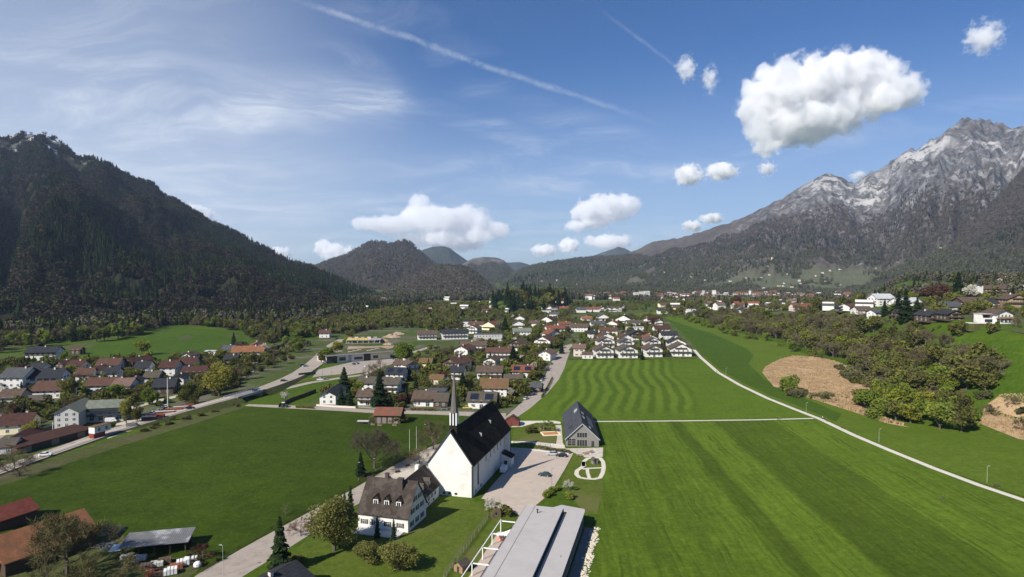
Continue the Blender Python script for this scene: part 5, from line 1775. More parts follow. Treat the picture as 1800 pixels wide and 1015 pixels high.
# ------------------------------------------------------------------ village houses: px, py, seen width, G/E, turn, depth, eave, roof, wall, options, label
HOUSES = [
 # middle village, along the lane and behind it
 (576, 711.5, 29, 'G', 0, 17, 5.1, 'dark', 'w', 'f', 'white gabled house with a black roof beside the bridge lane'),
 (642, 690, 27, 'E', -4, 9, 5.2, 'greybrown', 'w', '', 'white house with a grey-brown roof behind the twin spruces'),
 (641, 713, 24, 'E', -3, 9, 4.9, 'brown', 'w', 'bg', 'white balconied house with a brown roof on the lane left of the tall spruce'),
 (684, 692, 30, 'E', -8, 10, 5.2, 'greybrown', 'w', 'b', 'white house with a grey-brown roof behind the tall lane spruce'),
 (693, 673, 32, 'E', -8, 10, 5.2, 'dark', 'w', 's', 'white house with black solar panels behind the tall lane spruce'),
 (703, 655, 22, 'E', -10, 9, 4.8, 'brown', 'p', '', 'pale brown house below the green site meadow'),
 (725, 657, 24, 'G', 35, 11, 5.2, 'brown', 'w', 'b', 'white house with a brown roof turned to the right by the gardens'),
 (747, 648, 20, 'E', -6, 9, 3.4, 'moss', 'c', 'q', 'low cream bungalow under a mossy roof'),
 (744, 715, 37, 'E', -3, 12, 3.4, 'brown', 'w', 'gb', 'low white house with a broad brown roof left of the spire'),
 (774, 716, 22, 'E', -3, 13, 2.9, 'greybrown', 'd', 'fk', 'dark garage wing with a grey-brown roof left of the spire'),
 (766, 699, 32, 'E', -4, 11, 3.2, 'grey', 'g', 'fk', 'flat-looking grey roofed house behind the brown roof left of the spire'),
 (766, 676, 25, 'E', -5, 9, 2.8, 'moss', 'c', 'fk', 'low shed with a mossy green-brown roof behind the grey roof'),
 (791, 653, 37, 'G', -30, 14, 4.8, 'redbrown', 'w', 'bu', 'white and rose gabled house with a red-brown roof above the spire tip'),
 (803, 668, 21, 'E', -6, 10, 4.8, 'dark', 'w', 'b', 'white house with a black two-part roof right of the spire tip'),
 (810, 628, 24, 'G', -22, 13, 4.8, 'redbrown', 'w', '', 'white gabled house with a red-brown roof behind the copper hedge tree'),
 (860, 668, 44, 'E', -3, 10, 4.6, 'brown', 'w', 'b', 'long white house with a plain brown roof and two chimneys'),
 (868, 697.5, 46, 'E', -3, 13, 4.8, 'moss', 'w', '', 'long white house with an orange and moss tiled roof'),
 (846, 719, 48, 'E', -4, 11, 4.2, 'greybrown', 'w', 'sg', 'white house with a solar panelled grey roof behind the church ridge'),
 (860, 646, 22, 'G', -14, 12, 4.2, 'brown', 'w', '', 'white gabled house with a blank wall behind a small lawn'),
 (876, 634, 38, 'E', -3, 10, 5.0, 'redbrown', 'w', 'b', 'white house with a red-brown roof behind the blank gabled house'),
 (832, 621, 40, 'E', -2, 10, 5.2, 'brown', 'w', 'b', 'long white block with a brown roof below the grey flat block'),
 (907, 617, 27, 'G', -14, 13, 5.0, 'brown', 'w', 'bu', 'chalet with dark timber gable above a white ground floor'),
 (953, 612, 28, 'G', -26, 13, 5.2, 'redbrown', 'w', 'b', 'white balconied chalet left of the village street bend'),
 (957, 634, 20, 'G', -24, 11, 4.2, 'pink', 'w', '', 'white house with a rosy roof beside the village street'),
 (918, 667, 36, 'E', -4, 10, 4.6, 'red', 'w', 's', 'white house with red tiles and two fields of solar panels'),
 (902, 675, 34, 'E', -4, 8, 3.0, 'greybrown', 'd', 'fk', 'dark low garage roof before the red solar house'),
 (940, 690, 18, 'E', -12, 8, 2.7, 'grey', 'd', 'fk', 'dark carport beside the church street'),
 (978, 587, 30, 'E', 16, 10, 4.6, 'red', 'w', '', 'white house with a long red roof at the top of the street, left of two'),
 (975, 597, 22, 'G', 28, 11, 4.8, 'red', 'w', '', 'white gabled house with a red roof turned to the street'),
 (993, 579, 19, 'E', 10, 9, 4.8, 'red', 'w', '', 'white house with a long red roof at the top of the street, right of two'),
 (858, 600, 62, 'E', 3, 11, 5.4, 'grey', 'g', 'fk', 'long grey flat roofed block in the middle of the village'),
 (918, 593, 28, 'E', 3, 10, 4.8, 'greengrey', 'w', 'f', 'white block with a pale green-grey roof right of the long grey block'),
 (911, 578, 20, 'G', 0, 11, 4.6, 'greybrown', 'w', 'f', 'white gabled house standing on the terrace above the grey block'),
 (858, 581, 23, 'G', -25, 12, 4.8, 'red', 'c', '', 'cream house with a red roof left of the dark pointed spruce'),
 (751, 598, 30, 'E', 10, 11, 4.6, 'brown', 'w', 'b', 'brown roofed house with a white gable beside the hill lane'),
 (800, 597, 42, 'E', 12, 11, 5.2, 'dark', 'w', 'b', 'long white house with a dark slate roof above the hill lane'),
 (829, 587, 19, 'G', -22, 11, 5.0, 'brown', 'w', 'b', 'white gabled house right of the dark slate roofed house'),
 (799, 572, 16, 'E', 4, 9, 3.6, 'dark', 'w', '', 'small white house with a dark roof under the meadow knoll'),
 (820, 575, 12, 'E', 4, 9, 5.5, 'dark', 'w', 'fk', 'white cube house beneath the meadow knoll'),
 (836, 578, 24, 'E', -12, 10, 4.2, 'redbrown', 'w', '', 'house with a broad rust coloured roof under the bare trees'),
 (913, 567, 16, 'G', -10, 10, 4.6, 'greybrown', 'w', '', 'white gabled house behind the terrace house'),
 (938, 576, 16, 'E', -16, 9, 4.2, 'brown', 'w', '', 'white house with a brown roof between the terrace and the dark red chalet'),
 (960, 572, 24, 'G', -30, 12, 5.0, 'darkred', 'w', 'b', 'white chalet with a dark red roof and broad white gable'),
 (974, 559, 15, 'E', -6, 9, 4.6, 'grey', 'w', '', 'plain white house at the foot of the spruce knoll'),
 (991, 549, 14, 'E', -8, 10, 4.6, 'red', 'w', '', 'red roofed house just below the spruce knoll'),
 (1018, 584, 27, 'E', -4, 11, 4.6, 'brown', 'w', '', 'white gabled house with a broad brown roof above the street end'),
 (1032, 567, 16, 'E', 6, 9, 4.2, 'orange', 'w', '', 'house with a bright orange roof at the edge of the green strip'),
 (1018, 627, 18, 'E', -6, 9, 5.4, 'pink', 'p', 'h', 'rose coloured house with a steep rosy roof at the corner of the mown meadow'),
 (1033, 631, 15, 'E', -4, 7, 2.6, 'brown', 'w', 'fk', 'low white garage at the corner of the mown meadow'),
 # front row of chalets at the mown meadow
 (1063, 630, 29, 'G', 3, 13, 5.0, 'brown', 'w', 'bg', 'white balcony chalet at the meadow edge, leftmost of the front four'),
 (1105, 630, 30, 'G', 3, 13, 5.0, 'greybrown', 'w', 'bg', 'white balcony chalet at the meadow edge, second of the front four'),
 (1150, 628, 27, 'G', 2, 13, 5.0, 'brown', 'w', 'bg', 'white balcony chalet at the meadow edge, third of the front four'),
 (1197, 627, 34, 'G', -5, 13, 5.0, 'brown', 'w', 'bg', 'white balcony chalet at the meadow edge, rightmost of the front four by the path'),
 (1066, 612, 27, 'G', 3, 12, 5.0, 'brown', 'w', 'b', 'chalet directly behind the leftmost front chalet'),
 (1102, 614, 24, 'G', 2, 12, 4.8, 'greybrown', 'w', 'b', 'chalet directly behind the second front chalet'),
 (1148, 612, 25, 'G', 2, 12, 4.8, 'brown', 'w', 'b', 'chalet directly behind the third front chalet'),
 (1190, 613, 28, 'G', -5, 12, 4.2, 'dark', 'w', '', 'white gabled chalet directly behind the rightmost front chalet'),
 (1066, 603, 24, 'G', 2, 11, 4.8, 'redbrown', 'w', '', 'third chalet from the meadow in the leftmost file, red-brown roof'),
 (1101, 605, 22, 'G', 2, 11, 4.8, 'redbrown', 'w', '', 'third chalet from the meadow in the second file, red-brown roof'),
 (1145, 605, 20, 'G', 2, 11, 4.6, 'red', 'w', '', 'third chalet from the meadow in the third file, bright red roof'),
 (1070, 590, 28, 'E', 1, 10, 4.2, 'redbrown', 'w', '', 'white bungalow with a long red-brown roof behind a lawn'),
 (1042, 595, 14, 'E', 2, 9, 4.0, 'dark', 'w', '', 'small dark roofed house between the brown house and the bungalow'),
 (1052, 577, 22, 'E', 6, 10, 4.4, 'grey', 'w', '', 'white house with a grey metal roof behind the bungalow'),
 (1060, 565, 18, 'G', 0, 11, 5.0, 'grey', 'w', 'f', 'white gabled house at the green strip, left of two'),
 (1095, 570, 24, 'G', -18, 14, 5.4, 'dark', 'w', '', 'big white gabled house at the green strip with a black side roof'),
 (1075, 577, 18, 'G', -20, 11, 4.6, 'red', 'w', '', 'white gabled house with a bright red roof behind the bungalow'),
 (1120, 598, 25, 'G', 3, 12, 4.4, 'dark', 'w', 'bu', 'dark timbered chalet with white ground floor behind the red roof'),
 (1117, 583, 27, 'E', 2, 8, 3.6, 'light', 'w', 'fk', 'flat white garage row in the chalet quarter'),
 (1117, 574, 26, 'E', 2, 9, 3.8, 'greybrown', 'w', '', 'low dark roofed house behind the white garage row'),
 (1137, 570, 15, 'G', -14, 10, 4.4, 'redbrown', 'w', '', 'white house with a red-brown roof under the copper tree'),
 (1165, 587, 24, 'E', 4, 11, 4.4, 'darkred', 'w', '', 'white house with a dark red and slate roof by the path'),
 (1177, 597, 25, 'E', 2, 10, 3.8, 'dark', 'w', '', 'white bungalow with a black roof by the path'),
 (1159, 573, 11, 'G', 0, 9, 4.4, 'greybrown', 'w', '', 'small white gabled house at the head of the path'),
 (1166, 553, 17, 'E', -2, 10, 4.6, 'dark', 'w', '', 'white house at the far end of the upper meadow'),
 (1217, 557, 14, 'E', 6, 10, 5.4, 'light', 'w', 'W', 'white house with a pale roof in the trees at the upper meadow'),
 (1022, 550, 15, 'E', 3, 10, 4.0, 'grey', 'w', '', 'white house beyond the green strip, leftmost of its row'),
 (1042, 549, 22, 'E', 3, 10, 4.0, 'red', 'w', '', 'long red roof beyond the green strip'),
 (1059, 548, 8, 'G', 3, 10, 4.6, 'greybrown', 'w', '', 'narrow white gable right of the long red roof'),
 (1069, 549, 10, 'G', 3, 10, 4.4, 'dark', 'w', '', 'white house beyond the green strip, second right of the red roof'),
 (1079, 549, 10, 'G', 3, 10, 4.2, 'grey', 'w', '', 'white house beyond the green strip, third right of the red roof'),
 (1089, 548, 8, 'G', 3, 10, 4.2, 'brown', 'w', '', 'white house beyond the green strip, fourth right of the red roof'),
 (1098, 545, 12, 'G', 3, 10, 4.2, 'dark', 'w', '', 'white house at the right end of the row beyond the green strip'),
 # hill terrace on the right
 (1311, 551, 18, 'G', -8, 13, 4.8, 'dark', 'w', 'W', 'white chalet with a dark roof among the trees of the terrace'),
 (1412, 547, 33, 'E', 3, 12, 6.0, 'red', 'p', 'W', 'large rose house with a bright red roof above the wood'),
 (1388, 544, 18, 'E', 2, 11, 5.0, 'dark', 'w', 'W', 'dark roofed house joined to the left of the bright red roof'),
 (1485, 550, 20, 'G', -10, 12, 4.8, 'dark', 'd', 'Wb', 'dark timber chalet between the red roof and the villa'),
 (1450, 539, 16, 'E', 0, 10, 4.4, 'grey', 'w', '', 'grey roofed house behind the bare trees right of the red roof'),
 (1522, 550, 26, 'E', 5, 11, 4.0, 'brown', 'w', 'W', 'low brown roofed house left of the white gable on the terrace'),
 (1546, 557, 18, 'E', 18, 8, 5.8, 'grey', 'w', 'Wq', 'plain white windowed gable end below the pale roofed villa'),
 (1558, 538, 32, 'E', 4, 14, 7.6, 'light', 'w', 'Wh', 'big white villa with a pale hipped roof behind dark spruces'),
 (1600, 540, 40, 'E', 6, 12, 5.0, 'light', 'w', 'W', 'long white annexe with a pale roof right of the villa'),
 (1532, 575, 18, 'E', 4, 9, 4.6, 'brown', 'w', 'W', 'small white house half hidden in the edge of the wood'),
 (1594, 559, 28, 'E', 3, 11, 5.0, 'dark', 'd', 'Wb', 'dark house with white lower wall under the two spruces'),
 (1647, 563, 30, 'G', 4, 13, 5.0, 'dark', 'd', 'Wb', 'dark timber chalet with long white balcony, left of a pair'),
 (1680, 563, 28, 'G', -6, 13, 4.6, 'dark', 'd', 'Wb', 'dark timber chalet with long white balcony, right of a pair'),
 (1676, 546, 32, 'E', 4, 11, 3.6, 'grey', 'g', 'Wf', 'low grey flat roofed house behind the pair of dark chalets'),
 (1717, 538, 46, 'E', 3, 13, 3.2, 'brown', 'd', 'Wf', 'low long brown roof behind the white villa terrace'),
 (1757, 541, 28, 'E', 2, 10, 4.2, 'dark', 'w', 'Wf', 'glass fronted pavilion with a dark roof and white beam'),
 (1790, 541, 34, 'G', -12, 13, 6.6, 'brown', 't', 'Wb', 'tan timber chalet with balconies at the right edge'),
 (1790, 516, 34, 'G', -16, 13, 6.0, 'brown', 'w', 'Wb', 'white gabled chalet above the tan chalet at the right edge'),
 (1786, 500, 50, 'E', 2, 12, 5.0, 'redbrown', 'p', 'W', 'long house with a red-brown roof highest on the terrace'),
 # left village below the forest
 (71, 634, 50, 'E', 12, 12, 5.0, 'dark', 'w', 'u', 'long dark timber house with a white base at the foot of the forest'),
 (132, 624, 18, 'E', 6, 8, 3.0, 'redbrown', 'd', 'fk', 'brown barn on the meadow edge below the forest'),
 (20, 692, 44, 'E', 6, 14, 9.0, 'grey', 'w', '', 'big white three storey house with a grey hipped roof at the left edge'),
 (76, 688, 58, 'E', 16, 14, 7.4, 'dark', 'w', 'h', 'long white building with a dark roof joined to the big white house'),
 (14, 713, 36, 'E', 12, 11, 4.2, 'brown', 'g', '', 'brown roofed house in front of the big white house at the left edge'),
 (84, 701, 56, 'E', 12, 13, 4.6, 'redbrown', 'w', '', 'white house with a broad red-brown roof and white chimney'),
 (111, 699, 26, 'E', 22, 9, 4.6, 'grey', 'g', 'b', 'shaded pale house right of the broad red-brown roof'),
 (62, 714, 34, 'E', 14, 8, 3.0, 'greybrown', 'd', 'fk', 'open carport with a grey roof before the broad red-brown roof'),
 (104, 656, 20, 'G', -16, 12, 5.2, 'darkred', 'd', 'u', 'dark timber gabled house behind the long white building'),
 (62, 662, 18, 'E', 8, 10, 4.6, 'dark', 'w', '', 'small white house behind the roof of the long white building'),
 (130, 657, 26, 'E', 8, 10, 4.6, 'darkred', 'p', '', 'dark red roofed house left of the chalet cluster'),
 (146, 672, 24, 'E', 14, 10, 4.4, 'redbrown', 'w', '', 'house with a rust red roof behind the brown garden tree'),
 (165, 667, 26, 'G', 8, 12, 5.0, 'redbrown', 'w', 'b', 'white balconied gable at the left of the long red-brown roof'),
 (188, 657, 40, 'E', 10, 12, 5.0, 'redbrown', 'w', '', 'long red-brown roof with a white chimney in the left village'),
 (224, 652, 30, 'G', -18, 14, 5.2, 'darkred', 'd', 'u', 'steep dark red roof in the middle of the left village'),
 (248, 662, 22, 'E', 10, 11, 5.2, 'dark', 'w', 'b', 'white balconied house with a black roof right of the steep dark red roof'),
 (194, 669, 20, 'E', 14, 9, 4.4, 'dark', 'w', '', 'white house with a sunlit blank wall amid dark trees'),
 (294, 661, 30, 'E', 8, 12, 5.0, 'darkred', 'w', '', 'white house with a dark red roof, left of the two before the hill meadow'),
 (328, 655, 30, 'E', 10, 12, 5.0, 'darkred', 'w', 'b', 'white house with a dark red roof, right of the two before the hill meadow'),
 (326, 638, 16, 'G', -6, 10, 4.4, 'brown', 'w', '', 'small white gable behind the two dark red roofs'),
 (340, 665, 44, 'E', 12, 10, 3.6, 'darkred', 'g', '', 'long low dark red roof left of the great round tree'),
 (311, 681, 18, 'G', 14, 11, 4.8, 'dark', 'w', '', 'white gabled house behind the tall steel mast'),
 (287, 694, 38, 'E', 14, 12, 4.4, 'dark', 'd', 'u', 'dark house with a black roof beside the tall steel mast'),
 (178, 691, 58, 'E', 12, 11, 4.4, 'redbrown', 'w', '', 'long house with a dull red roof behind the green roofed hotel'),
 (212, 693, 28, 'E', 6, 11, 4.6, 'pink', 'w', '', 'white house with a rosy hipped roof behind the green roofed hotel'),
 (236, 686, 20, 'G', 24, 11, 4.6, 'dark', 'g', '', 'shaded grey house with a black roof right of the rosy roof'),
 (265, 676, 22, 'E', 10, 10, 4.2, 'greybrown', 'g', '', 'grey roofed house in the shade of garden trees'),
 (435, 631, 46, 'E', 14, 13, 4.4, 'orange', 'w', '', 'long white house with bright orange-red roofs at the hill meadow'),
 (452, 622, 22, 'G', 20, 12, 5.0, 'red', 'w', '', 'red gabled cross wing behind the orange-red roof'),
 (400, 627, 17, 'E', 8, 10, 4.4, 'grey', 'g', '', 'grey roofed house left of the orange-red roof'),
 (369, 627, 12, 'E', 6, 8, 3.2, 'light', 'w', 'fk', 'small white flat house before the hill meadow'),
 (405, 642, 20, 'E', 10, 9, 3.6, 'dark', 'd', '', 'dark shed roofed house below the orange-red roof'),
 (24, 764, 52, 'E', 18, 11, 4.4, 'darkred', 'c', '', 'cream house with a dark red roof beside the hotel car park'),
 (34, 785, 26, 'G', 18, 10, 3.4, 'darkred', 'g', 'q', 'small annexe with a dark red roof before the cream house'),
 (5, 800, 24, 'E', 18, 9, 3.0, 'greybrown', 'g', 'fk', 'grey shed below the cream house at the left edge'),
 (487, 578, 14, 'E', 4, 10, 4.0, 'light', 'w', 'fk', 'white house in the wood left of the valley road'),
 (570, 594, 16, 'E', 5, 10, 3.8, 'redbrown', 'w', '', 'house with a rust red roof in the wood beyond the junction'),
]
for (px, py, wp, kd, rot, d, ev, rf, wl, op, lb) in HOUSES:
 P = G(px, py)
 wm = max(7.5, min(26, wp * P.y / FPX * (0.97 if kd == 'G' else 0.98)))
 nm, ct = 'house', 'house'
 if 'chalet' in lb: nm = 'chalet'
 for key in ('garage', 'barn', 'carport', 'shed'):
  if key in lb and 'shed roofed' not in lb: nm, ct = key, key
 if 'k' not in op: d *= 1.2
 if P.z < 12: ev *= 1 + 0.32 * min(1, max(0, (P.y - 330) / 170))
 if P.y > 480 and P.z < 12: wm *= 1.12
 if px < 380 and wm > 9: wm *= .86
 house(px, py, wm, d, kd, rot, ev, rf, wl, op, lb, name=nm, cat=ct, group='houses of the valley villages' if nm in ('house', 'chalet') else None,
   rise=(0.5 if wm > 0 and 'k' in op and ('flat' in lb or 'grey flat' in lb) else None))


# green roofed hotel: long range with a gabled cross wing
def hotel():
 gs = MATS['roof_greengrey']
 P = onz(117, 753)
 rz = R(14)
 e = empty('hotel', P, rz, 'pale grey hotel with a green metal roof and gabled end wing by the main road', 'hotel')
 FOOT.append((P.x, P.y + 12, 18, P.x, P.y))
 W, D, E, RI = 9.6, 20, 7.0, 2.8
 gable_body(MB(), W, D, E, RI).obj('wall', MATS['grey_wall'], e, (0, D / 2, 0))
 gable_roof(MB(), W, D, E, RI, .7, .7).obj('roof', gs, e, (0, D / 2, 0))
 w2, l2 = 10.0, 16.0
 gable_body(MB(), w2, l2, 7.0, 2.4).obj('wall', MATS['grey_wall'], e, (W / 2 + l2 / 2 - .5, 14.0, 0), math.pi / 2)
 gable_roof(MB(), w2, l2, 7.0, 2.4, .9, .7).obj('roof', gs, e, (W / 2 + l2 / 2 - .5, 14.0, 0), math.pi / 2)
 for zz in (0.9, 3.3, 5.6):
  for x in (-3.0, 0, 3.0):
   hang(e, WIN['n'], x, 0, zz, 0)
  for x in range(4):
   hang(e, WIN['d'] if zz < 1 else WIN['n'], 6.8 + x * 3.8, 9.0, zz, 0)
 for zz in (3.1, 5.5):
  b = MB(); b.box(5.2, 20, 7.7, 8.98, zz - .1, zz + .06); b.box(5.2, 20, 7.62, 7.69, zz + .08, zz + .95); b.obj('balcony', MATS['metal_dark'], e)
 for zz in (0.9, 3.3, 5.6):
  for y in (3, 8, 13, 17):
   hang(e, WIN['n'], -W / 2, y, zz, 3)


hotel()


# long brown shed and white site office by the road
def long_shed():
 a, b = onz(30, 800), onz(158, 765)
 d = b - a
 L_ = d.length
 e = empty('long_shed', a.lerp(b, .5), math.atan2(d.y, d.x), 'very long low shed with a brown roof beside the main road', 'shed')
 for k in (0.15, .5, .85):
  p = a.lerp(b, k)
  FOOT.append((p.x, p.y, 9, p.x, p.y))
 mb = MB(); mb.box(-L_ / 2, L_ / 2, 0, 7.5, -.2, 2.9); mb.obj('wall', MATS['wood_dark'], e)
 mb = MB(); mb.prism([(-1.2, 2.7), (9.0, 3.9), (9.0, 4.1), (-1.2, 2.92)], -L_ / 2 - .6, L_ / 2 + .6)
 mb.obj('roof', MATS['roof_darkred'], e, None, 0)
 for o in e.children:
  if o.name.startswith('roof'):
   me = o.data
   for v in me.vertices:
    v.co = (v.co.y, v.co.x, v.co.z)
   me.flip_normals()
 for i in range(7):
  x = -L_ / 2 + 4 + i * (L_ - 8) / 6
  g = MB(); g.box(x - 1.6, x + 1.6, -.06, -.01, 0, 2.3); g.obj('door', MATS['metal_dark'] if i % 3 else MATS['wood_grey'], e)
 P = onz(177, 770)
 e = empty('site_office', P, math.atan2(d.y, d.x), 'white two window site cabin standing on a red container', 'cabin')
 mb = MB(); mb.box(-3.2, 2.2, 0, 2.6, -.1, 2.3); mb.obj('container', plain('container_red', (0.20, 0.05, 0.035), .7, .25, 1.5), e)
 mb = MB(); mb.box(-2.6, 5.0, .2, 3.4, 2.32, 5.0); mb.obj('cabin', MATS['white_wall'], e)
 mb = MB(); mb.box(-2.8, 5.2, 0, 3.6, 5.02, 5.2); mb.obj('roof', MATS['roof_moss'], e)
 for x in (-.6, 3.0):
  hang(e, WIN['n'], x, .2, 3.1, 0)


long_shed()


# workshop with a planted roof beyond the junction, and the shell being built behind it
def workshop():
 a, b = onz(574, 640), onz(686, 631)
 d = b - a
 L_ = d.length
 e = empty('workshop', a.lerp(b, .5), math.atan2(d.y, d.x), 'wide workshop with an olive planted flat roof beyond the road junction', 'building')
 for k in (0.15, .5, .85):
  p = a.lerp(b, k)
  FOOT.append((p.x, p.y, 14, p.x, p.y))
 mb = MB(); mb.box(-L_ / 2, L_ / 2, 0, 24, -.2, 6.0); mb.obj('wall', MATS['white_wall'], e)
 mb = MB(); mb.box(-L_ / 2 - 1.5, L_ / 2 + 2, -2.5, 25, 6.02, 6.9); mb.obj('roof', MATS['roof_turf'], e)
 mb = MB(); mb.box(-L_ / 2 - 1.55, L_ / 2 + 2.05, -2.6, -2.51, 6.0, 6.95); mb.obj('fascia', MATS['metal_grey'], e)
 n = [('metal_dark', 0.0, .16, 0, 5.4), ('glass', .19, .29, 1.5, 4.2), ('metal_grey', .33, .38, 0, 5.6), ('glass', .42, .55, 1.5, 3.6), ('wood_dark', .57, .68, 0, 5.8), ('glass', .72, .80, 1.5, 3.6), ('cream_wall', .69, .99, 0, 5.8)]
 for m, u0, u1, z0, z1 in n:
  g = MB(); y = -.12 if m == 'glass' else -.05
  g.box(-L_ / 2 + u0 * L_, -L_ / 2 + u1 * L_, y, y + .045, z0, z1); g.obj('window' if m == 'glass' else 'panel', MATS[m], e)
 for i in range(9):
  g = MB(); x = -L_ / 2 + 4 + i * L_ / 10; g.box(x, x + 3, 6 + (i % 3) * 4, 8.4 + (i % 3) * 4, 6.92, 7.3); g.obj('rooflight', MATS['zinc'], e)
 P = onz(640, 604)
 e = empty('building_shell', P, R(6), 'unfinished concrete shell of a building on the earth site', 'building site')
 FOOT.append((P.x, P.y, 16, P.x, P.y))
 cm = plain('raw_concrete', (0.32, 0.30, 0.28), .9, .2, .8)
 for z in (0, 3.2):
  mb = MB(); mb.box(-18, 16, 0, 16, z - .1, z + .25); mb.obj('slab', cm, e)
 for i in range(7):
  for y in (.6, 15):
   mb = MB(); mb.box(-17.5 + i * 5.4, -16.9 + i * 5.4, y, y + .6, .26, 3.09); mb.obj('pillar', cm, e)
 for i in range(5):
  mb = MB(); mb.box(-16 + i * 6.2, -12.5 + i * 6.2, 4, 4.3, 3.46, 6.2); mb.obj('wall', MATS['pink_wall'] if i % 2 else cm, e)
 mb = MB(); mb.box(-16.5, 4, 1.2, 1.5, 3.46, 5.4); mb.obj('formwork', plain('formwork', (0.55, 0.40, 0.14), .8, .2), e)
 for i, (px, py, s) in enumerate(((672, 600, 5), (690, 593, 6.5), (700, 588, 5), (682, 606, 3.5))):
  p = G(px, py)
  r = np.random.RandomState(i)
  mb = MB(); mb.lathe([(s * 1.5, -.2), (s * 1.1, s * .22), (s * .5, s * .48), (.1, s * .55)], 14, (0, 0, 0))
  for k, v in enumerate(mb.v):
   mb.v[k] = (v[0] * r.uniform(.8, 1.25), v[1] * r.uniform(.8, 1.25), v[2] * r.uniform(.8, 1.2))
  o = mb.obj('earth_mound', MATS['earth'], None, p)
  tag(o, ('dug earth mound beside the unfinished shell', 'highest dug earth mound on the building site', 'dug earth mound at the meadow end of the site', 'small dug earth heap nearest the workshop roof')[i], 'earth mound')


workshop()


# white terrace villa and balcony hotel on the right slope
def terrace_villa():
 P = G(1760, 568)
 s = P.y / FPX
 e = empty('terrace_villa', P, R(3), 'white villa with tan gable and a broad curved garden terrace on the right slope', 'villa')
 FOOT.append((P.x, P.y + 5, 13, P.x, P.y))
 w = 33 * s
 gable_body(MB(), w, 11, 5.8, 2.4).obj('wall', MATS['white_wall'], e, (5 * s, 5.5, 0))
 gable_roof(MB(), w, 11, 5.8, 2.4, 1.1, 1.2).obj('roof', MATS['roof_brown'], e, (5 * s, 5.5, 0))
 mb = MB(); mb.box(5 * s - w * .46, 5 * s + w * .46, -1.3, -.02, 2.9, 3.05); mb.box(5 * s - w * .46, 5 * s + w * .46, -1.34, -1.24, 3.07, 4.0); mb.obj('balcony', MATS['wood_tan'], e)
 for i in range(4):
  hang(e, WIN['d'], 5 * s + (i - 1.5) * w * .22, 0, .3, 0)
  hang(e, WIN['n'], 5 * s + (i - 1.5) * w * .2, 0, 3.9, 0)
 mb = MB(); mb.box(-30 * s, -12.2 * s, 1, 9, -.2, 2.7); mb.box(-30 * s, -12.2 * s, 2.6, 9, 2.72, 5.4); mb.obj('side_wing', MATS['white_wall'], e)
 mb = MB(); mb.box(-31 * s, -12.2 * s, .4, 9.4, 5.42, 5.7); mb.obj('flat_roof', MATS['zinc'], e)
 for z0, y in ((.4, .95), (3.1, 2.55)):
  mb = MB(); mb.box(-28 * s, -14 * s, y - .05, y, z0, z0 + 1.9); mb.obj('window', MATS['glass'], e)
 vs, n = [], 20
 tb = MB()
 prof = [(-60 * s, 2), (-62 * s, -1), (-58 * s, -3.6), (-40 * s, -4.6), (-33 * s, -6.4), (0, -6.6), (14 * s, -5.8), (22 * s, -4), (24 * s, 0), (24 * s, .9), (-30 * s, .9), (-34 * s, 2)]
 tb.add([(x, y, .05) for x, y in prof] + [(x, y, -5) for x, y in prof], [tuple(range(len(prof)))[::-1]] + [(i, (i + 1) % len(prof), len(prof) + (i + 1) % len(prof), len(prof) + i) for i in range(len(prof))])
 tb.mi = [0] + [1] * len(prof)
 tb.obj('terrace', [MATS['white_wall'], MATS['rough_verge']], e)
 kb = MB()
 for (xa, ya), (xb, yb) in zip(prof[:-3], prof[1:-2]):
  kb.bar((xa, ya, .25), (xb, yb, .25), .3, .5)
 kb.obj('parapet', MATS['white_wall'], e)


terrace_villa()


def balcony_hotel():
 P = G(1748, 523)
 s = P.y / FPX
 e = empty('balcony_hotel', P, R(3), 'long dark roofed hotel with rows of balconies on the right hilltop', 'hotel')
 FOOT.append((P.x, P.y + 6, 24, P.x, P.y))
 w = 66 * s
 gable_body(MB(), 13, w, 8.4, 3.0).obj('wall', MATS['white_wall'], e, (0, 6.5, 0), math.pi / 2)
 gable_roof(MB(), 13, w, 8.4, 3.0, 1.0, .8).obj('roof', MATS['roof_brown'], e, (0, 6.5, 0), math.pi / 2)
 for z in (2.8, 5.6):
  b = MB(); b.box(-w * .32, w * .49, -1.6, -.02, z - .1, z + .06); b.box(-w * .32, w * .49, -1.66, -1.57, z + .08, z + 1.0); b.obj('balcony', MATS['wood_tan'], e)
 for z in (.4, 3.0, 5.8):
  for i in range(9):
   hang(e, WIN['d'], -w * .28 + i * w * .092, 0, z, 0)
 mb = MB(); mb.box(-w / 2 - .5, -w / 2 + 5.5, -1.5, 5, -.3, 11); mb.obj('tower', MATS['white_wall'], e)
 mb = MB(); mb.lathe([(4.6, 0), (1.2, 3.2), (.1, 4.0)], 4, (-w / 2 + 2.5, 1.8, 11.02)); mb.obj('tower_roof', MATS['roof_dark'], e)


balcony_hotel()

# ------------------------------------------------------------------ the town across the valley, house by house
TOWN_W = [MATS['white_wall'], MATS['cream_wall'], MATS['pink_wall'], MATS['grey_wall']]
TOWN_R = ['roof_red', 'roof_redbrown', 'roof_brown', 'roof_grey', 'roof_dark', 'roof_pink', 'roof_greybrown']
tm = []
for i in range(10):
 r = random.Random(i)
 w_, d_, h_ = r.uniform(10, 17), r.uniform(9, 12), r.choice((4.5, 6, 8))
 a = gable_body(MB(), d_, w_, h_, 2.4 + r.random()).mesh('wall', TOWN_W[(0, 0, 1, 0, 2, 0, 0, 3, 0, 0)[i]])
 b = gable_roof(MB(), d_, w_, h_, 2.4 + r.random(), .8, .8).mesh('roof', MATS[TOWN_R[i % 7]])
 tm.append((a, b))


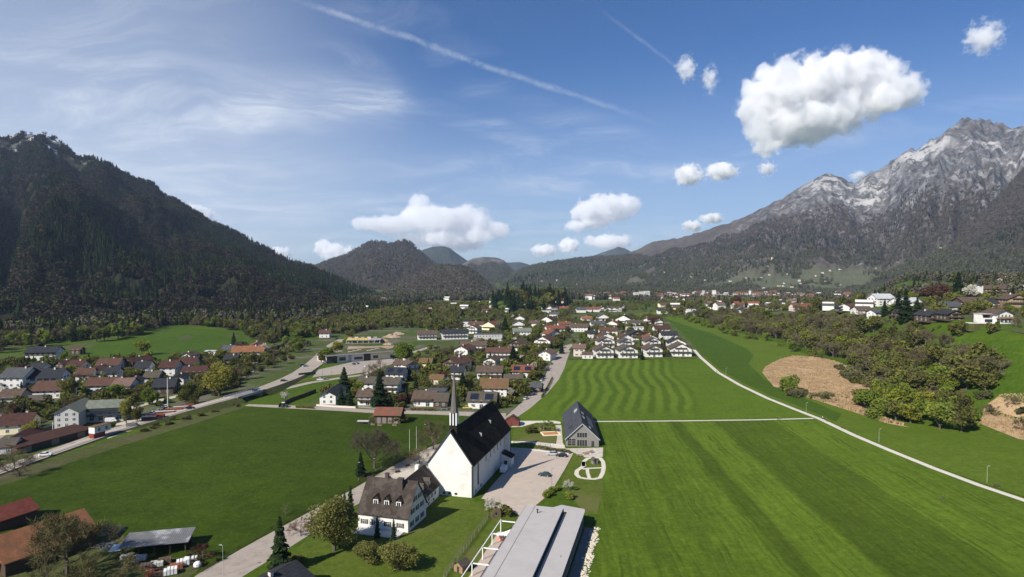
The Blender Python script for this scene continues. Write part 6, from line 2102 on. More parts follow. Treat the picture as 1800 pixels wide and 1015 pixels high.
def town_house(x, y, k, label, rz=None, s=1.0, group='small houses of the far town'):
 e = empty('town_house', (x, y, Tz(x, y)), math.pi / 2 + (rnd.uniform(-.5, .5) if rz is None else rz), label, 'house', group)
 e.scale = (s, s, s)
 link('wall', tm[k % 10][0], e)
 link('roof', tm[k % 10][1], e)
 return e


def far_block(px, py, wp, hgt, d, wall, roof, label, bands=0, name='apartment_block'):
 P = G(px, py)
 w_ = wp * P.y / FPX
 e = empty(name, P, R(rnd.uniform(-4, 4)), label, 'building')
 mb = MB(); mb.box(-w_ / 2, w_ / 2, 0, d, -.5, hgt); mb.obj('wall', MATS[wall], e)
 mb = MB()
 if roof in ('roof_light', 'roof_grey'):
  mb.box(-w_ / 2 - .3, w_ / 2 + .3, -.3, d + .3, hgt + .02, hgt + .8)
 else:
  mb.add([(-w_ / 2 - .8, -.8, hgt + .02), (w_ / 2 + .8, -.8, hgt + .02), (w_ / 2 + .8, d + .8, hgt + .02), (-w_ / 2 - .8, d + .8, hgt + .02), (-w_ / 2 + 4, d / 2, hgt + 4.5), (w_ / 2 - 4, d / 2, hgt + 4.5)],
    [(0, 1, 5, 4), (2, 3, 4, 5), (1, 2, 5), (3, 0, 4), (3, 2, 1, 0)])
 mb.obj('roof', MATS[roof], e)
 for k in range(bands):
  z = 1.2 + k * (hgt - 1) / bands
  mb = MB(); mb.box(-w_ * .46, w_ * .46, -.12, -.03, z, z + 1.3); mb.obj('window_band', MATS['glass'], e)
 return e


far_block(1119, 528, 9, 19, 14, 'white_wall', 'roof_light', 'white tower block beyond the meadows, left of three joined blocks', 5)
far_block(1128.5, 528, 8, 21, 14, 'white_wall', 'roof_light', 'white tower block beyond the meadows, middle of three joined blocks', 6)
far_block(1138, 527.5, 9, 22, 14, 'white_wall', 'roof_light', 'white tower block beyond the meadows, right of three joined blocks', 6)
far_block(1256, 525, 5, 22, 12, 'white_wall', 'roof_light', 'slim white tower at the left of the long white clinic', 0)
far_block(1268, 525, 26, 11, 14, 'white_wall', 'roof_light', 'long white clinic in the far town', 3)
far_block(1237, 524, 4, 21, 8, 'grey_wall', 'roof_grey', 'slim grey tower in the far town', 0)
far_block(1304, 523, 26, 11, 16, 'white_wall', 'roof_red', 'wide white palace with a red roof, left part of two', 2)
far_block(1330, 523, 22, 11, 16, 'white_wall', 'roof_red', 'wide white palace with a red roof, right part of two', 2)
far_block(1318, 524, 18, 9, 8, 'white_wall', 'roof_light', 'white entrance block before the red roofed palace', 2)
far_block(1336, 530, 22, 7, 14, 'white_wall', 'roof_light', 'low white hall before the red roofed palace', 1)
far_block(1364, 521, 16, 8, 12, 'white_wall', 'roof_light', 'long low white block right of the red roofed palace', 1)
far_block(1420, 524, 20, 7, 12, 'white_wall', 'roof_light', 'white flat roofed school in the far town', 1)
Pt = G(1317.5, 523)
e = empty('church_tower', (Pt.x, Pt.y - 3, Pt.z), 0, 'white tower with a small dome among the red palace roofs', 'tower')
mb = MB(); mb.box(-2.6, 2.6, -2.6, 2.6, 0, 19); mb.obj('wall', MATS['white_wall'], e)
mb = MB(); mb.lathe([(2.9, 0), (2.6, 1.6), (1.2, 3.0), (.5, 4.4), (.1, 6.5)], 10, (0, 0, 19.02)); mb.obj('dome', MATS['roof_greengrey'], e)
for (px, py, h, lb) in ((1219, 523, 27, 'slim church spire in the far town, left of two'), (1243, 522, 24, 'slim church spire in the far town, right of two')):
 P = G(px, py)
 e = empty('church_tower', P, 0, lb, 'tower')
 mb = MB(); mb.box(-2.4, 2.4, -2.4, 2.4, 0, h * .6); mb.obj('wall', MATS['grey_wall'], e)
 mb = MB(); mb.lathe([(2.9, 0), (1.2, h * .18), (.1, h * .4)], 8, (0, 0, h * .6 + .02)); mb.obj('spire', MATS['roof_dark'], e)
TOWN = []
rt = random.Random(5)
for i in range(150):
 px, py = rt.uniform(1020, 1500), rt.triangular(515.5, 531, 521)
 if px < 1150 and py > 529: continue
 P = G(px, py)
 if any((P.x - q[0]) ** 2 + (P.y - q[1]) ** 2 < 19 ** 2 for q in TOWN): continue
 TOWN.append((P.x, P.y))
 k = rt.randrange(10)
 town_house(P.x, P.y, k, 'small pale house in the far town across the meadows', None, rt.uniform(.9, 1.3))
for i in range(60):
 px, py = rt.uniform(1160, 1530), rt.uniform(531, 546)
 P = G(px, py)
 if any((P.x - q[0]) ** 2 + (P.y - q[1]) ** 2 < 24 ** 2 for q in TOWN): continue
 TOWN.append((P.x, P.y))
 FOOT.append((P.x, P.y, 8, P.x, P.y - 5))
 town_house(P.x, P.y, rt.randrange(10), 'pale house scattered among the trees of the nearer town edge', None, 1.0, 'houses at the near edge of the town')
for i in range(34):
 px, py = rt.uniform(640, 1010), rt.uniform(528, 552)
 P = G(px, py)
 if any((P.x - q[0]) ** 2 + (P.y - q[1]) ** 2 < 30 ** 2 for q in TOWN): continue
 TOWN.append((P.x, P.y))
 FOOT.append((P.x, P.y, 8, P.x, P.y - 5))
 town_house(P.x, P.y, rt.randrange(10), 'pale house half hidden in the woods beyond the middle village', None, 1.0, 'houses in the woods beyond the middle village')
# hamlets on the far slopes
rr = np.random.RandomState(9)
for nm, L, n, um in (('green slopes below the massif', RM, 90, 0.75), ('low bluffs across the valley', HE, 22, 1.0)):
 pts = on_loft(L, n, 31, 0.02, 0.26 if L is RM else 0.2, None, 0, um)
 for p in pts:
  k = rr.randint(0, 10)
  o = town_house(p[0], p[1], k, 'tiny white farmhouse on the ' + nm, None, .72, 'farmhouses on the ' + nm)
  o.location.z = p[2] - .5
# ------------------------------------------------------------------ farm corner, lower left
def farm():
 def gb(px, py, z, w, d, rot, E, RI, roofm, wallm, label, name, ov=.7):
  P = onz(px, py, z)
  e = empty(name, (P.x, P.y, 0), R(rot), label, 'barn')
  FOOT.append((P.x, P.y, max(w, d) / 2, P.x, P.y))
  gable_body(MB(), w, d, E, RI).obj('wall', wallm, e)
  gable_roof(MB(), w, d, E, RI, ov, .7).obj('roof', roofm, e)
  return e
 gb(14, 890, 5.0, 8.0, 10, -22, 3.2, 2.3, MATS['roof_red2'], MATS['wood_dark'], 'small barn with a dark red metal roof in the lower left corner', 'barn')
 # L-shaped barn with a bent orange roof
 e = gb(68, 940, 5.0, 13.0, 20, -27, 3.6, 4.2, MATS['roof_orange'], MATS['wood_dark'], 'bent barn with a weathered orange tile roof behind the bare tree', 'barn')
 gable_body(MB(), 11, 17, 3.2, 3.6).obj('wall', MATS['wood_dark'], e, (-4.5, -14.5, 0), R(-28))
 gable_roof(MB(), 11, 17, 3.2, 3.6, .6, .6).obj('roof', MATS['roof_orange'], e, (-4.5, -14.5, 0), R(-28))
 # lean-to with a grey sheet roof
 P = onz(272, 976, 0)
 e = empty('sheet_roof_shed', P, R(14), 'open shed with a grey corrugated sheet roof by the meadow', 'shed')
 FOOT.append((P.x, P.y, 9, P.x, P.y))
 for x in (-7, -3.5, 0, 3.5, 7):
  for y in (-.2, 6):
   mb = MB(); mb.box(x - .12, x + .12, y - .12, y + .12, -.1, 2.75 if y < 3 else 3.35); mb.obj('post', MATS['wood_dark'], e)
 mb = MB(); mb.box(-7, 7, 6.15, 6.3, 0, 3.2); mb.obj('wall', MATS['wood_dark'], e)
 mb = MB()
 n = 60
 for i in range(n):
  x0, x1 = -7.8 + 15.6 * i / n, -7.8 + 15.6 * (i + 1) / n
  h0, h1 = (.06 if i % 2 else 0), (0 if i % 2 else .06)
  mb.add([(x0, -1, 2.8 + h0), (x1, -1, 2.8 + h1), (x1, 7, 3.5 + h1), (x0, 7, 3.5 + h0)], [(0, 1, 2, 3)])
 o = mb.obj('roof', plain('sheet_metal', (0.15, 0.15, 0.15), .5, .25, .5, dirt=(.35, .35, .34)), e)
 md = o.modifiers.new('t', 'SOLIDIFY'); md.thickness = .04
 mb = MB(); mb.box(-9.8, -7.3, -1.2, 2.6, 2.4, 2.55); mb.obj('canopy', MATS['white_paint'], e)


roof_mat('red2', (0.17, 0.052, 0.040))
farm()

# stacked pallets, beams and sacks in front of the shed
pal_w = plain('pallet_wood', (0.12, 0.08, 0.055), .9, .3, 2)
pal_tarp = plain('tarpaulin', (0.72, 0.72, 0.70), .6, .1, 1.5)
conc_p = plain('pale_block', (0.50, 0.48, 0.44), .9, .2, 1.5)
brick_p = plain('red_brick', (0.26, 0.09, 0.05), .9, .25, 2)


def stack(px, py, kind, rot, label, z=0):
 P = onz(px, py, 0)
 big = 1.6 if py > 975 and kind != 'sack' else 1.2
 e = empty('pallet_stack' if kind != 'sack' else 'wrapped_bale', P, R(rot), label, 'stack' if kind != 'sack' else 'bale')
 mb = MB()
 for i in range(3):
  mb.box(-.9 + i * .8, -.7 + i * .8, -.6, .6, 0, .12)
 for i in range(5):
  mb.box(-.9, .9, -.6 + i * .26, -.44 + i * .26, .125, .16)
 mb.obj('pallet', pal_w, e)
 e.scale = (big, big, big)
 r = random.Random(int(px * 3 + py))
 m = {'t': pal_tarp, 'c': conc_p, 'b': brick_p, 'w': pal_w, 'sack': pal_tarp}[kind]
 lb = MB()
 if kind in 't':
  for i in range(4):
   lb.box(-.88 + i * .45, -.52 + i * .45, -.58, .58, .165, .8 + r.random() * .2)
 elif kind == 'sack':
  lb.lathe([(.5, .165), (.72, .35), (.72, .85), (.45, 1.15), (.1, 1.2)], 10)
 else:
  for a in range(4):
   for b in range(3):
    for c in range(2):
     lb.box(-.86 + a * .44, -.47 + a * .44, -.57 + b * .39, -.23 + b * .39, .165 + c * .3, .44 + c * .3)
 lb.obj('load', m, e)


for i, (px, py, k, rot, lb) in enumerate((
 (224, 983, 'c', 14, 'pale stone stack at the left corner of the sheet roofed shed'), (238, 990, 'sack', 14, 'white bale under the left end of the sheet roofed shed'), (246, 986, 'c', 18, 'pale block stack at the front of the sheet roofed shed'),
 (258, 1000, 'w', 20, 'brown timber stack before the sheet roofed shed'), (276, 996, 'c', 22, 'grey block stack in the middle before the sheet roofed shed'), (290, 990, 'w', 24, 'brown board stack right of the grey block stack'),
 (310, 1000, 'b', 26, 'stack of red bricks near the street'), (322, 994, 't', 26, 'stack under white tarpaulins, left one near the street'), (336, 990, 't', 26, 'stack under white tarpaulins, middle one near the street'),
 (347, 998, 'sack', 26, 'white round bale at the end of the tarpaulin stacks'), (300, 1010, 't', 26, 'stack under white tarpaulins at the bottom edge'), (284, 1011, 'w', 26, 'brown pallet stack at the bottom edge'), (268, 1012, 'b', 24, 'rusty brick stack at the bottom edge'),
 (15, 950, 'sack', 10, 'white bale beside the small red barn, upper of two'), (22, 957, 'sack', 10, 'white bale beside the small red barn, lower of two'))):
 stack(px, py, k, rot, lb)
P = onz(186, 935, 0)
mb = MB(); mb.lathe([(4.6, -.2), (4.0, .5), (3.0, .9), (2.4, 1.25), (.3, 1.3)], 16)
r = random.Random(2)
mb.v = [(x * r.uniform(.9, 1.12), y * .7 * r.uniform(.9, 1.12), z * r.uniform(.85, 1.15)) for x, y, z in mb.v]
tag(mb.obj('straw_heap', plain('straw', (0.30, 0.25, 0.15), .95, .35, 1.0, .5), None, P, R(14)), 'flattened dung and straw heap right of the orange barn', 'heap')
e = empty('scrap_rack', onz(183, 962, 0), R(10), 'rusty heap of bluish steel bars right of the orange barn', 'scrap')
mb = MB()
for i in range(26):
 p = Vector((r.uniform(-2, 2), r.uniform(-1.6, 1.6), r.uniform(.05, .7)))
 a = r.uniform(0, 3.1)
 q = Vector((math.cos(a), math.sin(a), r.uniform(-.1, .1))) * r.uniform(.8, 1.9)
 mb.bar(p - q, p + q, .09, .09)
mb.obj('bars', plain('steel_bars', (.10, .11, .15), .6, .3, 2), e)

# house roof cut by the bottom edge
P = onz(455, 1003, 4.5)
e = house(0, 0, 9.5, 12, 'G', -27, 4.0, 'dark', 'w', '', 'black roofed house cut by the bottom edge beside the street', pos=Vector((P.x + 2.0, P.y - 10.5, 0)))

# old hay barn in the left meadow with stacked timber and a trailer
P = onz(681, 745, 0)
e = empty('hay_barn', P, R(-3), 'old hay barn with a half red, half brown roof in the left meadow', 'barn')
FOOT.append((P.x, P.y, 9, P.x, P.y))
Wb, Db = 12.0, 8.5
gable_body(MB(), Db, Wb, 4.2, 2.4).obj('wall', MATS['wood_dark'], e, (0, Db / 2, 0), math.pi / 2)
roof_mat('rustmix', (0.20, 0.075, 0.05), (0.12, 0.085, 0.055))
gable_roof(MB(), Db, Wb, 4.2, 2.4, .9, .6).obj('roof', MATS['roof_rustmix'], e, (0, Db / 2, 0), math.pi / 2)
lt = MB(); lt.prism([(-Wb / 2 - 3.2, 2.0), (-Wb / 2 - .02, 3.6), (-Wb / 2 - .02, 3.75), (-Wb / 2 - 3.2, 2.15)], .5, Db - 1); lt.obj('lean_to', MATS['roof_brown'], e)
for x in (-4, -1.5, 1.2, 4):
 g = MB(); g.box(x - .9, x + .9, -.08, -.01, .1, 3.0); g.obj('door', MATS['wood_grey'], e)
lg = plain('cut_timber', (0.26, 0.20, 0.14), .9, .3, 2)
for i, (px, py) in enumerate(((656, 747), (668, 748.5), (694, 748.5))):
 t = empty('log_pile', onz(px, py, 0), R(-3 + i * 4), ('log pile at the left of the hay barn', 'log pile at the front of the hay barn', 'log pile at the right of the hay barn')[i], 'log pile')
 mb = MB()
 for a in range(7):
  for b in range(3 - a // 3):
   mb.tube((-.9 + a * .3 + .1 * (b % 2), -.8, .15 + b * .28), (-.9 + a * .3 + .1 * (b % 2), .8, .15 + b * .28), .14, .14, 7)
 mb.obj('logs', lg, t)
t = empty('farm_trailer', onz(642, 745, 0), R(-3), 'long dark flat farm trailer left of the hay barn', 'trailer')
mb = MB(); mb.box(-4.0, 3.0, -1.1, 1.1, .8, 1.05); mb.box(-4.0, -3.9, -1.1, 1.1, 1.07, 1.7); mb.bar((3.0, 0, .8), (4.4, 0, .5), .12, .12); mb.obj('deck', MATS['metal_dark'], t)
for x in (-2.4, -1.3, 2.0):
 for s in (-1, 1):
  mb = MB(); mb.tube((x, s * .82, .42), (x, s * 1.08, .42), .42, .42, 10); mb.obj('wheel', MATS['kerb_dark'], t)
mb = MB(); mb.box(-3.6, 1.8, -.8, .8, 1.08, 1.42); mb.obj('boards', conc_p, t)

# ------------------------------------------------------------------ vehicles
CARP = {}


def paint(name, col):
 if name not in CARP:
  m, t, b = bsdf_mat('paint_' + name)
  b.inputs['Base Color'].default_value = (*col, 1)
  b.inputs['Roughness'].default_value = 0.28
  b.inputs['Coat Weight'].default_value = 0.6
  CARP[name] = m
 return CARP[name]


def car_meshes(van=False):
 L_, W, H_ = (4.9, 1.9, 2.1) if van else (4.3, 1.76, 1.45)
 if van:
  prof = [(-2.4, .35), (2.4, .35), (2.45, .8), (2.2, 1.15), (1.6, 1.95), (1.2, 2.1), (-2.3, 2.1), (-2.42, 1.9)]
 else:
  prof = [(-2.1, .32), (2.12, .32), (2.15, .62), (2.0, .78), (1.05, .92), (-1.95, .95), (-2.14, .72)]
 body = MB()
 hw = W / 2
 n = len(prof)
 vs = []
 for s, k in ((-hw, .95), (-hw * .93, 1.0), (hw * .93, 1.0), (hw, .95)):
  vs += [(x * k, s, .3 + (z - .3) * (1.0 if abs(s) < hw * .95 else .93)) for x, z in prof]
 fs = [tuple(range(n))[::-1], tuple(range(3 * n, 4 * n))]
 for j in range(3):
  fs += [(j * n + i, j * n + (i + 1) % n, (j + 1) * n + (i + 1) % n, (j + 1) * n + i) for i in range(n)]
 body.add(vs, fs)
 cab = MB()
 if van:
  cab.add([(2.24, s * hw * .86, 1.14) for s in (-1, 1)] + [(1.66, s * hw * .82, 1.92) for s in (1, -1)], [(0, 1, 2, 3)])
  for s in (-1, 1):
   cab.add([(1.5, s * (hw + .005), 1.2), (.2, s * (hw + .005), 1.2), (.2, s * (hw * .97 + .01), 1.8), (1.2, s * (hw * .97 + .01), 1.8)], [(0, 1, 2, 3)])
 else:
  lo, hi = hw * .90, hw * .70
  pts = [(1.05, .925), (.35, 1.40), (-1.15, 1.43), (-1.9, .955)]
  v2 = [(x, s * (lo if i in (0, 3) else hi), z) for s in (-1, 1) for i, (x, z) in enumerate(pts)]
  cab.add(v2, [(0, 1, 2, 3), (7, 6, 5, 4), (0, 4, 5, 1), (2, 6, 7, 3), (1, 5, 6, 2)])
 roof = MB()
 if not van:
  roof.add([(.38, -hi, 1.405), (.38, hi, 1.405), (-1.17, hi, 1.435), (-1.17, -hi, 1.435), (.3, -hi * .9, 1.46), (.3, hi * .9, 1.46), (-1.1, hi * .9, 1.48), (-1.1, -hi * .9, 1.48)],
     [(4, 5, 6, 7), (0, 1, 5, 4), (1, 2, 6, 5), (2, 3, 7, 6), (3, 0, 4, 7)])
 wh = MB(); wh.tube((0, -.11, 0), (0, .11, 0), .32, .32, 14); wh.tube((0, -.125, 0), (0, .125, 0), .2, .2, 10, 1)
 lt = MB(); lt.box(-.04, .04, -.16, .16, -.07, .07)
 return body, cab, roof, wh, lt


VEH = {v: car_meshes(v) for v in (False, True)}
VME = {}


def car(px, py, rot, col, label, van=False, z=0.06, cat=None):
 P = onz(px, py, z)
 body, cab, roof, wh, lt = VEH[van]
 e = empty('van' if van else 'parked_car' if 'parked' in label else 'car', P, R(rot), label, cat or ('van' if van else 'car'), 'cars and vans')
 key = (van, col)
 if key not in VME:
  cols = {'white': (.75, .75, .74), 'silver': (.42, .43, .44), 'grey': (.13, .135, .14), 'black': (.012, .013, .015), 'blue': (.03, .05, .11), 'red': (.22, .02, .02), 'yellow': (.65, .48, .12), 'dgreen': (.02, .05, .035)}
  VME[key] = (body.mesh('body', paint(col, cols[col])), cab.mesh('windows', MATS['glass']), roof.mesh('roof', paint(col, cols[col])) if roof.v else None)
 if 'wheel' not in VME:
  VME['wheel'] = wh.mesh('wheel', [MATS['kerb_dark'], MATS['metal_grey']])
  VME['head'] = lt.mesh('headlight', plain('lamp_glass', (.6, .6, .58), .2, .05))
  VME['tail'] = lt.mesh('tail_light', plain('tail_red', (.3, .01, .01), .3, .05))
 b, c, ro = VME[key]
 link('body', b, e)
 link('windows', c, e)
 if ro: link('roof', ro, e)
 fx = 1.55 if van else 1.35
 for x in (-fx, fx):
  for s in (-1, 1):
   link('wheel', VME['wheel'], e, (x, s * (.85 if van else .78), .32))
 for s in (-1, 1):
  link('headlight', VME['head'], e, (2.33 if van else 2.04, s * .62, .78 if van else .68))
  link('tail_light', VME['tail'], e, (-2.38 if van else -2.06, s * .66, .95 if van else .76))
 return e


car(957, 837, 160, 'dgreen', 'dark hatchback standing alone in the middle of the church car park')
car(971, 800, 172, 'silver', 'silver car parked at the top of the church car park, left of two', z=.07)
car(987, 803, 172, 'black', 'black car parked at the top of the church car park, right of two', z=.07)
car(894, 817, 76, 'white', 'white van parked against the church wall, further of two', True)
car(886, 829, 76, 'white', 'white van parked against the church wall, nearer of two', True)
car(80, 801.5, 16, 'white', 'white car driving on the main road past the long shed', z=.42)
car(334, 719, 17, 'black', 'black car driving on the main road near the brick stacks', z=1.9)
car(450, 688, 20, 'blue', 'dark blue car crossing the road bridge', z=3.05)
car(499, 671, 24, 'black', 'dark car turning at the junction', z=1.8)
car(508, 675, 8, 'red', 'small red car waiting at the junction', z=.08)
car(532, 643, 46, 'black', 'black car on the main road beyond the junction', z=.45)
car(537, 645, 46, 'silver', 'silver car beside the black car beyond the junction', z=.45)
car(563, 668.5, 10, 'white', 'white car on the side road right of the junction', z=.08)
car(571, 668, 10, 'grey', 'grey car following the white car on the side road', z=.08)
car(592, 596, 20, 'black', 'dark car far along the main road', z=.2)
car(646, 645, 30, 'white', 'white car parked on the workshop drive', z=.08)
car(622, 641, 80, 'grey', 'grey car parked before the workshop, left of two', z=.08)
car(628, 640, 80, 'silver', 'silver car parked before the workshop, right of two', z=.08)
car(781, 720, 2, 'grey', 'grey car parked by the garage left of the spire')
car(821, 718.5, 6, 'yellow', 'cream yellow car parked right of the spire')
car(745, 668, 60, 'silver', 'silver car parked in the gardens behind the grey roof, left of two')
car(751, 664, 60, 'white', 'white car parked in the gardens behind the grey roof, right of two')
for i, (px, py, col) in enumerate(((925, 702, 'silver'), (933, 694.5, 'white'), (941, 686, 'black'), (948, 677, 'white'), (953, 670, 'silver'), (963, 652, 'black'), (969, 641, 'grey'))):
 car(px, py, 62, col, '%s car parked along the church street, %s from the church' % ({'silver': 'silver', 'white': 'white', 'black': 'black', 'grey': 'grey'}[col], ('first', 'second', 'third', 'fourth', 'fifth', 'sixth', 'seventh')[i]))
for i, (px, py, col) in enumerate(((6, 739, 'white'), (20, 735, 'white'), (33, 731, 'silver'), (12, 747, 'black'), (26, 744, 'grey'))):
 car(px, py, 100, col, '%s car parked in the hotel car park, %s' % (col, ('leftmost of the back row', 'middle of the back row', 'rightmost of the back row', 'left of the front row', 'right of the front row')[i]))
for i, (px, py, col) in enumerate(((424, 654, 'black'), (432, 657, 'grey'), (441, 655, 'silver'))):
 car(px, py, 15, col, '%s car parked beside the great round tree, %s' % (col, ('left of three', 'middle of three', 'right of three')[i]))
for i, (px, py, col) in enumerate(((258, 733, 'black'), (268, 728, 'white'), (278, 724, 'silver'), (286, 719, 'grey'), (292, 716, 'white'))):
 car(px, py, 100, col, '%s car parked in the rank behind the brick stacks, %s from the left' % (col, ('first', 'second', 'third', 'fourth', 'fifth')[i]))
car(196, 742, 15, 'white', 'white van parked behind the site cabin', True)
car(233, 752, 15, 'grey', 'dark pick-up van standing on the works yard gravel', True)
# tractor with trailer on the lane
e = empty('tractor', onz(500, 716.5, .06), R(2), 'dark tractor driving along the lane from the bridge', 'tractor')
mb = MB(); mb.box(-1.3, 1.6, -.5, .5, .7, 1.4); mb.obj('body', paint('dgreen', (.02, .05, .035)), e)
mb = MB(); mb.box(-1.2, .1, -.75, .75, 1.42, 2.5); mb.obj('cab', MATS['glass'], e)
mb = MB(); mb.box(-1.3, .2, -.82, .82, 2.52, 2.62); mb.obj('roof', MATS['white_paint'], e)
for x, r_, w_ in ((-.9, .85, .45), (1.2, .55, .32)):
 for s in (-1, 1):
  mb = MB(); mb.tube((x, s * .78 - w_ / 2, r_), (x, s * .78 + w_ / 2, r_), r_, r_, 14); mb.obj('wheel', MATS['kerb_dark'], e)

# brick and timber stacks along the main road
for i, (px, py, L_, h, kind) in enumerate(((262, 742, 6, 2.6, 'wood_dark'), (275, 738, 7, 2.4, 'container_red'), (291, 730, 8, 2.0, 'red_brick'), (306, 726, 8, 2.2, 'red_brick'), (318, 721, 7, 1.8, 'cut_timber'), (330, 716.5, 6, 1.6, 'container_red'))):
 nm = {'wood_dark': 'timber_stack', 'cut_timber': 'timber_stack', 'red_brick': 'brick_stack', 'container_red': 'steel_container'}[kind]
 e = empty(nm, onz(px, py, .2), R(17), ('dark timber stack at the works yard', 'rusty container next to the dark timber stack', 'long brick stack on the road bank, left of two', 'long brick stack on the road bank, right of two', 'pale timber stack on the road bank', 'rusty container at the right end of the stacks')[i], 'stack' if 'container' not in nm else 'container')
 mb = MB()
 if 'container' in nm:
  mb.box(-L_ / 2, L_ / 2, -1.2, 1.2, 0, h)
  for k in range(int(L_ * 3)):
   x = -L_ / 2 + .15 + k / 3
   mb.box(x, x + .14, -1.25, -1.2, .1, h - .1)
 else:
  for a in range(int(L_)):
   for b in range(3):
    mb.box(-L_ / 2 + a + .03, -L_ / 2 + a + .97, -1.0, 1.0, b * h / 3, (b + .93) * h / 3)
 mb.obj('load' if 'stack' in nm else 'body', MATS[kind], e)
 mb = MB(); mb.box(-L_ / 2, L_ / 2, -1.25, 1.25, h + .005, h + .07); mb.obj('cover', MATS['zinc'] if i % 2 == 0 else MATS[kind], e)

# ------------------------------------------------------------------ poles, lamps, signs of life
def mast(px, py, h, r0, label, name='mast', m='metal_grey', z=0):
 P = onz(px, py, z)
 e = empty(name, P, 0, label, 'mast')
 mb = MB(); mb.tube((0, 0, -.2), (0, 0, h), r0, r0 * .55, 8); mb.obj('shaft', MATS[m], e)
 mb = MB(); mb.box(-r0 * 2.2, r0 * 2.2, -r0 * 2.2, r0 * 2.2, -.05, .18); mb.obj('foot', MATS['metal_grey'], e)
 return e


plain('galvanised', (0.42, 0.42, 0.40), .5, .1, 2)
e = mast(295, 717, 15.5, .34, 'tall pale steel mast beside the works yard', m='grey_wall')
e = mast(93, 768, 6.5, .16, 'white post behind the long shed', m='white_paint')
e = mast(720, 803, 10.5, .06, 'white flagpole by the plaza, left of two', 'flagpole', 'white_paint')
e = mast(732, 797, 10.5, .06, 'white flagpole by the plaza, right of two', 'flagpole', 'white_paint')


def lamp(px, py, h, label, head=1, m='metal_dark', z=0.0, both=False):
 P = G(px, py)
 e = empty('street_lamp', P, 0, label, 'street lamp', 'street lamps')
 mb = MB(); mb.tube((0, 0, -.1), (0, 0, h), .06, .035, 6); mb.obj('post', MATS[m], e)
 mb = MB()
 mb.bar((0, 0, h), (head * .9, 0, h + .12), .08, .06)
 if both: mb.bar((0, 0, h), (-head * .9, 0, h + .12), .08, .06)
 mb.obj('arm', MATS[m], e)
 mb = MB(); mb.box(head * .55 - .3, head * .55 + .35, -.13, .13, h + .13, h + .24); mb.obj('lamp_head', MATS['metal_grey'], e)


for i, (px, py) in enumerate(((915, 716), (943, 692), (970, 662))):
 lamp(px, py, 6.5, ('dark street lamp on the church street nearest the church', 'dark street lamp half way up the church street', 'dark street lamp at the top of the church street')[i], -1)
for i, (px, py) in enumerate(((1417, 728), (1545, 778), (1735, 849), (1276, 662))):
 lamp(px, py, 5.5, ('slim lamp on the meadow path where the cross path joins', 'slim lamp on the meadow path below the wood', 'slim lamp on the meadow path near the right edge', 'slim lamp on the meadow path beside the mown meadow')[i], 1, 'galvanised')
lamp(970, 853, 5.5, 'dark lamp beside the car park hedge', 1)
for i, (px, py) in enumerate(((628, 845), (655, 838), (745, 772))):
 lamp(px, py, 6.0, ('street lamp by the little spruce on the church street', 'street lamp under the great bare tree', 'street lamp behind the rectory plaza')[i], 1)
lamp(392, 1012, 7, 'slim street lamp at the bottom of the church street', -1, 'galvanised')
for i, (px, py) in enumerate(((550, 664), (567, 662), (582, 660))):
 lamp(px, py, 5, ('dark lamp on the workshop forecourt, leftmost', 'dark lamp on the workshop forecourt, middle', 'dark lamp on the workshop forecourt, rightmost')[i], 1)
# dark advertising wall at the junction
e = empty('advertising_wall', onz(540, 661), R(42), 'long black board wall along the junction', 'board')
mb = MB(); mb.box(-6, 6, -.15, .15, .4, 2.4); mb.obj('panel', MATS['metal_dark'], e)
for x in (-5, 0, 5):
 mb = MB(); mb.box(x - .1, x + .1, .16, .3, -.1, 2.2); mb.obj('post', MATS['metal_grey'], e)


def wall_line(name, pts, h, th, m, label, cat, z=0.0, world=False):
 P = [onz(*p) for p in pts]
 e = empty(name, P[0], 0, label, cat)
 for i, (a, b) in enumerate(zip(P[:-1], P[1:])):
  mb = MB(); mb.bar((a - P[0]) + Vector((0, 0, h / 2)), (b - P[0]) + Vector((0, 0, h / 2)), th, h)
  mb.obj('panel', MATS[m], e)
 return e


def post_fence(pts, h, label, m='wood_grey', gap=2.5, rails=2):
 P = [G(*p) for p in pts]
 e = empty('fence', P[0], 0, label, 'fence')
 posts, rl = MB(), MB()
 for a, b in zip(P[:-1], P[1:]):
  n = max(1, int((b - a).length / gap))
  for k in range(n + 1):
   p = a.lerp(b, k / n) - P[0]
   posts.box(p.x - .06, p.x + .06, p.y - .06, p.y + .06, -.1, h)
  for j in range(rails):
   z = h * (.45 + .47 * j)
   rl.bar((a - P[0]) + Vector((0, 0, z)), (b - P[0]) + Vector((0, 0, z)), .05, .09)
 posts.obj('posts', MATS[m], e)
 rl.obj('rails', MATS[m], e)


wall_line('concrete_wall', [(490, 717), (512, 706), (535, 698), (555, 690)], 2.0, .3, 'wood_dark', 'dark boarded wall climbing beside the bridge lane', 'wall')
wall_line('garden_wall', [(556, 714), (585, 716), (625, 718)], .9, .25, 'pink_wall', 'low rose garden wall before the black roofed house', 'wall')
wall_line('garden_wall', [(630, 717), (662, 719.5)], 1.0, .12, 'wood_grey', 'low grey fence wall before the balconied lane house', 'wall')
wall_line('car_park_wall', [(902, 790), (945, 793), (1000, 799)], .5, .3, 'grey_wall', 'low wall along the top of the car park', 'wall')
post_fence([(880, 889), (860, 910), (838, 940), (800, 990), (780, 1020)], 1.2, 'wooden garden fence running down between rectory lawn and hall', 'wood_grey', 2.0, 3)
post_fence([(903, 781), (925, 784), (950, 786), (968, 788)], 1.3, 'dark fence along the kindergarten garden', 'metal_dark', 1.6, 3)
post_fence([(356, 1006), (420, 964), (478, 932), (558, 889), (616, 859), (690, 817)], .9, 'meadow fence along the left side of the church street', 'wood_dark', 4, 2)
post_fence([(0, 0)] * 0 + [(630, 845), (650, 834), (690, 815), (715, 803), (748, 790)], 1.0, 'plaza fence under the great bare tree', 'wood_grey', 3, 2)


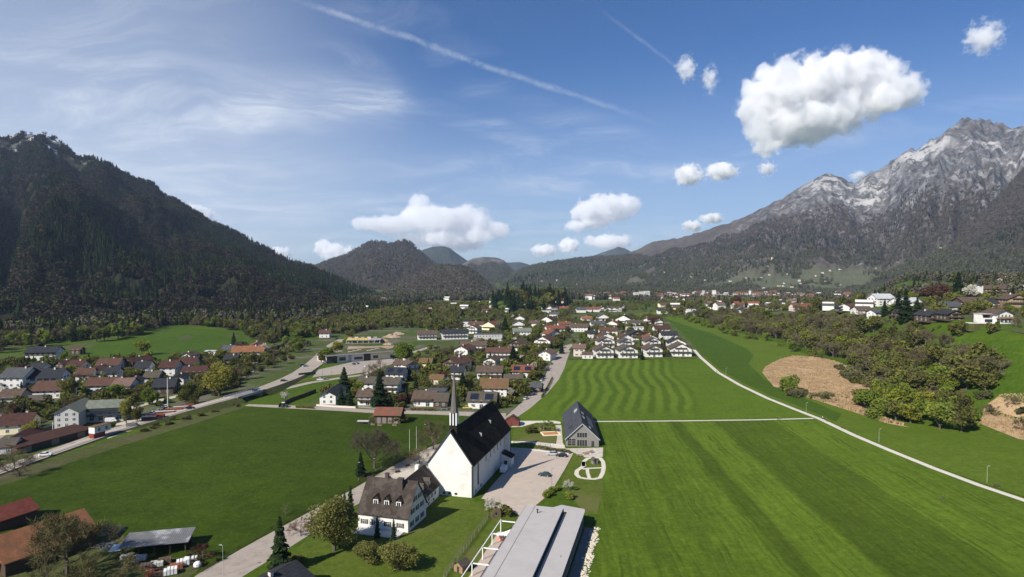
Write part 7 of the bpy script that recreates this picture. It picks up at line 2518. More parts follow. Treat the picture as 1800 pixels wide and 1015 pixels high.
# ------------------------------------------------------------------ playground and kindergarten garden
def loop_path(name, pts, width, m):
 ribbon(name, pts + [pts[0], pts[1]], width, .05, m, sub=3)


def z1(a, b): return (600 + a * .33, 680 + b * .33)


ribbon('play_path', [z1(*p) for p in ((1290, 400), (1288, 425), (1255, 448), (1252, 468), (1268, 484), (1300, 490), (1345, 493), (1378, 486), (1392, 460), (1398, 430), (1394, 400), (1378, 380), (1340, 378), (1310, 384), (1290, 400), (1292, 425))], 1.5, .05, MATS['path_gravel'], sub=3)
ribbon('play_path', [z1(*p) for p in ((1284, 440), (1315, 436), (1360, 434), (1396, 432))], 1.2, .055, MATS['path_gravel'], sub=2)
ribbon('play_path', [z1(*p) for p in ((1310, 438), (1312, 460), (1322, 490))], 1.2, .052, MATS['path_gravel'], sub=2)
sheet('forecourt', [z1(*p) for p in ((1190, 330), (1395, 325), (1392, 375), (1300, 378), (1255, 360), (1235, 350))], .05, MATS['gravel'])
sheet('garden_path', [z1(*p) for p in ((1140, 205), (1172, 205), (1180, 300), (1195, 330), (1140, 330), (1150, 270))], .045, MATS['gravel'])
sheet('garden_path', [z1(*p) for p in ((905, 290), (1020, 292), (1140, 305), (1190, 312), (1190, 328), (1060, 325), (1020, 300), (905, 300))], .05, MATS['path_gravel'])
sheet('garden_path', [z1(*p) for p in ((930, 183), (1130, 182), (1168, 188), (1168, 198), (1040, 192), (960, 214), (905, 216))], .05, MATS['path_gravel'])
P = onz(*z1(1115, 252))
e = empty('sandpit', P, R(10), 'square sandpit with a pale frame and orange sand in the kindergarten garden', 'sandpit')
mb = MB()
for a, b, c, d in ((-4, 4, -3.2, -2.6), (-4, 4, 2.6, 3.2), (-4, -3.4, -2.58, 2.58), (3.4, 4, -2.58, 2.58)):
 mb.box(a, b, c, d, -.05, .35)
mb.obj('frame', MATS['cream_wall'], e)
mb = MB(); mb.box(-3.38, 3.38, -2.58, 2.58, -.05, .2); mb.obj('sand', plain('orange_sand', (.42, .19, .08), .95, .2, 1), e)


def hut(px, py, w, d, h, rot, roofm, wallm, label, name='playhouse'):
 P = onz(px, py)
 e = empty(name, P, R(rot), label, 'hut')
 gable_body(MB(), w, d, h, w * .32).obj('wall', wallm, e)
 gable_roof(MB(), w, d, h, w * .32, .25, .3, .08).obj('roof', roofm, e)
 mb = MB(); mb.box(-.35, .35, -d / 2 - .04, -d / 2 - .005, 0, min(1.6, h * .85)); mb.obj('door', MATS['metal_dark'], e)
 mb = MB(); mb.box(w / 2 + .005, w / 2 + .03, -.35, .35, h * .4, h * .8); mb.obj('window', MATS['glass'], e)


hut(812, 1003, 2.6, 2.8, 1.7, -35, MATS['roof_greybrown'], MATS['wood_tan'], 'small wooden playhouse at the bottom of the hall garden')
hut(*z1(1348, 410), 1.9, 1.8, 1.6, 20, MATS['roof_greybrown'], MATS['wood_grey'], 'tiny wooden hut inside the looped play path')
hut(*z1(912, 205), 6.5, 4.2, 2.5, -8, MATS['roof_redbrown'], MATS['roof_red2'], 'red-brown garden shed behind the church', 'garden_shed')
hut(*z1(1068, 228), 1.8, 1.6, 1.4, 10, MATS['roof_grey'], MATS['wood_tan'], 'small play hut near the sandpit in the kindergarten garden')
# round play wheel, picnic tables, planters
e = empty('play_wheel', onz(872, 912), R(30), 'round wooden climbing ring by the hall lawn', 'play ring')
for s in (0, 1):
 mb = MB()
 n = 20
 pts = [((1.3 if not s else .8) * math.cos(6.283 * k / n), 0, 1.25 + (1.3 if not s else .8) * math.sin(6.283 * k / n)) for k in range(n)]
 for k in range(n):
  mb.bar(pts[k], pts[(k + 1) % n], .7 if not s else .5, .1, up=(0, 1, 0))
 mb.obj('ring' if not s else 'inner_ring', MATS['wood_tan'] if not s else MATS['wood_grey'], e)
e = empty('bin_store', onz(880, 950), R(-14), 'salmon pink box standing in the pergola', 'box')
mb = MB(); mb.box(-.8, .8, -.6, .6, 0, 1.3); mb.obj('body', plain('salmon', (.6, .26, .2), .8, .1), e)
mb = MB(); mb.box(-.85, .85, -.65, .65, 1.305, 1.4); mb.obj('lid', MATS['white_paint'], e)
for i, (px, py) in enumerate((z1(1268, 372), z1(1300, 360), z1(1330, 352))):
 e = empty('picnic_table', onz(px, py), R(25 * i), ('pale picnic table before the slate hall, leftmost', 'pale picnic table before the slate hall, middle', 'pale picnic table before the slate hall, rightmost')[i], 'table', 'picnic tables before the slate hall')
 mb = MB(); mb.box(-1.1, 1.1, -.4, .4, .72, .8); mb.obj('tabletop', MATS['wood_tan'], e)
 for s in (-1, 1):
  mb = MB(); mb.box(-1.1, 1.1, s * .75 - .14, s * .75 + .14, .42, .48); mb.obj('bench', MATS['wood_tan'], e)
  mb = MB(); mb.bar((s * .8, -.75, 0), (s * .8, -.2, .715), .08, .1); mb.bar((s * .8, .75, 0), (s * .8, .2, .715), .08, .1); mb.obj('leg', MATS['wood_grey'], e)


def bench(px, py, rot, label):
 e = empty('park_bench', G(px, py), R(rot), label, 'bench', 'benches by the paths')
 mb = MB(); mb.box(-.9, .9, -.25, .25, .42, .48); mb.obj('seat', MATS['wood_dark'], e)
 mb = MB(); mb.box(-.9, .9, .26, .31, .5, .95); mb.obj('backrest', MATS['wood_dark'], e)
 for s in (-1, 1):
  mb = MB(); mb.box(s * .75 - .05, s * .75 + .05, -.2, .3, 0, .415); mb.obj('leg', MATS['metal_dark'], e)


bench(1482, 753.5, 150, 'dark bench on the meadow path just below the path fork')
bench(1752, 856, 155, 'dark bench on the meadow path near the right edge')
for i, (px, py, rot) in enumerate(((683, 842, 30), (699, 831, 30), (717, 820, 30))):
 e = empty('stone_planter', onz(px, py), R(rot), ('dark planter box on the plaza, leftmost', 'dark planter box on the plaza, middle', 'dark planter box on the plaza, rightmost')[i], 'planter', 'planters on the plaza')
 mb = MB(); mb.box(-.9, .9, -.35, .35, 0, .6); mb.obj('box', MATS['metal_dark'], e)
 mb = MB(); mb.box(-.8, .8, -.28, .28, .605, .75); mb.obj('soil', MATS['wood_dark'], e)


# walkers on the meadow path
def person(px, py, rot, top, legs, label, h=1.74, stride=.16):
 P = G(px, py)
 k = h / 1.74
 J = {'pel': (0, 0, .95), 'bel': (0, .0, 1.12), 'che': (0, .0, 1.36), 'neck': (0, 0, 1.50), 'head': (0, .02, 1.62), 'top': (0, .01, 1.72)}
 verts, rad, edges = [], [], []

 def add(p, r_):
  verts.append(tuple(c * k for c in p)); rad.append(r_ * k)
  return len(verts) - 1
 pel = add(J['pel'], .145); bel = add(J['bel'], .13); che = add(J['che'], .15); nk = add(J['neck'], .06); hd = add(J['head'], .10); tp = add(J['top'], .075)
 edges += [(pel, bel), (bel, che), (che, nk), (nk, hd), (hd, tp)]
 for s in (-1, 1):
  hip = add((s * .10, 0, .88), .095); kn = add((s * .10, -s * stride * .5, .49), .065); an = add((s * .10, s * -stride * 1.0 + .04, .09), .042); ft = add((s * .10, -s * stride - .12, .04), .04)
  edges += [(pel, hip), (hip, kn), (kn, an), (an, ft)]
  sh = add((s * .19, 0, 1.41), .062); el = add((s * .24, s * stride * .4, 1.13), .045); wr = add((s * .25, s * stride * .4 - .12, .90), .032); ha = add((s * .25, s * stride * .4 - .15, .81), .036)
  edges += [(che, sh), (sh, el), (el, wr), (wr, ha)]
 me = bpy.data.meshes.new('person')
 me.from_pydata(verts, edges, [])
 for m in (legs, top, 'skin'):
  me.materials.append(plain('cloth_' + m, {'dark': (.03, .03, .04), 'white': (.7, .7, .7), 'blue': (.04, .07, .16), 'red': (.3, .03, .03), 'skin': (.5, .32, .24), 'sand': (.4, .33, .24)}[m], .9, .1))
 o = link('person', me, None, P, R(rot))
 sk = o.modifiers.new('skin', 'SKIN')
 for i, r_ in enumerate(rad):
  me.skin_vertices[0].data[i].radius = (r_, r_)
 me.skin_vertices[0].data[0].use_root = True
 ss = o.modifiers.new('sub', 'SUBSURF'); ss.levels = 1; ss.render_levels = 2
 dg = bpy.context.evaluated_depsgraph_get()
 me2 = bpy.data.meshes.new_from_object(o.evaluated_get(dg))
 o.modifiers.clear()
 o.data = me2
 me2.materials.clear()
 for m in (legs, top, 'skin'):
  me2.materials.append(MATS['cloth_' + m])
 for p in me2.polygons:
  c = p.center
  z = c.z / k
  p.material_index = 0 if z < .93 and abs(c.x) < .2 * k else (2 if z > 1.47 or (z < .92 and abs(c.x) >= .2 * k) else 1)
  p.use_smooth = True
 hb = MB(); hb.lathe([(.105 * k, 0), (.115 * k, .05 * k), (.09 * k, .12 * k), (.02 * k, .15 * k)], 10, (0, .03 * k, 1.62 * k)); hb.obj('hair', MATS['wood_dark'], o)
 fb = MB()
 for s in (-1, 1):
  fb.box(s * .035 * k - .012 * k, s * .035 * k + .012 * k, -.098 * k, -.085 * k, 1.625 * k, 1.64 * k)
 fb.box(-.012 * k, .012 * k, -.115 * k, -.09 * k, 1.585 * k, 1.62 * k)
 fb.obj('face', MATS['cloth_skin'], o)
 return tag(o, label, 'person', 'walkers on the meadow paths')


person(1446, 737.5, 60, 'white', 'dark', 'person in a white top walking on the path fork')
person(1449, 738, 60, 'dark', 'dark', 'person in dark clothes walking beside the one in white', 1.8)
person(1453, 742, 220, 'blue', 'dark', 'person in a blue jacket just below the path fork')
person(1367, 738.3, 90, 'dark', 'dark', 'person in dark clothes on the straight cross path, left of two')
person(1371, 738.2, 90, 'red', 'dark', 'person in a red jacket on the straight cross path, right of two', 1.66)
person(1260, 655.5, 150, 'red', 'dark', 'person walking on the meadow path beside the mown meadow')
# ------------------------------------------------------------------ trees near at hand
def T1(kind, px, py, h, label, wide=1.0, var=None, cat='tree', name=None, group=None):
 P = G(px, py)
 return tree(kind, P.x, P.y, h, label, cat, group, var, name, wide)


def hedge(pts, h, wd, label, m='olive_leaves', n=1500):
 P = [G(*p) for p in pts]
 r = np.random.RandomState(int(pts[0][0]))
 c = []
 for a, b in zip(P[:-1], P[1:]):
  d = (b - a).normalized()
  for _ in range(n // (len(P) - 1)):
   q = a.lerp(b, r.rand()) - P[0]
   s_ = r.uniform(-.5, .5) * wd
   c.append((q.x - d.y * s_, q.y + d.x * s_, h * (1 - r.rand() ** 2)))
 V, F = leaf_quads(r, np.array(c), .16)
 tag(link('hedge', mesh_np('hedge', V, F, [MATS[m]]), None, P[0]), label, 'hedge')


hedge([(946, 789), (970, 794), (1002, 798)], 1.3, 1.2, 'low brown-green hedge along the top of the car park', 'dull_scrub')
hedge([(952, 700), (962, 684), (971, 666)], 1.2, .9, 'low hedge on the garden side of the church street')
hedge([(520, 717.5), (552, 719)], 1.1, .9, 'clipped hedge on the lane before the black roofed house')
hedge([(722, 722), (765, 723)], 1.3, 1.1, 'flowering hedge before the low white house left of the spire', 'dull_scrub')
hedge([(1045, 633), (1120, 633), (1225, 631)], 1.2, .9, 'clipped garden hedge in front of the chalet row', 'olive_leaves', 2600)


# great trees with branches of their own
def big_bare(px, py, h, seed, label, mat_t='bark', fuzz=3600, mat_c='brown_twigs', depth=6, spread=.6, wide=1.0, name='bare_tree', lift=.14, twig=.0028):
 P = G(px, py)
 mb, V, F = bare_tree(seed, depth - 1, 3, 1.0, twig, spread, fuzz, .045, lift)
 e = empty(name, P, 0, label, 'tree')
 s = h / 1.12
 e.scale = (s * wide, s * wide, s)
 mb.obj('trunk', MATS[mat_t], e)
 link('crown', mesh_np('crown', V, F, [MATS[mat_c]]), e)
 return e


def big_leafy(px, py, h, seed, label, m, n=9000, lobes=26, wide=1.0, leaf=.032, zc=.98, hgt=1.08, hollow=.35, twigs='bark'):
 P = G(px, py)
 V, F = broad_crown(seed, n, lobes, 1.0, hgt, leaf, zc, hollow)
 e = empty('broadleaf_tree', P, rnd.uniform(0, 6), label, 'tree')
 s = h / (zc + hgt * .95)
 e.scale = (s * wide, s * wide, s)
 trunk_mb(1.1, .075, seed, 1.0, 9).obj('trunk', MATS[twigs], e)
 link('crown', mesh_np('crown', V, F, [MATS[m]]), e)
 return e


big_bare(658, 823, 17.0, 7, 'great leafless tree standing beside the church street', 'bark', 6500, 'dark_twigs', 7, .64, 1.05, twig=.0019)
big_bare(762, 790, 12.5, 12, 'reddish leafless tree left of the church gable', 'bark', 3000, 'brown_twigs', 6, .5, 1.0)
big_bare(738, 822, 9.5, 15, 'small leafless tree on the plaza behind the rectory', 'bark', 2000, 'brown_twigs', 6, .55, 1.0)
big_bare(692, 812, 7.5, 18, 'low leafless tree right of the great bare tree', 'bark', 1800, 'brown_twigs', 6, .6, 1.0)
big_bare(118, 1012, 17.0, 23, 'big leafless tree in front of the orange barn', 'bark', 5200, 'olive_twigs', 7, .55, 1.1, twig=.0024)
big_bare(75, 1060, 12.0, 29, 'leafless tree at the bottom left corner, left of the big one', 'bark', 2600, 'olive_twigs', 6, .55, 1.0)
big_bare(172, 1040, 11.0, 31, 'low leafless tree right of the big one at the bottom edge', 'bark', 4000, 'olive_twigs', 6, .6, 1.2)
big_bare(502, 907, 5.0, 33, 'pollarded stump-like tree at the meadow edge', 'bark', 300, 'brown_twigs', 5, .7, .9)
big_bare(529, 942, 6.5, 35, 'little rosy budding tree beside the street', 'bark', 1400, 'copper_twigs', 5, .6, 1.0)
big_bare(357, 985, 5.2, 37, 'small dark red tree by the tarpaulin stacks', 'bark', 2600, 'copper_leaves', 5, .6, 1.25, twig=.006)
big_bare(33, 838, 9.5, 39, 'lone leafless tree below the main road at the left edge', 'bark', 1700, 'brown_twigs', 6, .62, 1.25)
big_bare(25, 820, 8.0, 41, 'leafless tree above the main road at the left edge', 'bark', 1700, 'brown_twigs', 6, .62, 1.1)
big_bare(1000, 863, 4.6, 43, 'small tree with white blossom by the hall entrance', 'bark', 900, 'blossom', 5, .6, .9, twig=.009)
big_bare(868, 902, 6.2, 45, 'blossoming white tree between car park and lawn', 'bark', 1700, 'blossom', 5, .6, .9, twig=.009)
big_bare(963, 758, 6.5, 47, 'young leafy tree in the kindergarten garden', 'bark', 900, 'fresh_leaves', 5, .6, 1.3, twig=.008)
big_bare(1657, 882, 3.6, 49, 'thin sapling standing alone in the striped meadow', 'bark', 260, 'olive_leaves', 5, .5, .8)
big_bare(648, 668, 13, 51, 'tall bare tree before the workshop, left of two', 'bark', 1500, 'brown_twigs', 6, .5, .8)
big_bare(668, 661, 15, 53, 'tall bare tree before the workshop, right of two', 'bark', 1500, 'brown_twigs', 6, .5, .8)
big_leafy(588, 968, 15.5, 60, 'large spreading tree in young olive leaf left of the rectory', 'budding_leaves', 14000, 34, .98, .022)
big_leafy(700, 1002, 8.2, 61, 'round bushy tree in young leaf before the rectory', 'budding_leaves', 7000, 22, 1.25, .030, 1.0, 1.0)
big_leafy(646, 992, 5.4, 62, 'low round bush left of the bushy tree before the rectory', 'budding_leaves', 5000, 18, 1.2, .034, .95, .9)
big_leafy(386, 697, 20.0, 63, 'great round tree in yellow-green leaf beside the main road', 'yellow_olive', 9000, 28, 1.25, .034, 1.35, 1.05)
big_leafy(335, 712, 14.0, 64, 'tall green tree left of the great round tree', 'olive_leaves', 5000, 20, .95, .036)
big_leafy(222, 745, 14.5, 65, 'tall narrow leafy tree right of the hotel', 'yellow_olive', 5000, 20, .75, .034, 1.5, 1.5)
big_leafy(242, 746, 11.5, 66, 'narrow leafy tree right of the hotel, smaller of two', 'olive_leaves', 3500, 16, .7, .036, 1.5, 1.4)
big_leafy(262, 712, 12.0, 67, 'bright green tree beside the tall mast', 'fresh_leaves', 4500, 18, .85, .036)
big_leafy(60, 770, 9.0, 68, 'yellow flowering tree before the hotel', 'yellow_leaves', 4500, 18, 1.0, .038)
big_leafy(118, 700, 13.0, 69, 'brown-green tree left of the hotel roof', 'olive_leaves', 4500, 18, .85, .038)
big_leafy(712, 641, 21.0, 70, 'tall bright green tree beside the hill lane', 'fresh_leaves', 6000, 22, .8, .034)
big_leafy(575, 638, 13, 71, 'bright green tree on the hedge bank beyond the junction', 'fresh_leaves', 4500, 18, 1.1, .038)
big_leafy(590, 623, 13, 72, 'yellow-green tree on the hedge bank, further along', 'yellow_olive', 4500, 18, 1.1, .038)
# spruces and columns
for (px, py, h, wd, lb) in ((492, 1008, 13.5, 1.15, 'dark narrow spruce at the bottom edge beside the street'), (634, 838, 8.5, 1.25, 'little dark spruce beside the great bare tree'),
       (605, 690, 15.0, 1.7, 'broad dark spruce by the junction green'), (667, 716, 18.5, 1.5, 'tall dark spruce at the church lane'), (600, 712, 9.5, 1.5, 'dark conifer left of two beside the black roofed house'),
       (615, 713, 8.5, 1.6, 'dark conifer right of two beside the black roofed house'), (888, 584, 20.0, 1.6, 'dark pointed spruce above the village'), (813, 560, 14, 1.9, 'round dark conifer under the meadow knoll'),
       (1129, 633, 9.0, 1.1, 'dark column tree between the second and third front chalets'), (1168, 616, 8.5, 1.5, 'dark conifer between the third and fourth front chalets'),
       (1579, 563, 24, 1.5, 'tall dark spruce before the pale villa, left of two'), (1592, 566, 26, 1.5, 'tall dark spruce before the pale villa, right of two'), (1555, 556, 15, 1.4, 'dark spruce beside the white gable on the terrace'),
       (1612, 562, 17, 1.6, 'dark spruce above the pair of timber chalets'), (1684, 521, 26, 1.5, 'very tall green spruce on the hilltop'), (411, 618, 17, 1.3, 'lone spruce on the hill meadow edge'), (38, 706, 11, 1.1, 'dark cypress before the big white house'),
       (720, 668, 9, 1.6, 'dark conifer among the garden roofs'), (928, 608, 11, 1.1, 'dark spruce right of the timber gabled chalet'), (936, 606, 9, 1.1, 'small dark spruce right of the timber gabled chalet'), (987, 622, 10, 1.6, 'dark round conifer at the street bend'),
       (902, 640, 14.0, 2.0, 'broad dark green tree in the middle of the village'), (813, 690, 12, 1.8, 'broad conifer beside the orange mossy roof'), (1376, 532, 14, 1.4, 'dark spruce behind the bright red roof')):
 T1('spruce', px, py, h, lb, wd, 0)
for (px, py, h, lb) in ((606, 915, 8.0, 'dark slim cypress behind the spreading tree, left of two'), (616, 908, 9.0, 'dark slim cypress behind the spreading tree, right of two'), (663, 946, 6.0, 'clipped cypress before the rectory front, left of two'), (692, 949, 5.6, 'clipped cypress before the rectory front, right of two')):
 T1('cypress', px, py, h, lb, 1.1, 0)
T1('gold_shrub', 629, 697, 3.6, 'orange-gold shrub beside the twin spruces', 1.0, 0, 'shrub')
T1('copper', 708, 712, 6.5, 'dark red-brown tree by the garden yard', 1.1, 0)
T1('copper', 827, 645, 6.5, 'rust brown tree by the red-brown gabled house', 1.1, 1)
T1('copper', 749, 557, 16, 'dark red beech beyond the hill lane', 1.1, 2)
T1('copper', 1146, 572, 13, 'rust coloured tree at the head of the path', 1.2, 0)
T1('copper', 1293, 540, 20, 'dark red beech in front of the far palace', 1.2, 1)
T1('copper', 1636, 532, 17, 'copper beech left of two on the terrace', 1.2, 2)
T1('copper', 1652, 528, 18, 'copper beech right of two on the terrace', 1.2, 0)
T1('copper', 1096, 598, 9, 'brown tree among the chalets', 1.0, 1)
T1('yellow', 250, 625, 14, 'yellow-green tree on the hill meadow', 1.0, 0)
T1('yellow', 1417, 612, 18, 'tall pale yellow-green tree at the edge of the wood, left of two', .7, 0)
T1('yellow', 1482, 624, 18, 'tall pale yellow-green tree at the edge of the wood, right of two', .95, 1)
T1('yellow', 1510, 537, 12, 'yellow tree beside the timber chalet on the terrace', 1.0, 2)
T1('yellow', 1603, 533, 12, 'yellow tree behind the villa spruces', 1.0, 0)
T1('green_shrub', 1386, 688, 9, 'bright green round bush at the foot of the reed bed', 1.0, 0, 'shrub')
T1('blossom_tree', 1706, 530, 17, 'pale blossoming tree on the hilltop', 1.1, 0)
T1('blossom_tree', 500, 706, 5.5, 'white blossoming tree on the bridge green', 1.3, 1)
T1('blossom_tree', 464, 628, 13, 'white blossoming tree right of the orange-red roofs', .9, 2)
T1('blossom_tree', 940, 650, 6, 'white blossoming tree beside the rosy roof', 1.1, 0)
T1('blossom_tree', 852, 680, 4.5, 'pale leafing tree before the plain brown roof', 1.0, 1)
for i, (px, py, h, w_) in enumerate(((962, 872, 1.8, 1.6), (978, 862, 1.6, 1.4), (969, 867, 1.5, 1.2), (1000, 876, 1.8, 1.4))):
 T1('green_shrub', px, py, h, ('clipped green hedge bush at the car park corner', 'clipped hedge bush beside the car park lamp', 'clipped hedge bush between the two at the car park corner', 'small hedge bush at the hall entrance')[i], w_, i, 'shrub')
T1('shrub', 935, 762, 3.6, 'round brown-green bush in the kindergarten garden', .9, 0, 'shrub')
T1('shrub', 882, 907, 3.0, 'dark bush below the blossoming tree', 1.3, 1, 'shrub')
T1('shrub', 516, 990, 2.0, 'brownish low shrub on the rectory lawn', 1.6, 2, 'shrub')
T1('scrub', 690, 742, 3.0, 'dark bush at the right end of the hay barn', 1.3, 0, 'shrub')
T1('shrub', 706, 742, 3.6, 'shady bush right of the hay barn', 1.5, 1, 'shrub')


# ------------------------------------------------------------------ hedges, gardens, woods: tree by tree
NEARF = np.array([(f[0], f[1], f[2]) for f in FOOT])
FRONT = np.array([(f[3], f[4]) for f in FOOT])


def clear(x, y, pad=1.5, front=7.0):
 d = np.hypot(NEARF[:, 0] - x, NEARF[:, 1] - y)
 if (d < NEARF[:, 2] + pad).any():
  return False
 # do not stand close in front of a house, on its way to the camera
 n = np.hypot(FRONT[:, 0], FRONT[:, 1])
 ux, uy = -FRONT[:, 0] / n, -FRONT[:, 1] / n
 rx, ry = x - FRONT[:, 0], y - FRONT[:, 1]
 along, lat = rx * ux + ry * uy, np.abs(rx * uy - ry * ux)
 return not ((lat < NEARF[:, 2] * .9) & (along > 0) & (along < front)).any()



ROADS = [[G(*p) for p in pts] for pts in ([(890, 738), (935, 703), (966, 662), (985, 630), (1000, 605), (1015, 588), (1005, 570)], [(430, 712), (600, 720), (740, 725), (890, 732)], [(640, 661), (660, 648), (700, 631), (722, 621), (770, 606), (830, 597), (885, 589), (935, 584)],
 [(-60, 849), (120, 785), (300, 727), (440, 690), (505, 670), (540, 648), (577, 613), (612, 592)], [(498, 684), (545, 673), (600, 664), (660, 655)], [(1160, 572), (1192, 585), (1232, 629), (1262, 655), (1350, 701), (1440, 736)], [(188, 760), (260, 738), (330, 716)], [(0, 745), (50, 735)], [(560, 655), (690, 634)], [(0, 790), (160, 738), (330, 692)])]


def off_road(x, y, pad=5.0):
 p = Vector((x, y))
 for P in ROADS:
  for a, b in zip(P[:-1], P[1:]):
   a2, b2 = Vector((a.x, a.y)), Vector((b.x, b.y))
   d = b2 - a2
   t = max(0, min(1, (p - a2).dot(d) / max(1e-6, d.length_squared)))
   if (a2 + d * t - p).length < pad:
    return False
 return True


def fill(poly, n, kinds, hlo, hhi, label, group, seed, gap=3.0, avoid=True, wide=(.85, 1.25), front=7.0, cat='tree', road=5.0):
 r = random.Random(seed)
 P = [G(*p) for p in poly]
 out_ = [(p.x, p.y) for p in P]
 x0, x1 = min(p[0] for p in out_), max(p[0] for p in out_)
 y0, y1 = min(p[1] for p in out_), max(p[1] for p in out_)
 done, tries = [], 0
 ks = [k for k, w_ in kinds for _ in range(w_)]
 while len(done) < n and tries < n * 60:
  tries += 1
  x, y = r.uniform(x0, x1), r.uniform(y0, y1)
  if not inside(out_, [(x, y)])[0]: continue
  if any((x - a) ** 2 + (y - b) ** 2 < gap ** 2 for a, b in done): continue
  if avoid and not clear(x, y, 1.2, front): continue
  if road and not off_road(x, y, road): continue
  done.append((x, y))
  k = r.choice(ks)
  h = r.uniform(hlo, hhi)
  if k in ('shrub', 'scrub', 'green_shrub'): h *= .45
  lb = LAB[k] + ' ' + label
  tree(k, x, y, h, lb, 'shrub' if k in ('shrub', 'scrub', 'green_shrub') else cat, (group + ', ' + GRP[k]), None, None, r.uniform(*wide))


LAB = {'green': 'fresh green tree', 'olive': 'olive green tree', 'yellow': 'yellow-green tree', 'copper': 'copper brown tree', 'blossom_tree': 'white blossoming tree', 'shrub': 'olive shrub', 'scrub': 'dull brown-green shrub', 'green_shrub': 'green shrub',
  'spruce': 'dark spruce', 'cypress': 'slim dark conifer', 'bare': 'leafless brown tree'}
GRP = {'green': 'fresh green', 'olive': 'olive', 'yellow': 'yellow-green', 'copper': 'copper', 'blossom_tree': 'blossoming', 'shrub': 'olive shrubs', 'scrub': 'dull shrubs', 'green_shrub': 'green shrubs', 'spruce': 'spruces', 'cypress': 'slim conifers', 'bare': 'leafless'}
MID = [(560, 700), (640, 670), (720, 640), (830, 605), (900, 560), (1000, 556), (1010, 580), (990, 612), (978, 645), (950, 680), (905, 716), (880, 722), (700, 718)]
fill(MID, 150, [('olive', 4), ('green', 3), ('bare', 3), ('shrub', 5), ('green_shrub', 4), ('spruce', 2), ('blossom_tree', 1), ('copper', 1)], 4.5, 9.5, 'in the gardens of the middle village', 'middle village gardens', 1, 4.5, front=5)
CHAL = [(1005, 630), (1010, 590), (1010, 562), (1060, 556), (1160, 558), (1185, 585), (1225, 626), (1120, 632)]
fill(CHAL, 80, [('olive', 3), ('green', 2), ('bare', 2), ('shrub', 5), ('green_shrub', 3), ('spruce', 1), ('copper', 1)], 3.5, 7.5, 'in the gardens of the chalet quarter', 'chalet quarter gardens', 2, 4, front=6)
LEFTV = [(-120, 740), (-60, 650), (60, 632), (150, 636), (330, 636), (430, 612), (480, 620), (440, 660), (380, 690), (310, 712), (250, 722), (170, 745), (60, 760)]
fill(LEFTV, 105, [('olive', 4), ('green', 3), ('bare', 3), ('spruce', 2), ('shrub', 4), ('copper', 1), ('yellow', 1)], 5, 11, 'in the gardens of the left village', 'left village gardens', 3, 5, front=7)
fill([(-120, 840), (0, 800), (160, 745), (240, 728), (240, 740), (60, 795), (-120, 850)], 14, [('shrub', 3), ('bare', 1), ('scrub', 2)], 3, 6, 'between the long shed and the hotel', 'shrubs behind the long shed', 31, 4, front=6)
fill([(330, 712), (400, 690), (450, 660), (500, 640), (530, 628), (545, 605), (520, 600), (480, 612), (440, 648), (390, 680)], 42, [('olive', 3), ('green', 2), ('bare', 2), ('scrub', 5), ('shrub', 4)], 6, 11, 'on the bank above the main road', 'bank above the main road', 4, 4.5, front=5, road=7)
fill([(545, 650), (565, 640), (580, 625), (590, 612), (615, 600), (620, 592), (605, 600), (585, 607), (572, 622)], 14, [('green', 3), ('olive', 2), ('green_shrub', 3)], 7, 11, 'on the hedge bank beyond the junction', 'hedge bank beyond the junction', 5, 4, False, road=7)
fill([(700, 640), (770, 612), (830, 602), (815, 622), (765, 640), (720, 650)], 22, [('scrub', 4), ('shrub', 4), ('bare', 1), ('olive', 2)], 5, 9, 'on the scrubby bank under the hill lane', 'scrubby bank under the hill lane', 7, 4.5, front=5)
# spruce knoll and the woods on the terrace edge
fill([(862, 552), (876, 530), (930, 522), (985, 526), (1000, 545), (960, 553), (910, 554)], 75, [('spruce', 9), ('olive', 1)], 24, 34, 'on the knoll behind the village', 'knoll behind the village', 10, 6, False, (1.1, 1.5), road=0)
EDGE = [(1195, 558), (1235, 564), (1290, 578), (1340, 592), (1400, 606), (1440, 622), (1480, 634), (1530, 660), (1560, 690), (1620, 700), (1690, 668), (1660, 620), (1580, 590), (1500, 574), (1420, 560), (1330, 552), (1240, 552)]
fill(EDGE, 300, [('olive', 7), ('bare', 8), ('green', 3), ('shrub', 2)], 10, 18, 'in the wood on the terrace slope', 'wood on the terrace slope', 12, 4.2, True, (.9, 1.3), front=5, road=7)
fill([(1195, 560), (1260, 571), (1340, 594), (1400, 612), (1450, 632), (1440, 640), (1390, 622), (1330, 602), (1250, 580)], 46, [('green_shrub', 4), ('shrub', 4), ('green', 2), ('olive', 2)], 6, 11, 'along the lower edge of the wood', 'lower edge of the wood', 13, 4, False, road=7)
fill([(1500, 720), (1530, 690), (1600, 672), (1680, 690), (1715, 730), (1715, 768), (1660, 758), (1590, 748), (1530, 735)], 74, [('green', 6), ('olive', 6), ('green_shrub', 3), ('yellow', 1)], 7, 13, 'in the thicket between the reeds and the meadow', 'thicket between the reeds', 14, 3.6, False, (1.0, 1.4), road=0)
fill([(1450, 640), (1520, 655), (1560, 672), (1690, 700), (1740, 700), (1700, 715), (1600, 690), (1520, 690), (1540, 700)], 34, [('scrub', 8), ('shrub', 3), ('bare', 1)], 6, 12, 'around the reed bed', 'scrub around the reed bed', 15, 4, False, (1.1, 1.7), road=0)
fill([(1365, 690), (1400, 692), (1470, 700), (1460, 706), (1400, 700)], 9, [('scrub', 1)], 6, 9, 'at the near edge of the reed bed', 'scrub at the near edge of the reed bed', 16, 4, False, (1.1, 1.6), road=0)
fill([(1730, 715), (1800, 710), (1900, 720), (1900, 780), (1760, 760)], 9, [('scrub', 1), ('bare', 1)], 5, 9, 'in the flattened marsh', 'shrubs in the flattened marsh', 17, 7, False, (1.0, 1.5), road=0)
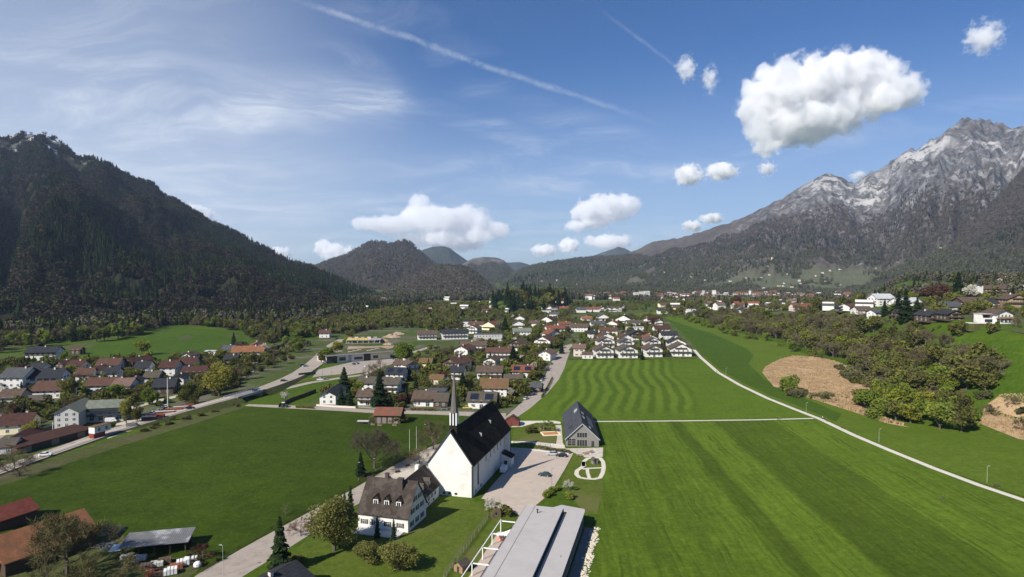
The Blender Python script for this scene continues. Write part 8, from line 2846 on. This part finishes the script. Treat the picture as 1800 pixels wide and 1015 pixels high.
fill([(1690, 640), (1735, 640), (1740, 690), (1700, 690), (1680, 668)], 16, [('bare', 2), ('olive', 3)], 12, 17, 'at the right end of the wood', 'right end of the wood', 18, 5, False, (1.1, 1.5), road=0)
fill([(495, 722), (430, 712), (370, 728), (300, 748), (240, 768), (240, 760), (300, 740), (370, 720), (420, 708)], 14, [('scrub', 3), ('shrub', 1)], 2, 4, 'on the rough road bank', 'scrub on the rough road bank', 23, 4, False, (1.0, 1.8), road=4)

# woods of the valley floor, too far to count
def region(poly, n, seed, thr=None, sc_=120, keep=None):
 P = [G(*p) for p in poly]
 out_ = [(p.x, p.y) for p in P]
 r = np.random.RandomState(seed)
 q = np.stack([r.uniform(min(p[0] for p in out_), max(p[0] for p in out_), n * 3), r.uniform(min(p[1] for p in out_), max(p[1] for p in out_), n * 3)], 1)
 q = q[inside(out_, q)]
 if thr:
  q = q[fbm(q[:, 0] / sc_, q[:, 1] / sc_, seed, 3) > thr]
 ok = np.ones(len(q), bool)
 for a in TOWN:
  ok &= (np.abs(q[:, 0] - a[0]) > 11) | (q[:, 1] > a[1] + 8) | (q[:, 1] < a[1] - 45)
 q = q[ok][:n]
 return np.stack([q[:, 0], q[:, 1], T(q[:, 0], q[:, 1])], 1)


def clear_of(P, pad=1.5, front=6.0):
 return np.array([p for p in P if clear(p[0], p[1], pad, front) and off_road(p[0], p[1], 7)])


# order: far spruce x2, far brown, far green, far grey, green, olive, bare, spruce, shrub
woods('wooded_belt', clear_of(region([(470, 606), (560, 590), (620, 586), (700, 574), (745, 572), (800, 556), (870, 545), (820, 536), (700, 540), (600, 556), (500, 573), (430, 592)], 1500, 61)), 'wooded belt between the hill meadow and the middle village', (0, 0, 0, 0, 0, 4, 6, 5, 1, 1), 9, 16, 61, .3)
woods('village_bushes', np.concatenate([clear_of(region(MID, 1300, 71), .2, 5), clear_of(region(CHAL, 700, 72), .2, 6), clear_of(region(LEFTV, 900, 73), .2, 6)]), 'garden bushes, hedges and small trees between the village houses', (0, 0, 0, 0, 0, 4, 5, 4, 1, 4), 2.6, 9.0, 71, .2)
woods('village_back_trees', clear_of(region([(600, 602), (640, 577), (700, 577), (745, 580), (790, 584), (840, 570), (900, 562), (1000, 556), (1000, 547), (880, 545), (800, 556), (700, 560), (610, 575)], 520, 69), 1.0, 4), 'loose trees behind the highest houses of the middle village', (0, 0, 0, 0, 0, 4, 6, 5, 1, 2), 6, 13, 69, .3)
woods('mountain_foot_trees', region([(-140, 628), (60, 618), (95, 606), (190, 600), (268, 587), (290, 571), (240, 566), (60, 584), (-140, 600)], 330, 62), 'broadleaf trees at the foot of the dark mountain', (0, 0, 0, 0, 0, 4, 6, 4, 3, 0), 15, 23, 62, .3)
woods('meadow_top_trees', region([(290, 571), (360, 576), (480, 590), (520, 584), (600, 562), (560, 558), (430, 566), (330, 562)], 520, 63), 'trees along the top edge of the hill meadow', (0, 0, 0, 0, 0, 3, 6, 5, 2, 0), 11, 18, 63, .3)
woods('knoll_foot_trees', clear_of(region([(862, 562), (900, 556), (960, 557), (1000, 553), (1000, 543), (930, 549), (868, 551)], 90, 64)), 'leafing trees along the foot of the spruce knoll', (0, 0, 0, 0, 0, 4, 4, 2, 0, 1), 10, 15, 64, .3)
woods('terrace_garden_trees', clear_of(region([(1500, 578), (1560, 545), (1640, 520), (1720, 510), (1900, 500), (1900, 560), (1800, 590), (1690, 592), (1600, 585)], 330, 65), 1.0, 22), 'garden trees among the terrace houses on the right', (0, 0, 0, 0, 0, 4, 5, 4, 2, 5), 5, 11, 65, .3)
woods('hilltop_trees', clear_of(region([(1600, 520), (1680, 505), (1720, 500), (1900, 490), (1900, 500), (1760, 508), (1700, 515), (1640, 528)], 130, 66), 1.5, 14), 'tall trees on the hilltop behind the hotels', (0, 0, 0, 0, 0, 1, 4, 4, 3, 0), 14, 22, 66, .3)
woods('town_edge_trees', clear_of(region([(1165, 557), (1290, 549), (1400, 548), (1530, 544), (1530, 530), (1400, 532), (1160, 534)], 620, 67), 1.5, 6), 'trees between the houses at the near edge of the town', (0, 0, 0, 0, 0, 3, 6, 6, 2, 1), 11, 19, 67, .3)
woods('green_strip_trees', clear_of(region([(1005, 553), (1100, 550), (1165, 548), (1160, 534), (1010, 534), (1000, 545)], 200, 68), 1.5, 6), 'trees behind the houses beyond the green strip', (0, 0, 0, 0, 0, 3, 5, 4, 1, 0), 8, 14, 68, .3)
woods('valley_woods', region([(560, 549), (640, 541), (760, 532), (880, 527), (1000, 527), (1160, 530), (1160, 516), (1000, 513), (820, 513), (700, 517), (600, 530)], 9000, 51, .36), 'mixed woods on the valley floor behind the knoll', (0.16, 0.12, 0.3, 0.25, 0.2), 11, 20, 51, .3)
woods('town_trees', region([(1150, 533), (1600, 532), (2000, 512), (2000, 507), (1500, 508), (1150, 508), (1000, 510), (1000, 516)], 12000, 52, .44, 90), 'trees filling the gaps of the far town', (0.12, 0.08, 0.3, 0.25, 0.3), 9, 17, 52, .3)
woods('foothill_trees', region([(-300, 628), (0, 604), (120, 597), (250, 582), (300, 573), (430, 578), (520, 575), (640, 556), (640, 549), (500, 566), (430, 570), (250, 572), (0, 590), (-300, 600)], 1500, 53), 'mixed trees along the foot of the dark mountain', (0.2, 0.2, 0.25, 0.3, 0.1), 15, 24, 53, .3)
# ------------------------------------------------------------------ fair-weather clouds, far above and outside the haze
def cloud(yv, blobs, label, dens=1.0, rag=1.0, cut=None, seed=0):
 """blobs: seen direction and half sizes; the cloud floats at its own distance, as deep as it is wide"""
 u = yv / FPX
 cx = sum(b[0] for b in blobs) / len(blobs)
 cy = sum(b[1] for b in blobs) / len(blobs)
 c0 = atY(cx, cy, yv)
 S = max(max(b[2], b[3]) for b in blobs) * u
 r = random.Random(seed)
 E = []
 for (px, py, rx, ry) in blobs:
  p = atY(px, py, yv) - c0
  E.append((p.x, r.uniform(-0.25, 0.25) * rx * u, p.z, rx * u, rx * u * 0.95, ry * u))
 bm = bmesh.new()
 for (x, y, z, a, b, c) in E:
  g = bmesh.ops.create_icosphere(bm, subdivisions=3, radius=1.0)
  for v in g['verts']:
   v.co = Vector((x + v.co.x * a * 1.3, y + v.co.y * b * 1.3, z + v.co.z * c * 1.3))
 me = bpy.data.meshes.new('cloud')
 bm.to_mesh(me)
 bm.free()
 m = bpy.data.materials.new('cloud_vapour')
 m.use_nodes = True
 t = NT(m.node_tree)
 for nd in list(t.t.nodes):
  t.t.nodes.remove(nd)
 co = t.n('ShaderNodeTexCoord').outputs['Object']
 big = t.n('ShaderNodeTexNoise', i_Scale=2.6 / S, i_Detail=9.0, i_Roughness=0.62)
 t.l(t.v('ADD', co, (seed * 311.0, 0, 0)), big.inputs['Vector'])
 d = None
 for (x, y, z, a, b, c) in E:
  q = t.v('MULTIPLY', t.v('SUBTRACT', co, (x, y, z)), (1 / a, 1 / b, 1 / c))
  e = t.m('SUBTRACT', 1.0, t.v('LENGTH', q, out=1))
  d = e if d is None else t.m('SMOOTH_MAX', d, e, 0.12)
 d = t.m('ADD', d, t.m('MULTIPLY', t.m('SUBTRACT', big.outputs[0], 0.56), 2.6 * rag))
 den = t.m('MULTIPLY', t.ss(d, 0.0, 0.22 / dens), 6.5 * dens / S)
 pv = t.n('ShaderNodeVolumeScatter')
 pv.inputs['Color'].default_value = (1, 1, 1, 1)
 pv.inputs['Anisotropy'].default_value = 0.05
 t.l(den, pv.inputs['Density'])
 o = t.n('ShaderNodeOutputMaterial')
 t.l(pv.outputs[0], o.inputs['Volume'])
 m.cycles.volume_step_rate = 0.45
 me.materials.append(m)
 ob = link('cloud', me, None, c0)
 rm = ob.modifiers.new('one skin', 'REMESH')
 rm.mode = 'VOXEL'
 rm.voxel_size = S * 0.12
 return tag(ob, label, 'cloud', 'white clouds in the sky')


cloud(7600, [(1390, 165, 80, 58), (1345, 180, 50, 50), (1350, 232, 42, 44), (1405, 215, 85, 48), (1455, 195, 75, 50), (1450, 135, 72, 42), (1500, 122, 65, 38),
    (1545, 140, 62, 46), (1572, 158, 48, 36), (1528, 180, 52, 36), (1342, 128, 18, 22)], 'big heaped white cloud above the rocky massif', 1.0, 0.8, seed=1)
cloud(15000, [(740, 354, 26, 22), (738, 378, 45, 24), (690, 396, 75, 18), (765, 390, 65, 30), (822, 390, 58, 32), (862, 402, 34, 20), (790, 420, 85, 22), (722, 424, 34, 17), (648, 394, 36, 12)],
  'wide heaped cloud standing over the twin wooded peaks', 0.9, 0.8, seed=2)
cloud(15000, [(1060, 366, 52, 26), (1095, 362, 40, 24), (1030, 376, 30, 20), (1014, 398, 24, 13), (1045, 390, 34, 14)], 'rounded cloud with a ragged tail in mid sky', 0.9, 0.8, seed=3)
cloud(15000, [(1070, 425, 46, 15)], 'low flat cloud just above the pale far peak', 0.8, 0.9, seed=4)
cloud(15000, [(1000, 432, 20, 16)], 'small puff low over the valley gap, right of two', 0.8, 0.9, seed=5)
cloud(15000, [(956, 440, 24, 13)], 'small puff low over the valley gap, left of two', 0.8, 0.9, seed=6)
cloud(15000, [(592, 444, 34, 18), (568, 434, 18, 15)], 'low cloud behind the left shoulder of the twin peaks', 0.8, 0.9, seed=7)
cloud(15000, [(345, 378, 36, 20)], 'cloud peeping over the ridge of the dark mountain', 0.9, 0.9, seed=8)
cloud(15000, [(490, 446, 24, 14)], 'tiny cloud low on the ridge of the dark mountain', 0.8, 0.9, seed=9)
cloud(9000, [(1210, 308, 27, 22)], 'small puffy cloud, left one of a pair below the big cloud', 0.9, 0.9, seed=10)
cloud(9000, [(1268, 301, 30, 18)], 'small puffy cloud, right one of a pair below the big cloud', 0.9, 0.9, seed=11)
cloud(9000, [(1218, 398, 20, 11), (1251, 384, 21, 10)], 'slanting pair of joined puffs over the long ridge', 0.8, 1.0, seed=12)
cloud(9000, [(1347, 297, 17, 15)], 'faint little puff right below the big cloud', 0.45, 1.0, seed=13)
cloud(7600, [(1205, 122, 21, 26)], 'thin wispy cloud left of the big cloud, left of two', 0.4, 1.1, seed=14)
cloud(7600, [(1249, 138, 16, 28)], 'thin wispy cloud left of the big cloud, right of two', 0.4, 1.1, seed=15)
cloud(7600, [(1728, 68, 34, 34)], 'thin wispy cloud high in the top right corner', 0.4, 1.1, seed=16)
cloud(9000, [(1510, 310, 18, 11)], 'faint puff beside the pale lower summit', 0.45, 1.0, seed=17)
# ------------------------------------------------------------------ air
def haze_box():
 mb = MB()
 mb.box(-5600, 7200, -700, 12000, -60, 1450)
 m = bpy.data.materials.new('haze')
 m.use_nodes = True
 t = NT(m.node_tree)
 for nd in list(t.t.nodes):
  t.t.nodes.remove(nd)
 pv = t.n('ShaderNodeVolumePrincipled', i_Density=HAZE, i_Color=(0.56, 0.73, 1.0, 1), i_Anisotropy=0.1)
 o = t.n('ShaderNodeOutputMaterial')
 t.l(pv.outputs[0], o.inputs['Volume'])
 m.cycles.homogeneous_volume = True
 ob = mb.obj('haze', m)
 tag(ob, 'thin blue haze filling the valley air', 'haze', kind='stuff')


HAZE = 3.6e-5
haze_box()
